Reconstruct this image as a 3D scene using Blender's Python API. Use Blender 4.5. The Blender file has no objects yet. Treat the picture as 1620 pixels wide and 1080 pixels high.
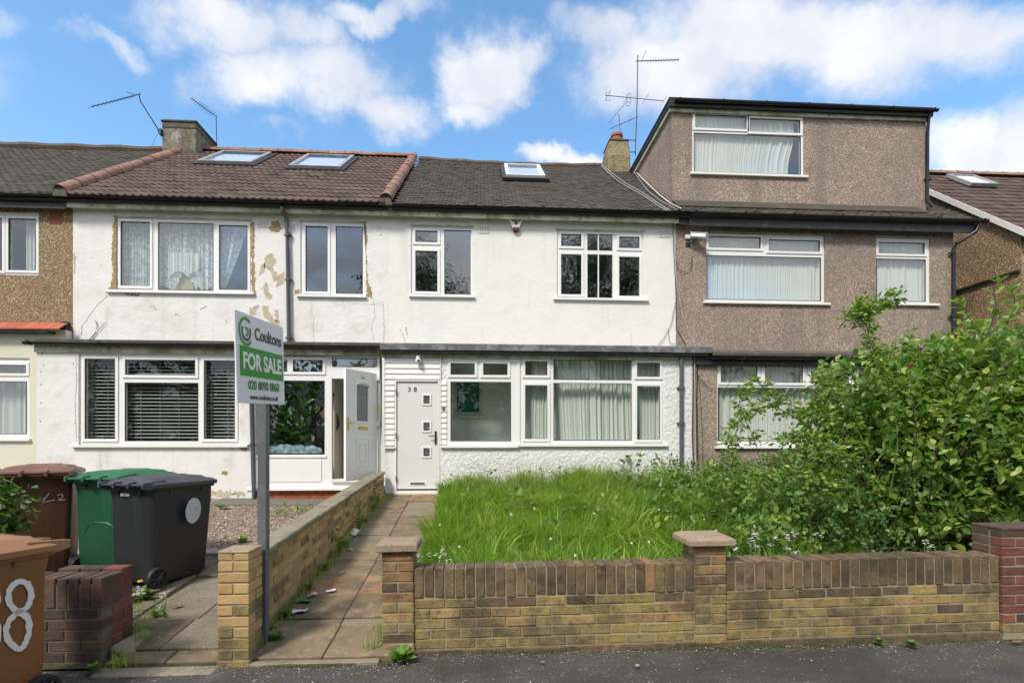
import bpy, bmesh, math, random
import numpy as np
from mathutils import Vector, Matrix, noise as mnoise
R = math.radians
PI = math.pi
random.seed(7)
rng = np.random.default_rng(11)
scn = bpy.context.scene
col = scn.collection

# ------------------------------------------------------------------ camera
FPX, HOR, YAW, EYE = 820.0, 700.0, R(3.4), 1.55
cam_d = bpy.data.cameras.new('camera')
cam = bpy.data.objects.new('camera', cam_d)
col.objects.link(cam)
cam_d.sensor_width = 36
cam_d.lens = FPX / 1620 * 36
cam_d.shift_y = (HOR - 540) / 1620
cam_d.clip_end = 3000
cam_d.clip_start = 0.05
cam.location = (0, 0, EYE)
cam.rotation_euler = (PI / 2, 0, -YAW)
scn.camera = cam

# ------------------------------------------------------------------ light
SUN_EL, SUN_AZ = R(48), R(215)          # azimuth clockwise from +Y: behind the camera, to the left
sd = bpy.data.lights.new('sun', 'SUN')
sd.energy = 2.7
sd.angle = R(11)
sd.color = (1.0, 0.93, 0.83)
so = bpy.data.objects.new('sun', sd)
col.objects.link(so)
sdir = Vector((math.sin(SUN_AZ) * math.cos(SUN_EL), math.cos(SUN_AZ) * math.cos(SUN_EL), math.sin(SUN_EL)))
so.rotation_euler = sdir.to_track_quat('Z', 'Y').to_euler()
so.location = (0, 0, 30)
scn.view_settings.view_transform = 'Standard'
scn.view_settings.look = 'None'
scn.view_settings.gamma = 1
scn.view_settings.use_curve_mapping = False
scn.view_settings.exposure = 0.52
scn.cycles.max_bounces = 8
scn.cycles.diffuse_bounces = 3
scn.cycles.transparent_max_bounces = 12
scn.cycles.use_denoising = True


def at(u, v, Y):
    """pixel of the 1620 px photograph -> (X, Z) on the vertical plane Y"""
    t = (u - 810) / FPX
    den = math.cos(YAW) - t * math.sin(YAW)
    d = Y / den
    return Y * (t * math.cos(YAW) + math.sin(YAW)) / den, EYE + (HOR - v) / FPX * d


def X_(u, Y): return at(u, 700, Y)[0]
def Z_(u, v, Y): return at(u, v, Y)[1]
def P_(u, v, Y):
    x, z = at(u, v, Y)
    return Vector((x, Y, z))


world = bpy.data.worlds.new('World')
scn.world = world
world.use_nodes = True


def build_world():
    nt = world.node_tree
    N, L = nt.nodes, nt.links
    N.clear()
    out = N.new('ShaderNodeOutputWorld')
    bg = N.new('ShaderNodeBackground')
    bg.inputs['Strength'].default_value = 0.11
    L.new(bg.outputs[0], out.inputs[0])
    sky = N.new('ShaderNodeTexSky')
    sky.sky_type = 'NISHITA'
    sky.sun_disc = False
    sky.sun_elevation = SUN_EL
    sky.sun_rotation = SUN_AZ
    sky.air_density = 1.0
    sky.dust_density = 0.6
    sky.ozone_density = 2.0
    hs = N.new('ShaderNodeHueSaturation')
    hs.inputs['Saturation'].default_value = 1.12
    hs.inputs['Hue'].default_value = 0.492
    hs.inputs['Value'].default_value = 1.85
    L.new(sky.outputs[0], hs.inputs['Color'])
    tc = N.new('ShaderNodeTexCoord')
    sep = N.new('ShaderNodeSeparateXYZ')
    L.new(tc.outputs['Generated'], sep.inputs[0])

    def math_(op, a, b=None, c=None, clamp=False):
        n = N.new('ShaderNodeMath'); n.operation = op; n.use_clamp = clamp
        for i, s in enumerate((a, b, c)):
            if s is None: continue
            if isinstance(s, (int, float)): n.inputs[i].default_value = s
            else: L.new(s, n.inputs[i])
        return n.outputs[0]

    def vmath(op, a, b):
        n = N.new('ShaderNodeVectorMath'); n.operation = op
        for i, s in enumerate((a, b)):
            if s is None: continue
            if isinstance(s, (tuple, list)): n.inputs[i].default_value = s
            else: L.new(s, n.inputs[i])
        return n
    ysafe = math_('MAXIMUM', sep.outputs[1], 0.08)
    comb = N.new('ShaderNodeCombineXYZ')
    L.new(math_('DIVIDE', sep.outputs[0], ysafe), comb.inputs[0])
    L.new(math_('DIVIDE', sep.outputs[2], ysafe), comb.inputs[2])
    # warp so that the cloud edges billow
    nz = N.new('ShaderNodeTexNoise'); nz.inputs['Scale'].default_value = 6.0
    nz.inputs['Detail'].default_value = 7; nz.inputs['Roughness'].default_value = 0.6
    L.new(tc.outputs['Generated'], nz.inputs['Vector'])
    warp = vmath('SUBTRACT', nz.outputs['Color'], (0.5, 0.5, 0.5))
    wm = vmath('MULTIPLY', warp.outputs[0], (0.34, 0.0, 0.26))
    pw = vmath('ADD', comb.outputs[0], wm.outputs[0])
    blobs = [(330, 40, 120, 60, 1.0), (390, 120, 120, 60, 1.0), (530, 110, 110, 70, 1.0), (625, 165, 80, 50, .95), (470, 40, 90, 50, .8),
             (800, 105, 80, 72, 1.15), (760, 165, 60, 45, .9), (850, 70, 50, 40, .8), (600, 8, 110, 26, .7),
             (1080, 95, 150, 100, 1.15), (1180, 40, 210, 90, 1.2), (1330, 70, 220, 80, 1.1), (1500, 60, 200, 65, 1.0), (960, 30, 90, 45, .7),
             (1530, 260, 100, 70, 1.15), (1640, 250, 100, 80, 1.1), (905, 250, 75, 22, .95), (170, 90, 50, 22, .6), (0, 45, 60, 22, .5),
             (450, 215, 60, 25, .35), (1950, 160, 200, 120, 1.0), (-250, 120, 220, 90, .9)]
    acc = None
    for (u, v, ru, rv, amt) in blobs:
        x, z = at(u, v, 1.0)
        z -= EYE
        k = 1.0 / FPX
        sb = vmath('SUBTRACT', pw.outputs[0], (x, 0, z))
        ml = vmath('MULTIPLY', sb.outputs[0], (1 / (ru * k * 1.25), 0, 1 / (rv * k * 1.25)))
        ln = N.new('ShaderNodeVectorMath'); ln.operation = 'LENGTH'; L.new(ml.outputs[0], ln.inputs[0])
        mr = N.new('ShaderNodeMapRange'); mr.interpolation_type = 'SMOOTHSTEP'
        mr.inputs['From Min'].default_value = 1.25; mr.inputs['From Max'].default_value = 0.1
        mr.inputs['To Min'].default_value = 0; mr.inputs['To Max'].default_value = amt
        L.new(ln.outputs['Value'], mr.inputs['Value'])
        acc = mr.outputs[0] if acc is None else math_('MAXIMUM', acc, mr.outputs[0])
    front = math_('GREATER_THAN', sep.outputs[1], 0.3)
    acc = math_('MULTIPLY', acc, front)
    # unseen cloud on the rest of the dome, thickened to whiten ambient light
    n2 = N.new('ShaderNodeTexNoise'); n2.inputs['Scale'].default_value = 2.4
    n2.inputs['Detail'].default_value = 8; n2.inputs['Roughness'].default_value = 0.58
    mp = vmath('MULTIPLY', tc.outputs['Generated'], (1, 1, 2.2))
    L.new(mp.outputs[0], n2.inputs['Vector'])
    gen = N.new('ShaderNodeMapRange'); gen.interpolation_type = 'SMOOTHSTEP'
    gen.inputs['From Min'].default_value = 0.36; gen.inputs['From Max'].default_value = 0.50
    L.new(n2.outputs['Fac'], gen.inputs['Value'])
    gen_m = math_('MULTIPLY', gen.outputs[0], math_('SUBTRACT', 1.0, front))
    fine = N.new('ShaderNodeTexNoise'); fine.inputs['Scale'].default_value = 13
    fine.inputs['Detail'].default_value = 8; fine.inputs['Roughness'].default_value = 0.62
    L.new(tc.outputs['Generated'], fine.inputs['Vector'])
    fm = math_('MULTIPLY', math_('SUBTRACT', fine.outputs['Fac'], 0.5), 0.75)
    tot = math_('ADD', acc, fm)
    sm = N.new('ShaderNodeMapRange'); sm.interpolation_type = 'SMOOTHSTEP'
    sm.inputs['From Min'].default_value = 0.05; sm.inputs['From Max'].default_value = 1.05
    L.new(tot, sm.inputs['Value'])
    mask = math_('MAXIMUM', math_('MULTIPLY', sm.outputs[0], math_('MINIMUM', math_('MULTIPLY', acc, 4), 1.0)), gen_m)
    mask = math_('MULTIPLY', mask, 0.96)
    # cloud colour : bright tops, grey-lilac bodies
    shade = N.new('ShaderNodeTexNoise'); shade.inputs['Scale'].default_value = 7
    shade.inputs['Detail'].default_value = 5
    off = vmath('ADD', tc.outputs['Generated'], (3.1, 0, 0.07))
    L.new(off.outputs[0], shade.inputs['Vector'])
    sr = N.new('ShaderNodeMapRange'); sr.inputs['From Min'].default_value = .38; sr.inputs['From Max'].default_value = .62
    L.new(shade.outputs['Fac'], sr.inputs['Value'])
    cm = N.new('ShaderNodeMix'); cm.data_type = 'RGBA'
    cm.inputs['A'].default_value = (5.3, 5.5, 6.0, 1)
    cm.inputs['B'].default_value = (7.0, 6.95, 6.9, 1)
    L.new(sr.outputs[0], cm.inputs['Factor'])
    mix = N.new('ShaderNodeMix'); mix.data_type = 'RGBA'
    L.new(mask, mix.inputs['Factor'])
    L.new(hs.outputs[0], mix.inputs['A'])
    L.new(cm.outputs['Result'], mix.inputs['B'])
    L.new(mix.outputs['Result'], bg.inputs['Color'])


build_world()

# ------------------------------------------------------------------ materials
MATS = {}


def mat(name, base, rough=0.7, layers=(), bump=(), coord='Object', attr=None, metal=0.0, spec=0.5, rand=0.0, trans=0.0, alpha=None, island=0.0):
    """layers: (kind, scale, lo, hi, colour, amount)   bump: (kind, scale, strength, distance)"""
    m = bpy.data.materials.new(name)
    m.use_nodes = True
    nt = m.node_tree
    N, L = nt.nodes, nt.links
    N.clear()
    out = N.new('ShaderNodeOutputMaterial')
    b = N.new('ShaderNodeBsdfPrincipled')
    b.inputs['Roughness'].default_value = rough
    b.inputs['Metallic'].default_value = metal
    b.inputs['Specular IOR Level'].default_value = spec
    tc = N.new('ShaderNodeTexCoord')
    if coord == 'World':
        g = N.new('ShaderNodeNewGeometry'); vec = g.outputs['Position']
    else:
        vec = tc.outputs['Object']
    oi = None
    if rand or coord == 'ObjectR':
        oi = N.new('ShaderNodeObjectInfo')
    if coord == 'ObjectR':
        va = N.new('ShaderNodeVectorMath'); va.operation = 'MULTIPLY_ADD'
        cb = N.new('ShaderNodeCombineXYZ')
        for i in range(3): L.new(oi.outputs['Random'], cb.inputs[i])
        L.new(cb.outputs[0], va.inputs[0]); va.inputs[1].default_value = (37, 51, 23); L.new(vec, va.inputs[2])
        vec = va.outputs[0]

    def tex(kind, scale):
        if kind == 'wnoise':
            g_ = N.new('ShaderNodeNewGeometry')
            n = N.new('ShaderNodeTexNoise'); n.inputs['Scale'].default_value = scale; n.inputs['Detail'].default_value = 7
            n.inputs['Roughness'].default_value = 0.65
            L.new(g_.outputs['Position'], n.inputs['Vector']); return n.outputs['Fac']
        if kind == 'noise':
            n = N.new('ShaderNodeTexNoise'); n.inputs['Scale'].default_value = scale; n.inputs['Detail'].default_value = 6
            n.inputs['Roughness'].default_value = 0.6
            L.new(vec, n.inputs['Vector']); return n.outputs['Fac']
        if kind == 'cell':
            n = N.new('ShaderNodeTexVoronoi'); n.inputs['Scale'].default_value = scale
            L.new(vec, n.inputs['Vector'])
            s = N.new('ShaderNodeSeparateColor'); L.new(n.outputs['Color'], s.inputs[0]); return s.outputs[0]
        if kind == 'dist':
            n = N.new('ShaderNodeTexVoronoi'); n.inputs['Scale'].default_value = scale
            L.new(vec, n.inputs['Vector']); return n.outputs['Distance']
        if kind in ('streak', 'rows'):
            mp = N.new('ShaderNodeVectorMath'); mp.operation = 'MULTIPLY'
            mp.inputs[1].default_value = (1, 1, .07) if kind == 'streak' else (.08, .08, 1)
            L.new(vec, mp.inputs[0])
            n = N.new('ShaderNodeTexNoise'); n.inputs['Scale'].default_value = scale; n.inputs['Detail'].default_value = 5
            L.new(mp.outputs[0], n.inputs['Vector']); return n.outputs['Fac']
        if kind == 'attr':
            n = N.new('ShaderNodeAttribute'); n.attribute_name = 'rnd'; return n.outputs['Fac']
        if kind == 'rand':
            return oi.outputs['Random']
    prev = None
    basec = (*base, 1)
    for (kind, scale, lo, hi, c, amt) in layers:
        t = tex(kind, scale)
        mr = N.new('ShaderNodeMapRange'); mr.interpolation_type = 'SMOOTHSTEP' if kind != 'rand' else 'LINEAR'
        mr.inputs['From Min'].default_value = lo; mr.inputs['From Max'].default_value = hi
        mr.inputs['To Max'].default_value = amt
        L.new(t, mr.inputs['Value'])
        mx = N.new('ShaderNodeMix'); mx.data_type = 'RGBA'
        L.new(mr.outputs[0], mx.inputs['Factor'])
        if prev is None: mx.inputs['A'].default_value = basec
        else: L.new(prev, mx.inputs['A'])
        mx.inputs['B'].default_value = (*c, 1)
        prev = mx.outputs['Result']
    if rand:
        hs = N.new('ShaderNodeHueSaturation')
        mr = N.new('ShaderNodeMapRange'); mr.inputs['To Min'].default_value = 1 - rand; mr.inputs['To Max'].default_value = 1 + rand
        L.new(oi.outputs['Random'], mr.inputs['Value']); L.new(mr.outputs[0], hs.inputs['Value'])
        if prev is None: hs.inputs['Color'].default_value = basec
        else: L.new(prev, hs.inputs['Color'])
        prev = hs.outputs[0]
    if prev is None: b.inputs['Base Color'].default_value = basec
    else: L.new(prev, b.inputs['Base Color'])
    last = None
    for (kind, scale, st, dist) in bump:
        t = tex(kind, scale)
        bp = N.new('ShaderNodeBump'); bp.inputs['Strength'].default_value = st; bp.inputs['Distance'].default_value = dist
        L.new(t, bp.inputs['Height'])
        if last is not None: L.new(last, bp.inputs['Normal'])
        last = bp.outputs[0]
    if last is not None: L.new(last, b.inputs['Normal'])
    sh = b.outputs[0]
    if trans:
        tr = N.new('ShaderNodeBsdfTranslucent')
        if prev is None: tr.inputs['Color'].default_value = basec
        else:
            br = N.new('ShaderNodeHueSaturation'); br.inputs['Value'].default_value = 1.5; br.inputs['Saturation'].default_value = 1.1
            L.new(prev, br.inputs['Color']); L.new(br.outputs[0], tr.inputs['Color'])
        ms = N.new('ShaderNodeMixShader'); ms.inputs[0].default_value = trans
        L.new(sh, ms.inputs[1]); L.new(tr.outputs[0], ms.inputs[2]); sh = ms.outputs[0]
    if alpha is not None:
        tp = N.new('ShaderNodeBsdfTransparent')
        ms = N.new('ShaderNodeMixShader')
        if isinstance(alpha, tuple):      # (kind, scale, lo, hi, a0, a1)
            t = tex(alpha[0], alpha[1])
            mr = N.new('ShaderNodeMapRange'); mr.inputs['From Min'].default_value = alpha[2]; mr.inputs['From Max'].default_value = alpha[3]
            mr.inputs['To Min'].default_value = alpha[4]; mr.inputs['To Max'].default_value = alpha[5]
            L.new(t, mr.inputs['Value']); L.new(mr.outputs[0], ms.inputs[0])
        else:
            ms.inputs[0].default_value = alpha
        L.new(tp.outputs[0], ms.inputs[1]); L.new(sh, ms.inputs[2]); sh = ms.outputs[0]
    L.new(sh, out.inputs[0])
    MATS[name] = m
    return m


def glass_mat(name, tint=(.9, .93, .92), refl=0.1, wob=0.0, wscale=3.0):
    m = bpy.data.materials.new(name); m.use_nodes = True
    N, L = m.node_tree.nodes, m.node_tree.links
    N.clear()
    out = N.new('ShaderNodeOutputMaterial')
    tp = N.new('ShaderNodeBsdfTransparent'); tp.inputs[0].default_value = (*tint, 1)
    gl = N.new('ShaderNodeBsdfGlossy'); gl.inputs['Roughness'].default_value = 0.0
    gl.inputs['Color'].default_value = (.92, .96, 1, 1)
    g0 = N.new('ShaderNodeNewGeometry')
    def mth(op, *ins):
        n = N.new('ShaderNodeMath'); n.operation = op
        for k, s in enumerate(ins):
            if isinstance(s, (int, float)): n.inputs[k].default_value = s
            else: L.new(s, n.inputs[k])
        return n.outputs[0]
    dt = N.new('ShaderNodeVectorMath'); dt.operation = 'DOT_PRODUCT'
    L.new(g0.outputs['Incoming'], dt.inputs[0]); L.new(g0.outputs['Normal'], dt.inputs[1])
    c1 = mth('SUBTRACT', 1.0, mth('ABSOLUTE', dt.outputs['Value']))
    fr = mth('MULTIPLY_ADD', mth('POWER', c1, 5.0), .9, .05 + refl)
    fr = mth('MULTIPLY', fr, mth('SUBTRACT', 1.0, g0.outputs['Backfacing']))
    ms = N.new('ShaderNodeMixShader')
    L.new(fr, ms.inputs[0]); L.new(tp.outputs[0], ms.inputs[1]); L.new(gl.outputs[0], ms.inputs[2])
    if wob:
        g = N.new('ShaderNodeNewGeometry')
        n = N.new('ShaderNodeTexNoise'); n.inputs['Scale'].default_value = wscale; n.inputs['Detail'].default_value = 1.5
        n.inputs['Distortion'].default_value = 1.2
        L.new(g.outputs['Position'], n.inputs['Vector'])
        bp = N.new('ShaderNodeBump'); bp.inputs['Strength'].default_value = wob; bp.inputs['Distance'].default_value = 0.02
        L.new(n.outputs['Fac'], bp.inputs['Height']); L.new(bp.outputs[0], gl.inputs['Normal'])
    L.new(ms.outputs[0], out.inputs[0])
    MATS[name] = m
    return m


GREY_GREEN = (.10, .115, .05)
mat('white_render_old', (.755, .745, .725), .85, [('noise', 1.1, .45, .75, (.66, .64, .60), .6), ('noise', 9, .60, .75, (.55, .53, .47), .5), ('streak', 3.5, .55, .72, (.50, .49, .43), .45), ('noise', 34, .64, .72, (.36, .34, .29), .6), ('noise', 2.2, .55, .72, (.52, .50, .43), .45), ('streak', 11, .62, .75, (.42, .41, .36), .35)],
    [('noise', 25, .4, .01), ('noise', 4, .4, .04)], 'World')
mat('white_render_clean', (.765, .755, .715), .85, [('noise', .9, .45, .8, (.68, .685, .65), .6), ('streak', 3.0, .56, .75, (.58, .58, .53), .4), ('streak', 12, .62, .76, (.50, .50, .46), .3), ('noise', 30, .68, .74, (.45, .44, .40), .35)],
    [('noise', 30, .3, .008), ('noise', 3, .4, .04)], 'World')
mat('white_roughcast', (.78, .785, .775), .85, [('noise', 2, .5, .8, (.66, .66, .63), .5)],
    [('noise', 17, 1.0, .035), ('noise', 45, .6, .012)], 'World')
mat('cream_render', (.66, .63, .52), .85, [('noise', 1.2, .45, .75, (.57, .54, .43), .6)], [('noise', 25, .3, .01)], 'World')
mat('pebbledash_pink', (.315, .245, .195), .9, [('cell', 68, .3, .5, (.15, .11, .085), .8), ('cell', 68, .62, .8, (.50, .40, .32), .75), ('cell', 68, .92, .95, (.66, .58, .5), .8), ('noise', .8, .42, .70, (.19, .155, .13), .55), ('streak', 2.2, .5, .72, (.14, .12, .10), .5), ('noise', 3.5, .58, .72, (.12, .10, .08), .45)],
    [('dist', 68, .7, .008)], 'World')
mat('pebbledash_brown', (.29, .195, .10), .9, [('cell', 64, .2, .45, (.13, .08, .045), .8), ('cell', 64, .6, .8, (.44, .32, .18), .75), ('cell', 64, .90, .95, (.6, .5, .36), .8), ('noise', 1.2, .5, .8, (.15, .09, .05), .5)],
    [('dist', 52, .8, .010)], 'World')
mat('pebbledash_ochre', (.27, .18, .10), .9, [('cell', 64, .2, .45, (.11, .07, .04), .8), ('cell', 64, .6, .8, (.45, .32, .17), .8), ('cell', 64, .88, .93, (.65, .55, .4), .8), ('noise', .8, .45, .8, (.16, .11, .07), .5)],
    [('dist', 52, .8, .010)], 'World')
mat('upvc', (.80, .80, .785), .32, [('noise', 2, .5, .9, (.72, .72, .70), .5)], (), 'World')
mat('upvc_aged', (.77, .765, .74), .42, [('noise', 3, .5, .8, (.66, .65, .61), .6)], (), 'World')
mat('seal', (.03, .03, .03), .6)
mat('black_plastic', (.012, .012, .014), .35, [('noise', 8, .5, .8, (.04, .04, .045), .6)], (), 'World')
mat('black_fascia', (.016, .016, .018), .55, [('noise', 6, .5, .7, (.07, .07, .07), .5)], (), 'World')
mat('lead_flashing', (.11, .11, .12), .6, [('noise', 5, .45, .65, (.28, .28, .30), .7), ('noise', 14, .55, .7, (.03, .03, .03), .7)], [('noise', 12, .4, .02)], 'World')
mat('roofing_felt', (.075, .07, .062), .9, [('noise', 5, .5, .7, (.16, .16, .12), .7)], [('noise', 60, .5, .01)], 'World')
mat('soffit_cream', (.52, .53, .42), .8, [('noise', 3, .4, .65, (.20, .22, .10), .8), ('noise', 11, .55, .7, (.06, .065, .04), .7)], [('noise', 20, .4, .01)], 'World')
mat('grey_downpipe', (.085, .085, .095), .45, [('noise', 8, .5, .8, (.15, .15, .16), .6)], (), 'World')
mat('plain_tile', (.062, .054, .047), .9, [('attr', 1, .0, 1.0, (.11, .098, .088), .8), ('noise', 1.5, .5, .7, (.085, .08, .06), .6), ('noise', 22, .63, .7, (.26, .25, .20), .7), ('noise', 5, .6, .75, (.03, .026, .022), .8)], [('noise', 60, .5, .008)], 'World')
mat('plain_tile_mossy', (.055, .047, .04), .9, [('attr', 1, .0, 1.0, (.10, .088, .07), .8), ('noise', 2.5, .5, .7, (.10, .10, .045), .6), ('noise', 22, .62, .7, (.25, .24, .18), .7)], [('noise', 60, .5, .008)], 'World')
mat('concrete_tile', (.112, .074, .060), .9, [('noise', 2.0, .45, .7, (.085, .06, .048), .8), ('noise', 25, .60, .72, (.24, .19, .15), .6), ('noise', 9, .58, .7, (.06, .045, .035), .6)], [('noise', 70, .5, .006)], 'World', rand=.25)
mat('concrete_tile_far', (.125, .08, .062), .85, [('attr', 1, 0, 1, (.075, .045, .036), .9), ('noise', 25, .63, .72, (.24, .18, .15), .5)], [('noise', 70, .5, .006)], 'World')
mat('terracotta_ridge', (.25, .13, .095), .9, [('noise', 9, .42, .65, (.33, .22, .17), .8), ('noise', 20, .56, .70, (.11, .085, .065), .8)], [('noise', 40, .5, .01)], 'ObjectR', rand=.18)
mat('ridge_dark', (.09, .065, .05), .9, [('noise', 12, .5, .7, (.2, .16, .1), .6)], [('noise', 40, .5, .01)], 'World')
mat('red_canopy_tile', (.42, .105, .055), .8, [('noise', 14, .5, .7, (.28, .08, .05), .7)], [('noise', 40, .4, .01)], 'ObjectR', rand=.15)
mat('chimney_render', (.215, .195, .15), .95, [('noise', 4, .42, .6, (.115, .10, .06), .85), ('noise', 2.6, .56, .64, (.36, .36, .34), .85), ('noise', 12, .58, .7, (.06, .055, .03), .7)], [('noise', 18, .8, .03)], 'World')
mat('chimney_render_yellow', (.27, .225, .13), .95, [('noise', 5, .45, .65, (.14, .11, .055), .8), ('noise', 15, .58, .7, (.06, .05, .03), .7)], [('noise', 15, .9, .04)], 'World')
mat('flaunching', (.09, .085, .07), .95, [('noise', 15, .5, .7, (.2, .19, .14), .7)], [('noise', 30, .6, .02)], 'World')
mat('pot_terracotta', (.33, .12, .065), .8, [('noise', 12, .5, .7, (.25, .08, .05), .7)], (), 'World')
mat('aerial_metal', (.10, .10, .105), .5, metal=.5)
mat('aerial_dark', (.02, .02, .02), .5)
mat('cable_grey', (.42, .41, .40), .6)
mat('cable_black', (.02, .02, .02), .6)
mat('skylight_frame', (.30, .30, .30), .45, [('noise', 9, .5, .7, (.55, .55, .53), .6)], (), 'World')
mat('skylight_dark', (.04, .038, .038), .6)
mat('skylight_pale', (.75, .76, .76), .5)
# masonry
LICH = ('noise', 26, .6, .7, (.34, .31, .22), .5)
mat('brick_yellow', (.36, .235, .10), .9, [('noise', 9, .45, .65, (.30, .18, .075), .7), ('wnoise', 3.0, .42, .64, (.075, .062, .038), .8), ('wnoise', 22, .54, .66, (.09, .07, .045), .6), LICH], [('noise', 60, .8, .008), ('noise', 14, .6, .014)], 'ObjectR', rand=.18)
mat('brick_gold', (.31, .23, .085), .9, [('noise', 9, .45, .65, (.28, .205, .07), .8), ('wnoise', 3.0, .42, .64, (.075, .062, .038), .8), ('wnoise', 22, .54, .66, (.09, .07, .045), .6), LICH], [('noise', 60, .8, .008), ('noise', 14, .6, .014)], 'ObjectR', rand=.18)
mat('brick_orange', (.31, .175, .08), .9, [('noise', 9, .45, .65, (.25, .13, .055), .7), ('wnoise', 3.0, .42, .64, (.075, .062, .038), .8), ('wnoise', 22, .54, .66, (.09, .07, .045), .6), LICH], [('noise', 60, .8, .008), ('noise', 14, .6, .014)], 'ObjectR', rand=.18)
mat('brick_weathered', (.16, .112, .06), .95, [('noise', 8, .45, .65, (.075, .05, .032), .85), ('noise', 5, .6, .72, (.28, .20, .08), .8), ('wnoise', 2.5, .46, .66, (.06, .05, .032), .65), ('noise', 40, .62, .70, (.34, .31, .24), .6)], [('noise', 60, .8, .008), ('noise', 14, .6, .014)], 'ObjectR', rand=.28)
mat('brick_algae', (.25, .195, .085), .95, [('noise', 8, .45, .65, (.17, .14, .055), .9), ('wnoise', 3.0, .42, .64, (.075, .062, .038), .8), ('wnoise', 22, .54, .66, (.09, .07, .045), .6), ('noise', 40, .6, .7, (.07, .06, .03), .6)], [('noise', 60, .8, .008), ('noise', 14, .6, .014)], 'ObjectR', rand=.2)
mat('brick_red', (.19, .068, .05), .9, [('noise', 9, .45, .65, (.12, .048, .038), .8), ('wnoise', 5, .5, .7, (.08, .045, .035), .6), ('noise', 30, .6, .7, (.33, .22, .17), .5)], [('noise', 60, .8, .008), ('noise', 14, .6, .014)], 'ObjectR', rand=.25)
mat('brick_darkred', (.10, .058, .044), .9, [('noise', 9, .45, .65, (.06, .038, .032), .8), ('noise', 18, .6, .72, (.22, .13, .09), .6), ('wnoise', 4, .5, .7, (.075, .07, .045), .7)], [('noise', 60, .8, .008), ('noise', 14, .6, .014)], 'ObjectR', rand=.3)
mat('brick_plinth_red', (.36, .085, .035), .85, [('noise', 9, .45, .65, (.27, .07, .035), .7)], [('noise', 60, .4, .004)], 'ObjectR', rand=.2)
mat('brick_clean', (.47, .315, .14), .88, [('noise', 7, .45, .65, (.40, .235, .10), .7), ('wnoise', 2.2, .5, .7, (.22, .15, .075), .6), ('noise', 30, .6, .7, (.2, .13, .07), .5)], [('noise', 60, .5, .005), ('noise', 12, .4, .01)], 'ObjectR', rand=.14)
mat('mortar', (.30, .265, .18), .95, [('noise', 12, .5, .7, (.18, .16, .10), .7), ('noise', 3, .45, .65, (.13, .11, .07), .6), ('noise', 40, .55, .7, (.44, .41, .33), .5)], [('noise', 90, .6, .008)], 'World')
mat('mortar_dark', (.15, .135, .11), .95, [('noise', 12, .5, .7, (.08, .075, .055), .7)], [('noise', 90, .6, .008)], 'World')
mat('mortar_red', (.20, .09, .065), .95, [], [('noise', 90, .6, .008)], 'World')
mat('stone_cap', (.34, .26, .175), .9, [('noise', 10, .45, .65, (.24, .20, .13), .7), ('noise', 30, .58, .68, (.12, .10, .07), .7), ('noise', 22, .62, .7, (.48, .42, .32), .6)], [('noise', 40, .7, .01)], 'ObjectR', rand=.1)
mat('coping_slab', (.26, .225, .165), .9, [('noise', 6, .45, .65, (.15, .135, .09), .8), ('noise', 24, .58, .7, (.36, .33, .26), .6)], [('noise', 40, .7, .012)], 'ObjectR', rand=.12)
slab_layers = [('noise', 3.5, .42, .62, (.13, .10, .065), .9), ('noise', 11, .52, .66, (.34, .25, .15), .55), ('noise', 26, .58, .7, (.10, .08, .055), .6), ('noise', 8, .6, .75, (.32, .27, .19), .5)]
mat('slab_tan', (.225, .165, .10), .85, slab_layers, [('noise', 9, .8, .02), ('noise', 50, .5, .006)], 'ObjectR', rand=.15)
mat('slab_orange', (.31, .19, .10), .8, [('noise', 3, .5, .66, (.36, .15, .05), .7)] + slab_layers, [('noise', 9, .8, .02), ('noise', 50, .5, .006)], 'ObjectR', rand=.1)
mat('slab_grey', (.20, .17, .12), .85, [('noise', 5, .45, .65, (.15, .125, .085), .8), ('cell', 90, .75, .95, (.34, .30, .23), .5)], [('noise', 50, .7, .01)], 'ObjectR', rand=.15)
mat('slab_pale', (.30, .29, .25), .85, [('noise', 5, .45, .65, (.22, .21, .17), .8)], [('noise', 50, .5, .008)], 'ObjectR', rand=.1)
mat('joint_soil', (.045, .045, .025), .95, [('noise', 12, .45, .6, (.05, .085, .02), .8)], [('noise', 60, .6, .02)], 'World')
mat('soil', (.075, .055, .035), .95, [('noise', 5, .45, .65, (.04, .045, .02), .8)], [('noise', 30, .8, .03)], 'World')
mat('asphalt', (.070, .066, .060), .8, [('cell', 130, .72, .9, (.14, .13, .12), .6), ('cell', 75, .978, .984, (.34, .32, .29), .7), ('noise', 1.3, .42, .62, (.045, .042, .037), .85), ('noise', 5, .56, .70, (.06, .062, .032), .8), ('noise', 2.4, .58, .72, (.115, .108, .095), .8), ('noise', 30, .6, .7, (.03, .028, .026), .6)],
    [('dist', 130, .7, .008), ('noise', 5, .4, .03)], 'World')
mat('road', (.05, .05, .05), .8, [('cell', 120, .7, .9, (.1, .1, .1), .6)], [('dist', 120, .5, .006)], 'World')
mat('kerb_stone', (.28, .27, .25), .85, [('noise', 8, .5, .7, (.18, .18, .16), .6)], [('noise', 60, .4, .005)], 'World')
mat('gravel_stone', (.33, .25, .18), .85, [('attr', 1, .0, .35, (.24, .155, .10), .8), ('attr', 1, .5, .6, (.42, .36, .29), .9), ('attr', 1, .8, .86, (.13, .10, .085), .9), ('attr', 1, .93, .96, (.62, .58, .5), .9)], (), 'World')
mat('gravel_bed', (.22, .165, .115), .9, [('cell', 60, .2, .6, (.12, .085, .06), .8), ('cell', 60, .75, .9, (.4, .34, .27), .8)], [('dist', 60, .8, .012)], 'World')
mat('terrain', (.07, .09, .03), .95, [('noise', 1, .4, .7, (.06, .05, .03), .8)], [('noise', 20, .6, .02)], 'World')
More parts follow.
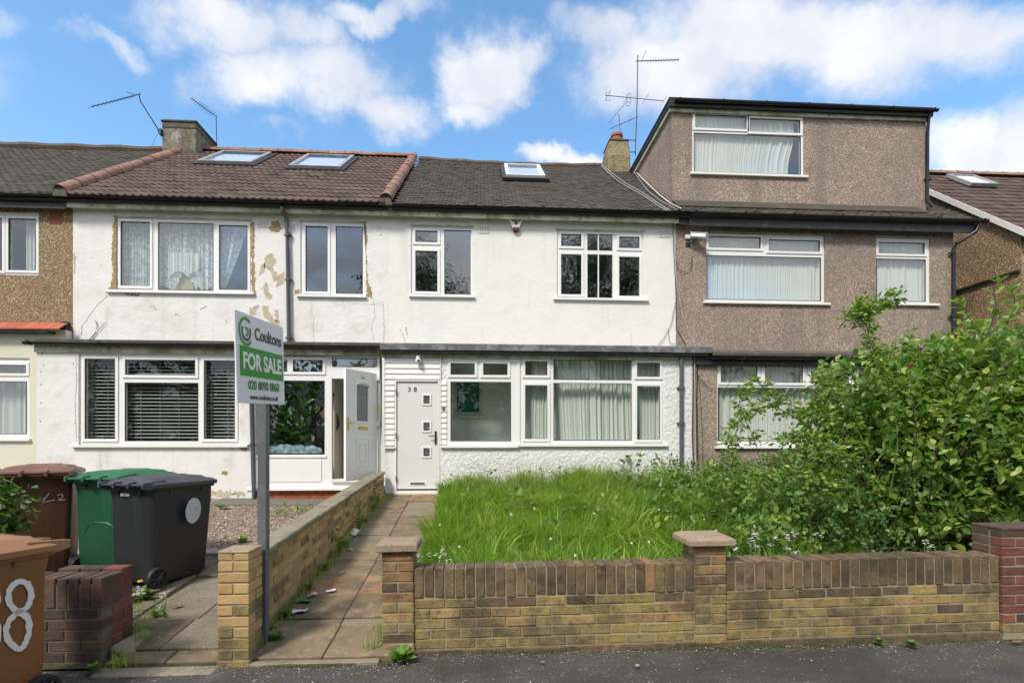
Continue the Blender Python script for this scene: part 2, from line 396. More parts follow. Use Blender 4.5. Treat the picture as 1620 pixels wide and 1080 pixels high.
# plants
mat('grass_blade', (.30, .44, .06), .55, [('attr', 1, .0, .55, (.13, .27, .035), .9), ('attr', 1, .6, .93, (.42, .50, .12), .9), ('attr', 1, .95, .97, (.36, .32, .16), .9), ('noise', 1.3, .45, .65, (.17, .33, .035), .6)], (), 'World', trans=.42, spec=.35)
mat('grass_seed', (.28, .24, .14), .8, trans=.3)
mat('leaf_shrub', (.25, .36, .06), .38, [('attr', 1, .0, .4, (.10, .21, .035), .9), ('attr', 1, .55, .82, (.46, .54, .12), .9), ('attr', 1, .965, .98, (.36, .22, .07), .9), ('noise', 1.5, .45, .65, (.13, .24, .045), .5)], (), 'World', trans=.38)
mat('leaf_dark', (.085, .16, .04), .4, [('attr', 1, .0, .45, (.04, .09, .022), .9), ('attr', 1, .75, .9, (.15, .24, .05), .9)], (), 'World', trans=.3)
mat('leaf_bright', (.25, .37, .075), .42, [('noise', 9, .4, .65, (.15, .27, .05), .7)], (), 'ObjectR', trans=.35, rand=.35)
mat('leaf_ground', (.17, .28, .06), .48, [('attr', 1, .0, .45, (.08, .17, .035), .9), ('attr', 1, .64, .86, (.31, .40, .10), .9), ('attr', 1, .95, .97, (.32, .20, .09), .8)], (), 'World', trans=.35)
mat('leaf_strap', (.17, .30, .05), .4, [('attr', 1, .4, .8, (.27, .38, .08), .8)], (), 'World', trans=.35)
mat('leaf_hedge', (.17, .28, .04), .4, [('attr', 1, .0, .4, (.035, .095, .018), .9), ('attr', 1, .7, .88, (.27, .32, .05), .9)], (), 'World', trans=.25)
mat('leaf_weed', (.12, .22, .035), .5, (), (), 'ObjectR', trans=.3, rand=.3)
mat('leaf_indoor', (.085, .20, .04), .35, [('noise', 9, .4, .65, (.045, .12, .025), .8)], (), 'ObjectR', trans=.2, rand=.35)
mat('leaf_tree', (.09, .15, .035), .6, [('attr', 1, .0, .5, (.03, .06, .016), .8), ('attr', 1, .8, .95, (.13, .17, .04), .8)], (), 'World', trans=.3)
mat('stem_green', (.12, .17, .05), .6)
mat('stem_brown', (.09, .055, .035), .8, [('noise', 30, .5, .7, (.16, .12, .07), .6)], (), 'World')
mat('stem_dark', (.04, .028, .02), .8)
mat('bark', (.11, .085, .06), .9, [('noise', 12, .45, .65, (.05, .04, .03), .8)], [('noise', 20, .8, .03)], 'World')
mat('petal_white', (.82, .82, .82), .5, trans=.35)
mat('petal_magenta', (.42, .05, .22), .5, trans=.3)
mat('petal_yellow', (.75, .50, .03), .5, trans=.2)
mat('moss', (.055, .065, .022), .95, [('noise', 30, .5, .7, (.15, .15, .04), .7)], [('noise', 60, .8, .02)], 'World')
# things
def plastic(name, c, c2):
    mat(name, c, .45, [('noise', 2.5, .4, .7, c2, .8), ('streak', 9, .58, .72, tuple(min(1, x * 1.8 + .03) for x in c), .3)], [('noise', 140, .12, .003)], 'Object')
plastic('bin_brown', (.24, .105, .036), (.19, .082, .028))
plastic('bin_brown_lid', (.31, .15, .07), (.37, .20, .11))
plastic('bin_darkbrown', (.085, .037, .018), (.065, .028, .014))
plastic('bin_darkbrown_lid', (.19, .09, .055), (.24, .125, .085))
plastic('bin_green', (.010, .085, .035), (.008, .065, .026))
plastic('bin_green_lid', (.02, .13, .055), (.03, .16, .075))
plastic('bin_black', (.020, .022, .026), (.028, .03, .034))
plastic('bin_black_lid', (.055, .056, .062), (.085, .086, .095))
mat('tyre', (.016, .016, .017), .6)
mat('wheel_rim', (.05, .05, .055), .4)
mat('paint_white', (.78, .78, .76), .6, [('noise', 30, .5, .7, (.62, .60, .56), .5)])
mat('scrawl', (.45, .42, .38), .6)
mat('sticker', (.50, .56, .58), .4, [('noise', 12, .5, .6, (.36, .46, .5), .6)])
mat('post_grey', (.115, .12, .135), .5, [('noise', 5, .45, .7, (.19, .195, .205), .7)])
mat('board_white', (.80, .80, .84), .35)
mat('sign_green', (.012, .30, .012), .4)
mat('sign_green_dark', (.01, .20, .035), .4)
mat('sign_grey', (.05, .05, .065), .4)
mat('sign_white', (.85, .85, .85), .4)
mat('brass', (.55, .33, .06), .3, metal=.7)
mat('chrome', (.35, .35, .34), .3, metal=.8)
mat('dark_metal', (.04, .04, .04), .4, metal=.5)
mat('door_grey', (.68, .68, .66), .45, [('noise', 3, .5, .8, (.54, .54, .52), .5)], (), 'World')
mat('number_black', (.02, .02, .02), .5)
mat('interior', (.34, .33, .30), .9)
mat('interior_shade', (.05, .05, .05), .9)  # near-black: shade of unlit rooms put into the colour
mat('cardboard', (.44, .36, .20), .9)
mat('green_blind', (.02, .22, .15), .7)
mat('vent_shade', (.03, .03, .03), .9)
mat('vent_red', (.42, .12, .075), .85)
mat('patch_tan', (.36, .27, .13), .95, [('noise', 14, .45, .65, (.25, .17, .06), .8), ('noise', 6, .55, .7, (.48, .42, .30), .7)], [('noise', 30, .6, .01)], 'World')
mat('patch_beige', (.52, .45, .33), .95, [('noise', 16, .5, .65, (.40, .31, .17), .8)], [('noise', 30, .6, .01)], 'World')
mat('crack', (.30, .28, .24), .95)
mat('tar', (.02, .02, .02), .8)
mat('alarm_red', (.16, .01, .015), .4)
mat('alarm_redlight', (.45, .05, .03), .4)
mat('silver', (.4, .4, .4), .4, metal=.6)
mat('net', (.90, .91, .91), .8, (), (), 'World', trans=.12, alpha=.93)
mat('net_dots', (.86, .83, .79), .8, [('dist', 8.5, .13, .09, (.97, .97, .98), 1.0)], (), 'World', trans=.1, alpha=.96)
mat('lace', (.90, .93, .94), .8, [('noise', 9, .52, .6, (.66, .72, .76), .6)], (), 'World', trans=.12, alpha=('noise', 14, .45, .55, .62, .97))
mat('voile', (.87, .87, .82), .8, trans=.12, alpha=.92)
mat('blind_slat', (.42, .42, .40), .5)
mat('plastic_bag', (.55, .68, .75), .25, [('noise', 14, .4, .6, (.22, .30, .36), .8)], [('noise', 16, .9, .06)], 'World', trans=.3)
mat('skin', (.50, .27, .20), .6)
mat('cloth_dark', (.05, .045, .05), .9)
mat('hair', (.03, .02, .015), .8)
mat('paper', (.72, .72, .70), .8, [('noise', 20, .5, .6, (.5, .5, .48), .5)])
mat('litter_green', (.05, .25, .12), .6)
mat('dead_leaf', (.30, .17, .08), .8)
glass_mat('glass', refl=.13, wob=.02, wscale=1.5)
glass_mat('glass_wavy', refl=.20, wob=.12, wscale=4.5)
glass_mat('glass_low', refl=.01, wob=.03, wscale=2)
glass_mat('glass_sky', tint=(.95, .97, 1), refl=.02)
glass_mat('glass_dim', tint=(.93, .97, .93), refl=-.01, wob=.03, wscale=3)
glass_mat('glass_leaded', tint=(.25, .27, .27), refl=.15, wob=.5, wscale=30)
M = MATS

# ------------------------------------------------------------------ mesh helpers
OFF = {}


class MB:
    def __init__(s): s.v, s.f = [], []

    def add(s, vs, fs):
        n = len(s.v)
        s.v += [tuple(p) for p in vs]
        s.f += [tuple(i + n for i in f) for f in fs]
        return s

    def box(s, x0, x1, y0, y1, z0, z1):
        return s.add([(x0, y0, z0), (x1, y0, z0), (x1, y1, z0), (x0, y1, z0), (x0, y0, z1), (x1, y0, z1), (x1, y1, z1), (x0, y1, z1)],
                     [(0, 3, 2, 1), (4, 5, 6, 7), (0, 1, 5, 4), (1, 2, 6, 5), (2, 3, 7, 6), (3, 0, 4, 7)])

    def ext(s, poly, a0, a1, axis='y'):
        """prism: poly is a closed list of 2-D points; axis y: (x,z), axis x: (y,z), axis z: (x,y)"""
        n = len(poly)
        def mk3(p, a):
            return (p[0], a, p[1]) if axis == 'y' else ((a, p[0], p[1]) if axis == 'x' else (p[0], p[1], a))
        vs = [mk3(p, a0) for p in poly] + [mk3(p, a1) for p in poly]
        fs = [tuple(range(n)), tuple(range(2 * n - 1, n - 1, -1))]
        fs += [(i, i + n, (i + 1) % n + n, (i + 1) % n) for i in range(n)]
        return s.add(vs, fs)

    def tube(s, pts, r, n=6, r2=None, cap=True):
        pts = [Vector(p) for p in pts]
        rings = []
        m = len(pts)
        up = Vector((0, 0, 1))
        for i, p in enumerate(pts):
            d = (pts[min(i + 1, m - 1)] - pts[max(i - 1, 0)]).normalized()
            a = d.cross(up)
            if a.length < .05: a = d.cross(Vector((1, 0, 0)))
            a.normalize(); b = d.cross(a).normalized()
            rr = r if r2 is None else r + (r2 - r) * i / (m - 1)
            rings.append([p + a * math.cos(2 * PI * k / n) * rr + b * math.sin(2 * PI * k / n) * rr for k in range(n)])
        vs = [q for rg in rings for q in rg]
        fs = [(i * n + k, i * n + (k + 1) % n, (i + 1) * n + (k + 1) % n, (i + 1) * n + k) for i in range(m - 1) for k in range(n)]
        if cap: fs += [tuple(range(n - 1, -1, -1)), tuple((m - 1) * n + k for k in range(n))]
        return s.add(vs, fs)

    def loft(s, rings, cap=True):
        n = len(rings[0]); m = len(rings)
        vs = [q for rg in rings for q in rg]
        fs = [(i * n + k, i * n + (k + 1) % n, (i + 1) * n + (k + 1) % n, (i + 1) * n + k) for i in range(m - 1) for k in range(n)]
        if cap: fs += [tuple(range(n - 1, -1, -1)), tuple((m - 1) * n + k for k in range(n))]
        return s.add(vs, fs)

    def plate(s, x0, x1, z0, z1, y0, y1, holes=()):
        """wall slab in X-Z with rectangular holes (x0,x1,z0,z1), front y0, back y1"""
        xs = sorted({x0, x1, *[min(max(h[i], x0), x1) for h in holes for i in (0, 1)]})
        zs = sorted({z0, z1, *[min(max(h[i], z0), z1) for h in holes for i in (2, 3)]})
        def solid(i, j):
            if i < 0 or j < 0 or i >= len(xs) - 1 or j >= len(zs) - 1: return False
            cx, cz = (xs[i] + xs[i + 1]) / 2, (zs[j] + zs[j + 1]) / 2
            return not any(h[0] < cx < h[1] and h[2] < cz < h[3] for h in holes)
        for i in range(len(xs) - 1):
            for j in range(len(zs) - 1):
                if not solid(i, j): continue
                a, b, c, d = xs[i], xs[i + 1], zs[j], zs[j + 1]
                s.add([(a, y0, c), (b, y0, c), (b, y0, d), (a, y0, d)], [(0, 1, 2, 3)])
                s.add([(a, y1, c), (b, y1, c), (b, y1, d), (a, y1, d)], [(3, 2, 1, 0)])
                if not solid(i - 1, j): s.add([(a, y0, c), (a, y0, d), (a, y1, d), (a, y1, c)], [(0, 1, 2, 3)])
                if not solid(i + 1, j): s.add([(b, y0, c), (b, y1, c), (b, y1, d), (b, y0, d)], [(0, 1, 2, 3)])
                if not solid(i, j - 1): s.add([(a, y0, c), (a, y1, c), (b, y1, c), (b, y0, c)], [(0, 1, 2, 3)])
                if not solid(i, j + 1): s.add([(a, y0, d), (b, y0, d), (b, y1, d), (a, y1, d)], [(0, 1, 2, 3)])
        return s


def link(name, data, parent=None):
    o = bpy.data.objects.new(name, data)
    col.objects.link(o)
    if parent is not None: o.parent = parent
    return o


def mesh_of(name, mb, mt, bevel=0, smooth=False, seg=1):
    me = bpy.data.meshes.new(name)
    me.from_pydata(mb.v, [], mb.f)
    if bevel or smooth:
        bm = bmesh.new(); bm.from_mesh(me)
        bmesh.ops.remove_doubles(bm, verts=bm.verts, dist=1e-5)
        if bevel:
            es = [e for e in bm.edges if len(e.link_faces) == 2 and e.calc_face_angle(0) > .6]
            bmesh.ops.bevel(bm, geom=es, offset=bevel, segments=seg, affect='EDGES', clamp_overlap=True, profile=.5)
        if smooth:
            for f in bm.faces: f.smooth = True
            for e in bm.edges:
                if len(e.link_faces) == 2 and e.calc_face_angle(0) > .7: e.smooth = False
        bm.to_mesh(me); bm.free()
    me.materials.append(M[mt] if isinstance(mt, str) else mt)
    me.update()
    return me


def part(name, mb, mt, parent=None, bevel=0, smooth=False, local=False, label=None, stuff=False, seg=1):
    """verts in world coordinates unless local"""
    if not local and parent is not None:
        o0 = OFF.get(parent.name, (0, 0, 0))
        mb.v = [(a - o0[0], b - o0[1], c - o0[2]) for a, b, c in mb.v]
    o = link(name, mesh_of(name, mb, mt, bevel, smooth, seg), parent)
    OFF[o.name] = OFF.get(parent.name, (0, 0, 0)) if parent is not None else (0, 0, 0)
    if label: o['label'] = label
    if stuff: o['kind'] = 'stuff'
    return o


def tag(o, label, cat=None, group=None, kind=None):
    if label: o['label'] = label
    if cat: o['category'] = cat
    if group: o['group'] = group
    if kind: o['kind'] = kind
    return o


def thing(name, label, cat, loc=(0, 0, 0), rot=(0, 0, 0), group=None):
    o = link(name, None)
    o.location = loc; o.rotation_euler = rot
    o.empty_display_size = .2
    OFF[o.name] = tuple(loc)
    return tag(o, label, cat, group)


def setting(name, mb, mt, stuff=False, parent=None, **k):
    o = part(name, mb, mt, parent, **k)
    o['kind'] = 'stuff' if stuff else 'structure'
    return o


def np_mesh(name, V, loops, counts, mt, parent=None, rnd=None, off=(0, 0, 0), smooth=False):
    me = bpy.data.meshes.new(name)
    V = np.asarray(V, dtype=np.float32) - np.asarray(off, dtype=np.float32)
    me.vertices.add(len(V)); me.vertices.foreach_set('co', V.ravel())
    loops = np.asarray(loops, dtype=np.int32).ravel()
    counts = np.asarray(counts, dtype=np.int32)
    me.loops.add(len(loops)); me.loops.foreach_set('vertex_index', loops)
    me.polygons.add(len(counts))
    starts = np.concatenate(([0], np.cumsum(counts)[:-1])).astype(np.int32)
    me.polygons.foreach_set('loop_start', starts)
    me.polygons.foreach_set('loop_total', counts)
    if smooth: me.polygons.foreach_set('use_smooth', np.ones(len(counts), dtype=bool))
    if rnd is not None:
        a = me.attributes.new('rnd', 'FLOAT', 'POINT'); a.data.foreach_set('value', np.asarray(rnd, dtype=np.float32))
    me.update(calc_edges=True)
    me.materials.append(M[mt])
    o = link(name, me, parent)
    return o


def scatter(name, tv, tf, T, Rm, S, mt, parent=None, rnd=None, off=(0, 0, 0), smooth=False):
    """merge copies of a template: T (n,3), Rm (n,3,3), S (n,) or (n,3)"""
    tv = np.asarray(tv, float); n = len(T); k = len(tv)
    S = np.asarray(S, float)
    if S.ndim == 1: S = S[:, None].repeat(3, 1)
    V = np.einsum('nij,nkj->nki', Rm, tv[None] * S[:, None, :]) + np.asarray(T)[:, None, :]
    fl = np.array([i for f in tf for i in f]); fc = np.array([len(f) for f in tf])
    loops = (fl[None] + (np.arange(n) * k)[:, None]).ravel()
    counts = np.tile(fc, n)
    if rnd is None: rnd = rng.random(n)
    return np_mesh(name, V.reshape(-1, 3), loops, counts, mt, parent, np.repeat(rnd, k), off, smooth)


def rot_dirs(D, roll=None):
    """rotation matrices whose local Y axis points along D and whose Z is roughly up, rolled"""
    D = D / np.linalg.norm(D, axis=1)[:, None]
    up = np.tile(np.array([0, 0, 1.0]), (len(D), 1))
    X = np.cross(D, up); l = np.linalg.norm(X, axis=1)
    X[l < .05] = (1, 0, 0); X = X / np.linalg.norm(X, axis=1)[:, None]
    Z = np.cross(X, D)
    if roll is not None:
        c, s_ = np.cos(roll)[:, None], np.sin(roll)[:, None]
        X, Z = X * c + Z * s_, Z * c - X * s_
    return np.stack([X, D, Z], axis=2)


LEAF_V = [(0, 0, 0), (-.28, .35, .07), (0, .35, 0), (.28, .35, .07), (-.22, .7, .05), (0, .7, -.02), (.22, .7, .05), (0, 1.0, -.07)]
LEAF_F = [(0, 2, 1), (0, 3, 2), (1, 2, 5, 4), (2, 3, 6, 5), (4, 5, 7), (5, 6, 7)]
LEAF4_V = [(0, 0, 0), (-.27, .45, .06), (0, .5, 0), (.27, .45, .06), (0, 1.0, -.06)]
LEAF4_F = [(0, 2, 1), (0, 3, 2), (1, 2, 4), (2, 3, 4)]


def rand_dirs(n, up=.3):
    D = rng.normal(size=(n, 3)); D[:, 2] = D[:, 2] * .6 + up
    return D / np.linalg.norm(D, axis=1)[:, None]
# ------------------------------------------------------------------ ground
YL, YU = 9.5, 10.35                       # front of the ground floor additions, front of the upper walls
GS, GO = 0.104, -0.37                     # rising front gardens: z = GS*y + GO
def gz(y): return GS * y + GO
def gpt(u, v, dz=0.0):
    """pixel -> point on the rising garden plane (lifted by dz)"""
    t = (u - 810) / FPX; den = math.cos(YAW) - t * math.sin(YAW)
    k = (HOR - v) / FPX / den
    Y = (EYE - GO - dz) / (GS - k)
    return Vector((at(u, v, Y)[0], Y, gz(Y) + dz))
def ppt(u, v, z=0.0):
    """pixel -> point on a level plane below the eye"""
    t = (u - 810) / FPX; den = math.cos(YAW) - t * math.sin(YAW)
    Y = (EYE - z) * FPX / (v - HOR) * den
    return Vector((at(u, v, Y)[0], Y, z))
def plane_strip(name, prof, x0, x1, mt, thick=.3, nx=1):
    mb = MB()
    n = len(prof)
    vs = []
    for i in range(nx + 1):
        x = x0 + (x1 - x0) * i / nx
        vs += [(x, y, z) for y, z in prof]
    fs = [(i * n + j, (i + 1) * n + j, (i + 1) * n + j + 1, i * n + j + 1) for i in range(nx) for j in range(n - 1)]
    mb.add(vs, fs)
    return setting(name, mb, mt)


plane_strip('ground', [(-400, -.2), (-9.2, -.2), (3.78, -.2), (3.80, -.03), (9.6, gz(9.6) - .16), (60, .6), (500, .6)], -500, 500, 'terrain')
plane_strip('road', [(-7.2, -.14), (-3.2, -.10), (.9, -.14)], -80, 80, 'road')
kb = MB()
for i in range(-14, 15):
    kb.box(i * .915 + .004, (i + 1) * .915 - .004, .9, 1.03, -.2, -.012)
setting('kerb', kb, 'kerb_stone', bevel=.008)
# pavement : gently uneven asphalt
pv = MB()
nx, ny = 120, 24
for j in range(ny + 1):
    for i in range(nx + 1):
        x = -9 + 20 * i / nx; y = 1.035 + (3.9 - 1.035) * j / ny
        pv.v.append((x, y, -.012 + .012 * mnoise.noise(Vector((x * .9, y * .9, 0))) + .004 * mnoise.noise(Vector((x * 5, y * 5, 2)))))
pv.f = [(j * (nx + 1) + i, j * (nx + 1) + i + 1, (j + 1) * (nx + 1) + i + 1, (j + 1) * (nx + 1) + i) for j in range(ny) for i in range(nx)]
pvo = setting('pavement', pv, 'asphalt', smooth=True)
mb = MB(); mb.box(-80, -9, 1.035, 3.9, -.3, -.015); mb.box(11, 80, 1.035, 3.9, -.3, -.015)
setting('pavement_beyond', mb, 'asphalt')
mb = MB(); mb.box(-80, 80, -9.2, -7.2, -.3, -.03)
setting('pavement_opposite', mb, 'asphalt')

# the lawn's soil, the gravel bed, the drive bed
def sloped(name, x0, x1, y0, y1, dz, mt):
    return plane_strip(name, [(y0, gz(y0) + dz), (y1, gz(y1) + dz)], x0, x1, mt)
sloped('garden_soil', -.66, 16, 3.98, 9.56, .06, 'soil')
def gzl(x, y):
    k = min(1, max(0, (x + 5.6) / 1.4)); k = k * k * (3 - 2 * k)
    return gz(y) - .105 * k * max(0, (y - 6.2) / 3.3)
gb = MB(); nx, ny = 30, 12
for j in range(ny + 1):
    for i in range(nx + 1):
        x = -7.7 + 5.84 * i / nx; y = 6.2 + 3.4 * j / ny
        gb.v.append((x, y, gzl(x, y) + .012))
gb.f = [(j * (nx + 1) + i, j * (nx + 1) + i + 1, (j + 1) * (nx + 1) + i + 1, (j + 1) * (nx + 1) + i) for j in range(ny) for i in range(nx)]
setting('gravel_bed', gb, 'gravel_bed', smooth=True)
sloped('drive_bed', -7.6, -1.86, 3.72, 6.2, -.012, 'joint_soil')
sloped('path_bed', -1.66, -.66, 3.80, 9.45, -.012, 'joint_soil')

# ------------------------------------------------------------------ tiles
R_EAVE, R_RIDGE = (10.06, 6.125), (14.2, 9.24)
RS = (R_RIDGE[1] - R_EAVE[1]) / (R_RIDGE[0] - R_EAVE[0])
RA = math.atan(RS)
RLEN = math.hypot(R_RIDGE[1] - R_EAVE[1], R_RIDGE[0] - R_EAVE[0])
def roof_z(y): return R_EAVE[1] + RS * (y - R_EAVE[0])
def on_roof(u, v, lift=0.0):
    t = (u - 810) / FPX; den = math.cos(YAW) - t * math.sin(YAW)
    k = (HOR - v) / FPX / den
    Y = (R_EAVE[1] + lift - RS * R_EAVE[0] - EYE) / (k - RS)
    return Vector((at(u, v, Y)[0], Y, roof_z(Y) + lift))


def plain_tiles(name, x0, x1, parent, mt, keep=None, ysag=0.0, s0=0.0, s1=None):
    gauge, w, th = .1, .165, .013
    tv = [(0.002, 0, 0), (w - .002, 0, 0), (w - .002, gauge * 1.25, 0), (.002, gauge * 1.25, 0),
          (0.002, 0, th), (w - .002, 0, th), (w - .002, gauge * 1.25, th), (.002, gauge * 1.25, th)]
    tf = [(4, 5, 6, 7), (0, 1, 5, 4), (1, 2, 6, 5), (3, 0, 4, 7)]
    rows = int(((s1 or RLEN) - s0) / gauge)
    T, Rr, rnd = [], [], []
    for r in range(rows):
        s = s0 + r * gauge
        n = int((x1 - x0) / w) + 1
        for c in range(-1, n):
            x = x0 + c * w + (w / 2 if r % 2 else 0)
            if x < x0 - .01 or x + w > x1 + .02: continue
            y = R_EAVE[0] + s * math.cos(RA); z = R_EAVE[1] + s * math.sin(RA)
            if keep and not keep(x, y): continue
            jit = random.gauss(0, .003)
            T.append((x, y, z + .012 + jit - ysag * math.sin(PI * (x - x0) / (x1 - x0)) * s / RLEN))
            a = RA - .11 + random.gauss(0, .014); b = random.gauss(0, .012)
            ca, sa = math.cos(a), math.sin(a); cb, sb = math.cos(b), math.sin(b)
            Rr.append(np.array([[cb, -sb, 0], [sb, cb, 0], [0, 0, 1]]) @ np.array([[1, 0, 0], [0, ca, -sa], [0, sa, ca]]) )
            rnd.append(random.random())
    o = scatter(name, tv, tf, T, np.array(Rr), np.ones(len(T)), mt, parent, np.array(rnd), OFF[parent.name])
    o['kind'] = 'stuff'
    return o


def roof_deck(x0, x1, parent, back=18.4):
    ye, ze = R_EAVE; yr, zr = R_RIDGE
    mb = MB().ext([(ye + .05, ze - .05), (yr, zr - .13), (back, ze - .07), (back, ze - .17), (yr, zr - .24), (ye + .09, ze - .08)], x0, x1, 'x')
    return part('roof', mb, 'tar', parent)


# ------------------------------------------------------------------ windows
def window(parent, Y, frame, panes, mt='upvc', glass='glass', sill=None, deep=.07, setback=.03, drip=True, wu=None):
    """frame: (u0,u1,v0,v1) px;  panes: (u0,u1,v0,v1,kind) px, kind 's' opening sash or 'f' fixed. Returns the hole in the wall."""
    um = wu or (frame[0] + frame[1]) / 2
    def zz(v): return Z_(um, v, Y)
    x0, x1 = X_(frame[0], Y), X_(frame[1], Y)
    z1, z0 = zz(frame[2]), zz(frame[3])
    yf = Y + setback
    holes = []
    for p in panes:
        holes.append((X_(p[0], Y), X_(p[1], Y), zz(p[3]), zz(p[2])))
    fr = MB().plate(x0, x1, z0, z1, yf, yf + deep, [(h[0] - .004, h[1] + .004, h[2] - .004, h[3] + .004) for h in holes])
    w = part('window', fr, mt, parent)
    for h, p in zip(holes, panes):
        if p[4] == 's':
            m = .052
            sh = MB().plate(h[0] - m, h[1] + m, h[2] - m, h[3] + m, yf - .018, yf - .001, [h])
            part('sash', sh, mt, w, bevel=.004)
            sl = MB().plate(h[0] - .001, h[1] + .001, h[2] - .001, h[3] + .001, yf - .012, yf + .012, [(h[0] + .007, h[1] - .007, h[2] + .007, h[3] - .007)])
        else:
            sl = MB().plate(h[0] - .003, h[1] + .003, h[2] - .003, h[3] + .003, yf - .005, yf + .012, [(h[0] + .006, h[1] - .006, h[2] + .006, h[3] - .006)])
        part('seal', sl, 'seal', w)
        g = MB().box(h[0], h[1], yf + .013, yf + .021, h[2], h[3])
        part('pane', g, glass, w)
    if sill:
        sx0, sx1 = X_(sill[0], Y), X_(sill[1], Y)
        part('sill', MB().box(sx0, sx1, Y - .055, yf + .03, z0 - .05, z0 - .002), mt, w, bevel=.005)
    if drip:
        part('drip_bar', MB().box(x0 - .03, x1 + .03, Y - .012, yf + .01, z1 + .002, z1 + .022), 'soffit_cream', w)
    return (x0, x1, z0 - (.002 if sill else 0), z1 + (.001 if drip else 0))


def gutter(parent, x0, x1, y, z, mt='black_plastic', r=.056, brackets=True, z2=None):
    mb = MB()
    n = 9
    z2 = z if z2 is None else z2
    def ring(x, zc):
        outer = [(x, y + r * math.cos(PI + PI * i / n), zc + r * math.sin(PI + PI * i / n)) for i in range(n + 1)]
        inner = [(x, y + (r - .006) * math.cos(PI + PI * i / n), zc + (r - .006) * math.sin(PI + PI * i / n)) for i in range(n, -1, -1)]
        return outer + inner
    mb.loft([ring(x0, z), ring(x1, z2)])
    if brackets:
        k = max(1, int((x1 - x0) / .95))
        for i in range(k + 1):
            x = x0 + .1 + (x1 - x0 - .2) * i / k; zc = z + (z2 - z) * i / k
            mb.loft([[(xx, y + (r + .008) * math.cos(PI + PI * j / 8), zc + (r + .008) * math.sin(PI + PI * j / 8)) for j in range(9)] + [(xx, y + .06, zc + .012), (xx, y - r - .012, zc + .012)] for xx in (x - .02, x + .02)])
    return part('gutter', mb, mt, parent, smooth=True)


def downpipe(parent, pts, mt='grey_downpipe', r=.036, clips=()):
    d = part('downpipe', MB().tube(pts, r, 10), mt, parent, smooth=True)
    mb = MB()
    for c in clips:
        mb.tube([(c[0], c[1], c[2] - .03), (c[0], c[1], c[2] + .03)], r + .011, 10)
        mb.box(c[0] - .075, c[0] + .075, c[1] + .012, c[1] + .045, c[2] - .012, c[2] + .012)
    if clips: part('pipe_clip', mb, mt, d, smooth=True)
    return d


def air_brick(parent, u, v, Y, w=.2, h=.14, mt='upvc_aged', nx=7, nz=4):
    x, z = at(u, v, Y)
    holes = []
    for i in range(nx):
        for j in range(nz):
            cx = x - w / 2 + w * (i + .5) / nx; cz = z - h / 2 + h * (j + .5) / nz
            holes.append((cx - .008, cx + .008, cz - .009, cz + .009))
    a = part('air_brick', MB().plate(x - w / 2, x + w / 2, z - h / 2, z + h / 2, Y - .008, Y - .001, holes), mt, parent)
    part('vent_back', MB().box(x - w / 2 + .004, x + w / 2 - .004, Y - .003, Y + .004, z - h / 2 + .004, z + h / 2 - .004), 'vent_shade', a)  # near-black backing paints the shade inside the holes
    return a


def flake(parent, pts, Y, mt='patch_beige', name='render_patch', th=.003, rough=.35, seed=0):
    """irregular flaked patch: px outline roughened"""
    P = [at(u, v, Y) for u, v in pts]
    out = []
    n = len(P)
    for i in range(n):
        a, b = P[i], P[(i + 1) % n]
        L_ = math.hypot(b[0] - a[0], b[1] - a[1])
        k = max(2, int(L_ / .03))
        nx_, nz_ = (b[1] - a[1]) / (L_ + 1e-6), -(b[0] - a[0]) / (L_ + 1e-6)
        for j in range(k):
            t = j / k
            e = random.gauss(0, rough) * min(.03, L_ * .2)
            out.append((a[0] + (b[0] - a[0]) * t + nx_ * e, a[1] + (b[1] - a[1]) * t + nz_ * e))
    return part(name, MB().ext(out, Y - th, Y + .002), mt, parent)


def crack(parent, pts, Y, w=.004, mt='crack'):
    P = [at(u, v, Y) for u, v in pts]
    pl = []
    for i in range(len(P) - 1):
        a, b = P[i], P[i + 1]
        k = max(2, int(math.hypot(b[0] - a[0], b[1] - a[1]) / .025))
        for j in range(k):
            t = j / k
            pl.append((a[0] + (b[0] - a[0]) * t + random.gauss(0, .006), a[1] + (b[1] - a[1]) * t + random.gauss(0, .005)))
    pl.append(P[-1])
    mb = MB()
    for i in range(len(pl) - 1):
        a, b = pl[i], pl[i + 1]
        d = math.hypot(b[0] - a[0], b[1] - a[1]) + 1e-6
        ww = w * random.uniform(.3, 1)
        nx_, nz_ = (b[1] - a[1]) / d * ww / 2, -(b[0] - a[0]) / d * ww / 2
        mb.ext([(a[0] - nx_, a[1] - nz_), (a[0] + nx_, a[1] + nz_), (b[0] + nx_, b[1] + nz_), (b[0] - nx_, b[1] - nz_)], Y - .0022 - .0003 * (i % 3), Y + .001)
    return part('crack', mb, mt, parent)


def interior(parent, x0, x1, ydeep=13.6, zf=.72):
    mb = MB()
    mb.box(x0 + .11, x1 - .11, ydeep, ydeep + .1, zf, 6.0)
    mb.box(x0 + .11, x1 - .11, YU + .26, ydeep, 3.36, 3.46)
    mb.box(x0 + .11, x1 - .11, YL + .2, ydeep, zf - .1, zf)
    mb.box(x0 + .11, x1 - .11, YU + .26, ydeep, 5.75, 5.82)
    return part('interior', mb, 'interior', parent)


def main_wall(parent, x0, x1, mt, holes, ztop=6.0, zb=.3):
    return part('wall', MB().plate(x0, x1, zb, ztop, YU, YU + .25, holes), mt, parent)


def party(parent, x0, x1, mt='interior'):
    mb = MB().box(x0 + .002, x0 + .1, YU + .26, 18.2, .3, 5.9).box(x1 - .1, x1 - .002, YU + .26, 18.2, .3, 5.9)
    mb.box(x0 + .002, x1 - .002, 18.2, 18.35, .3, 6.0)
    return part('party_wall', mb, mt, parent)


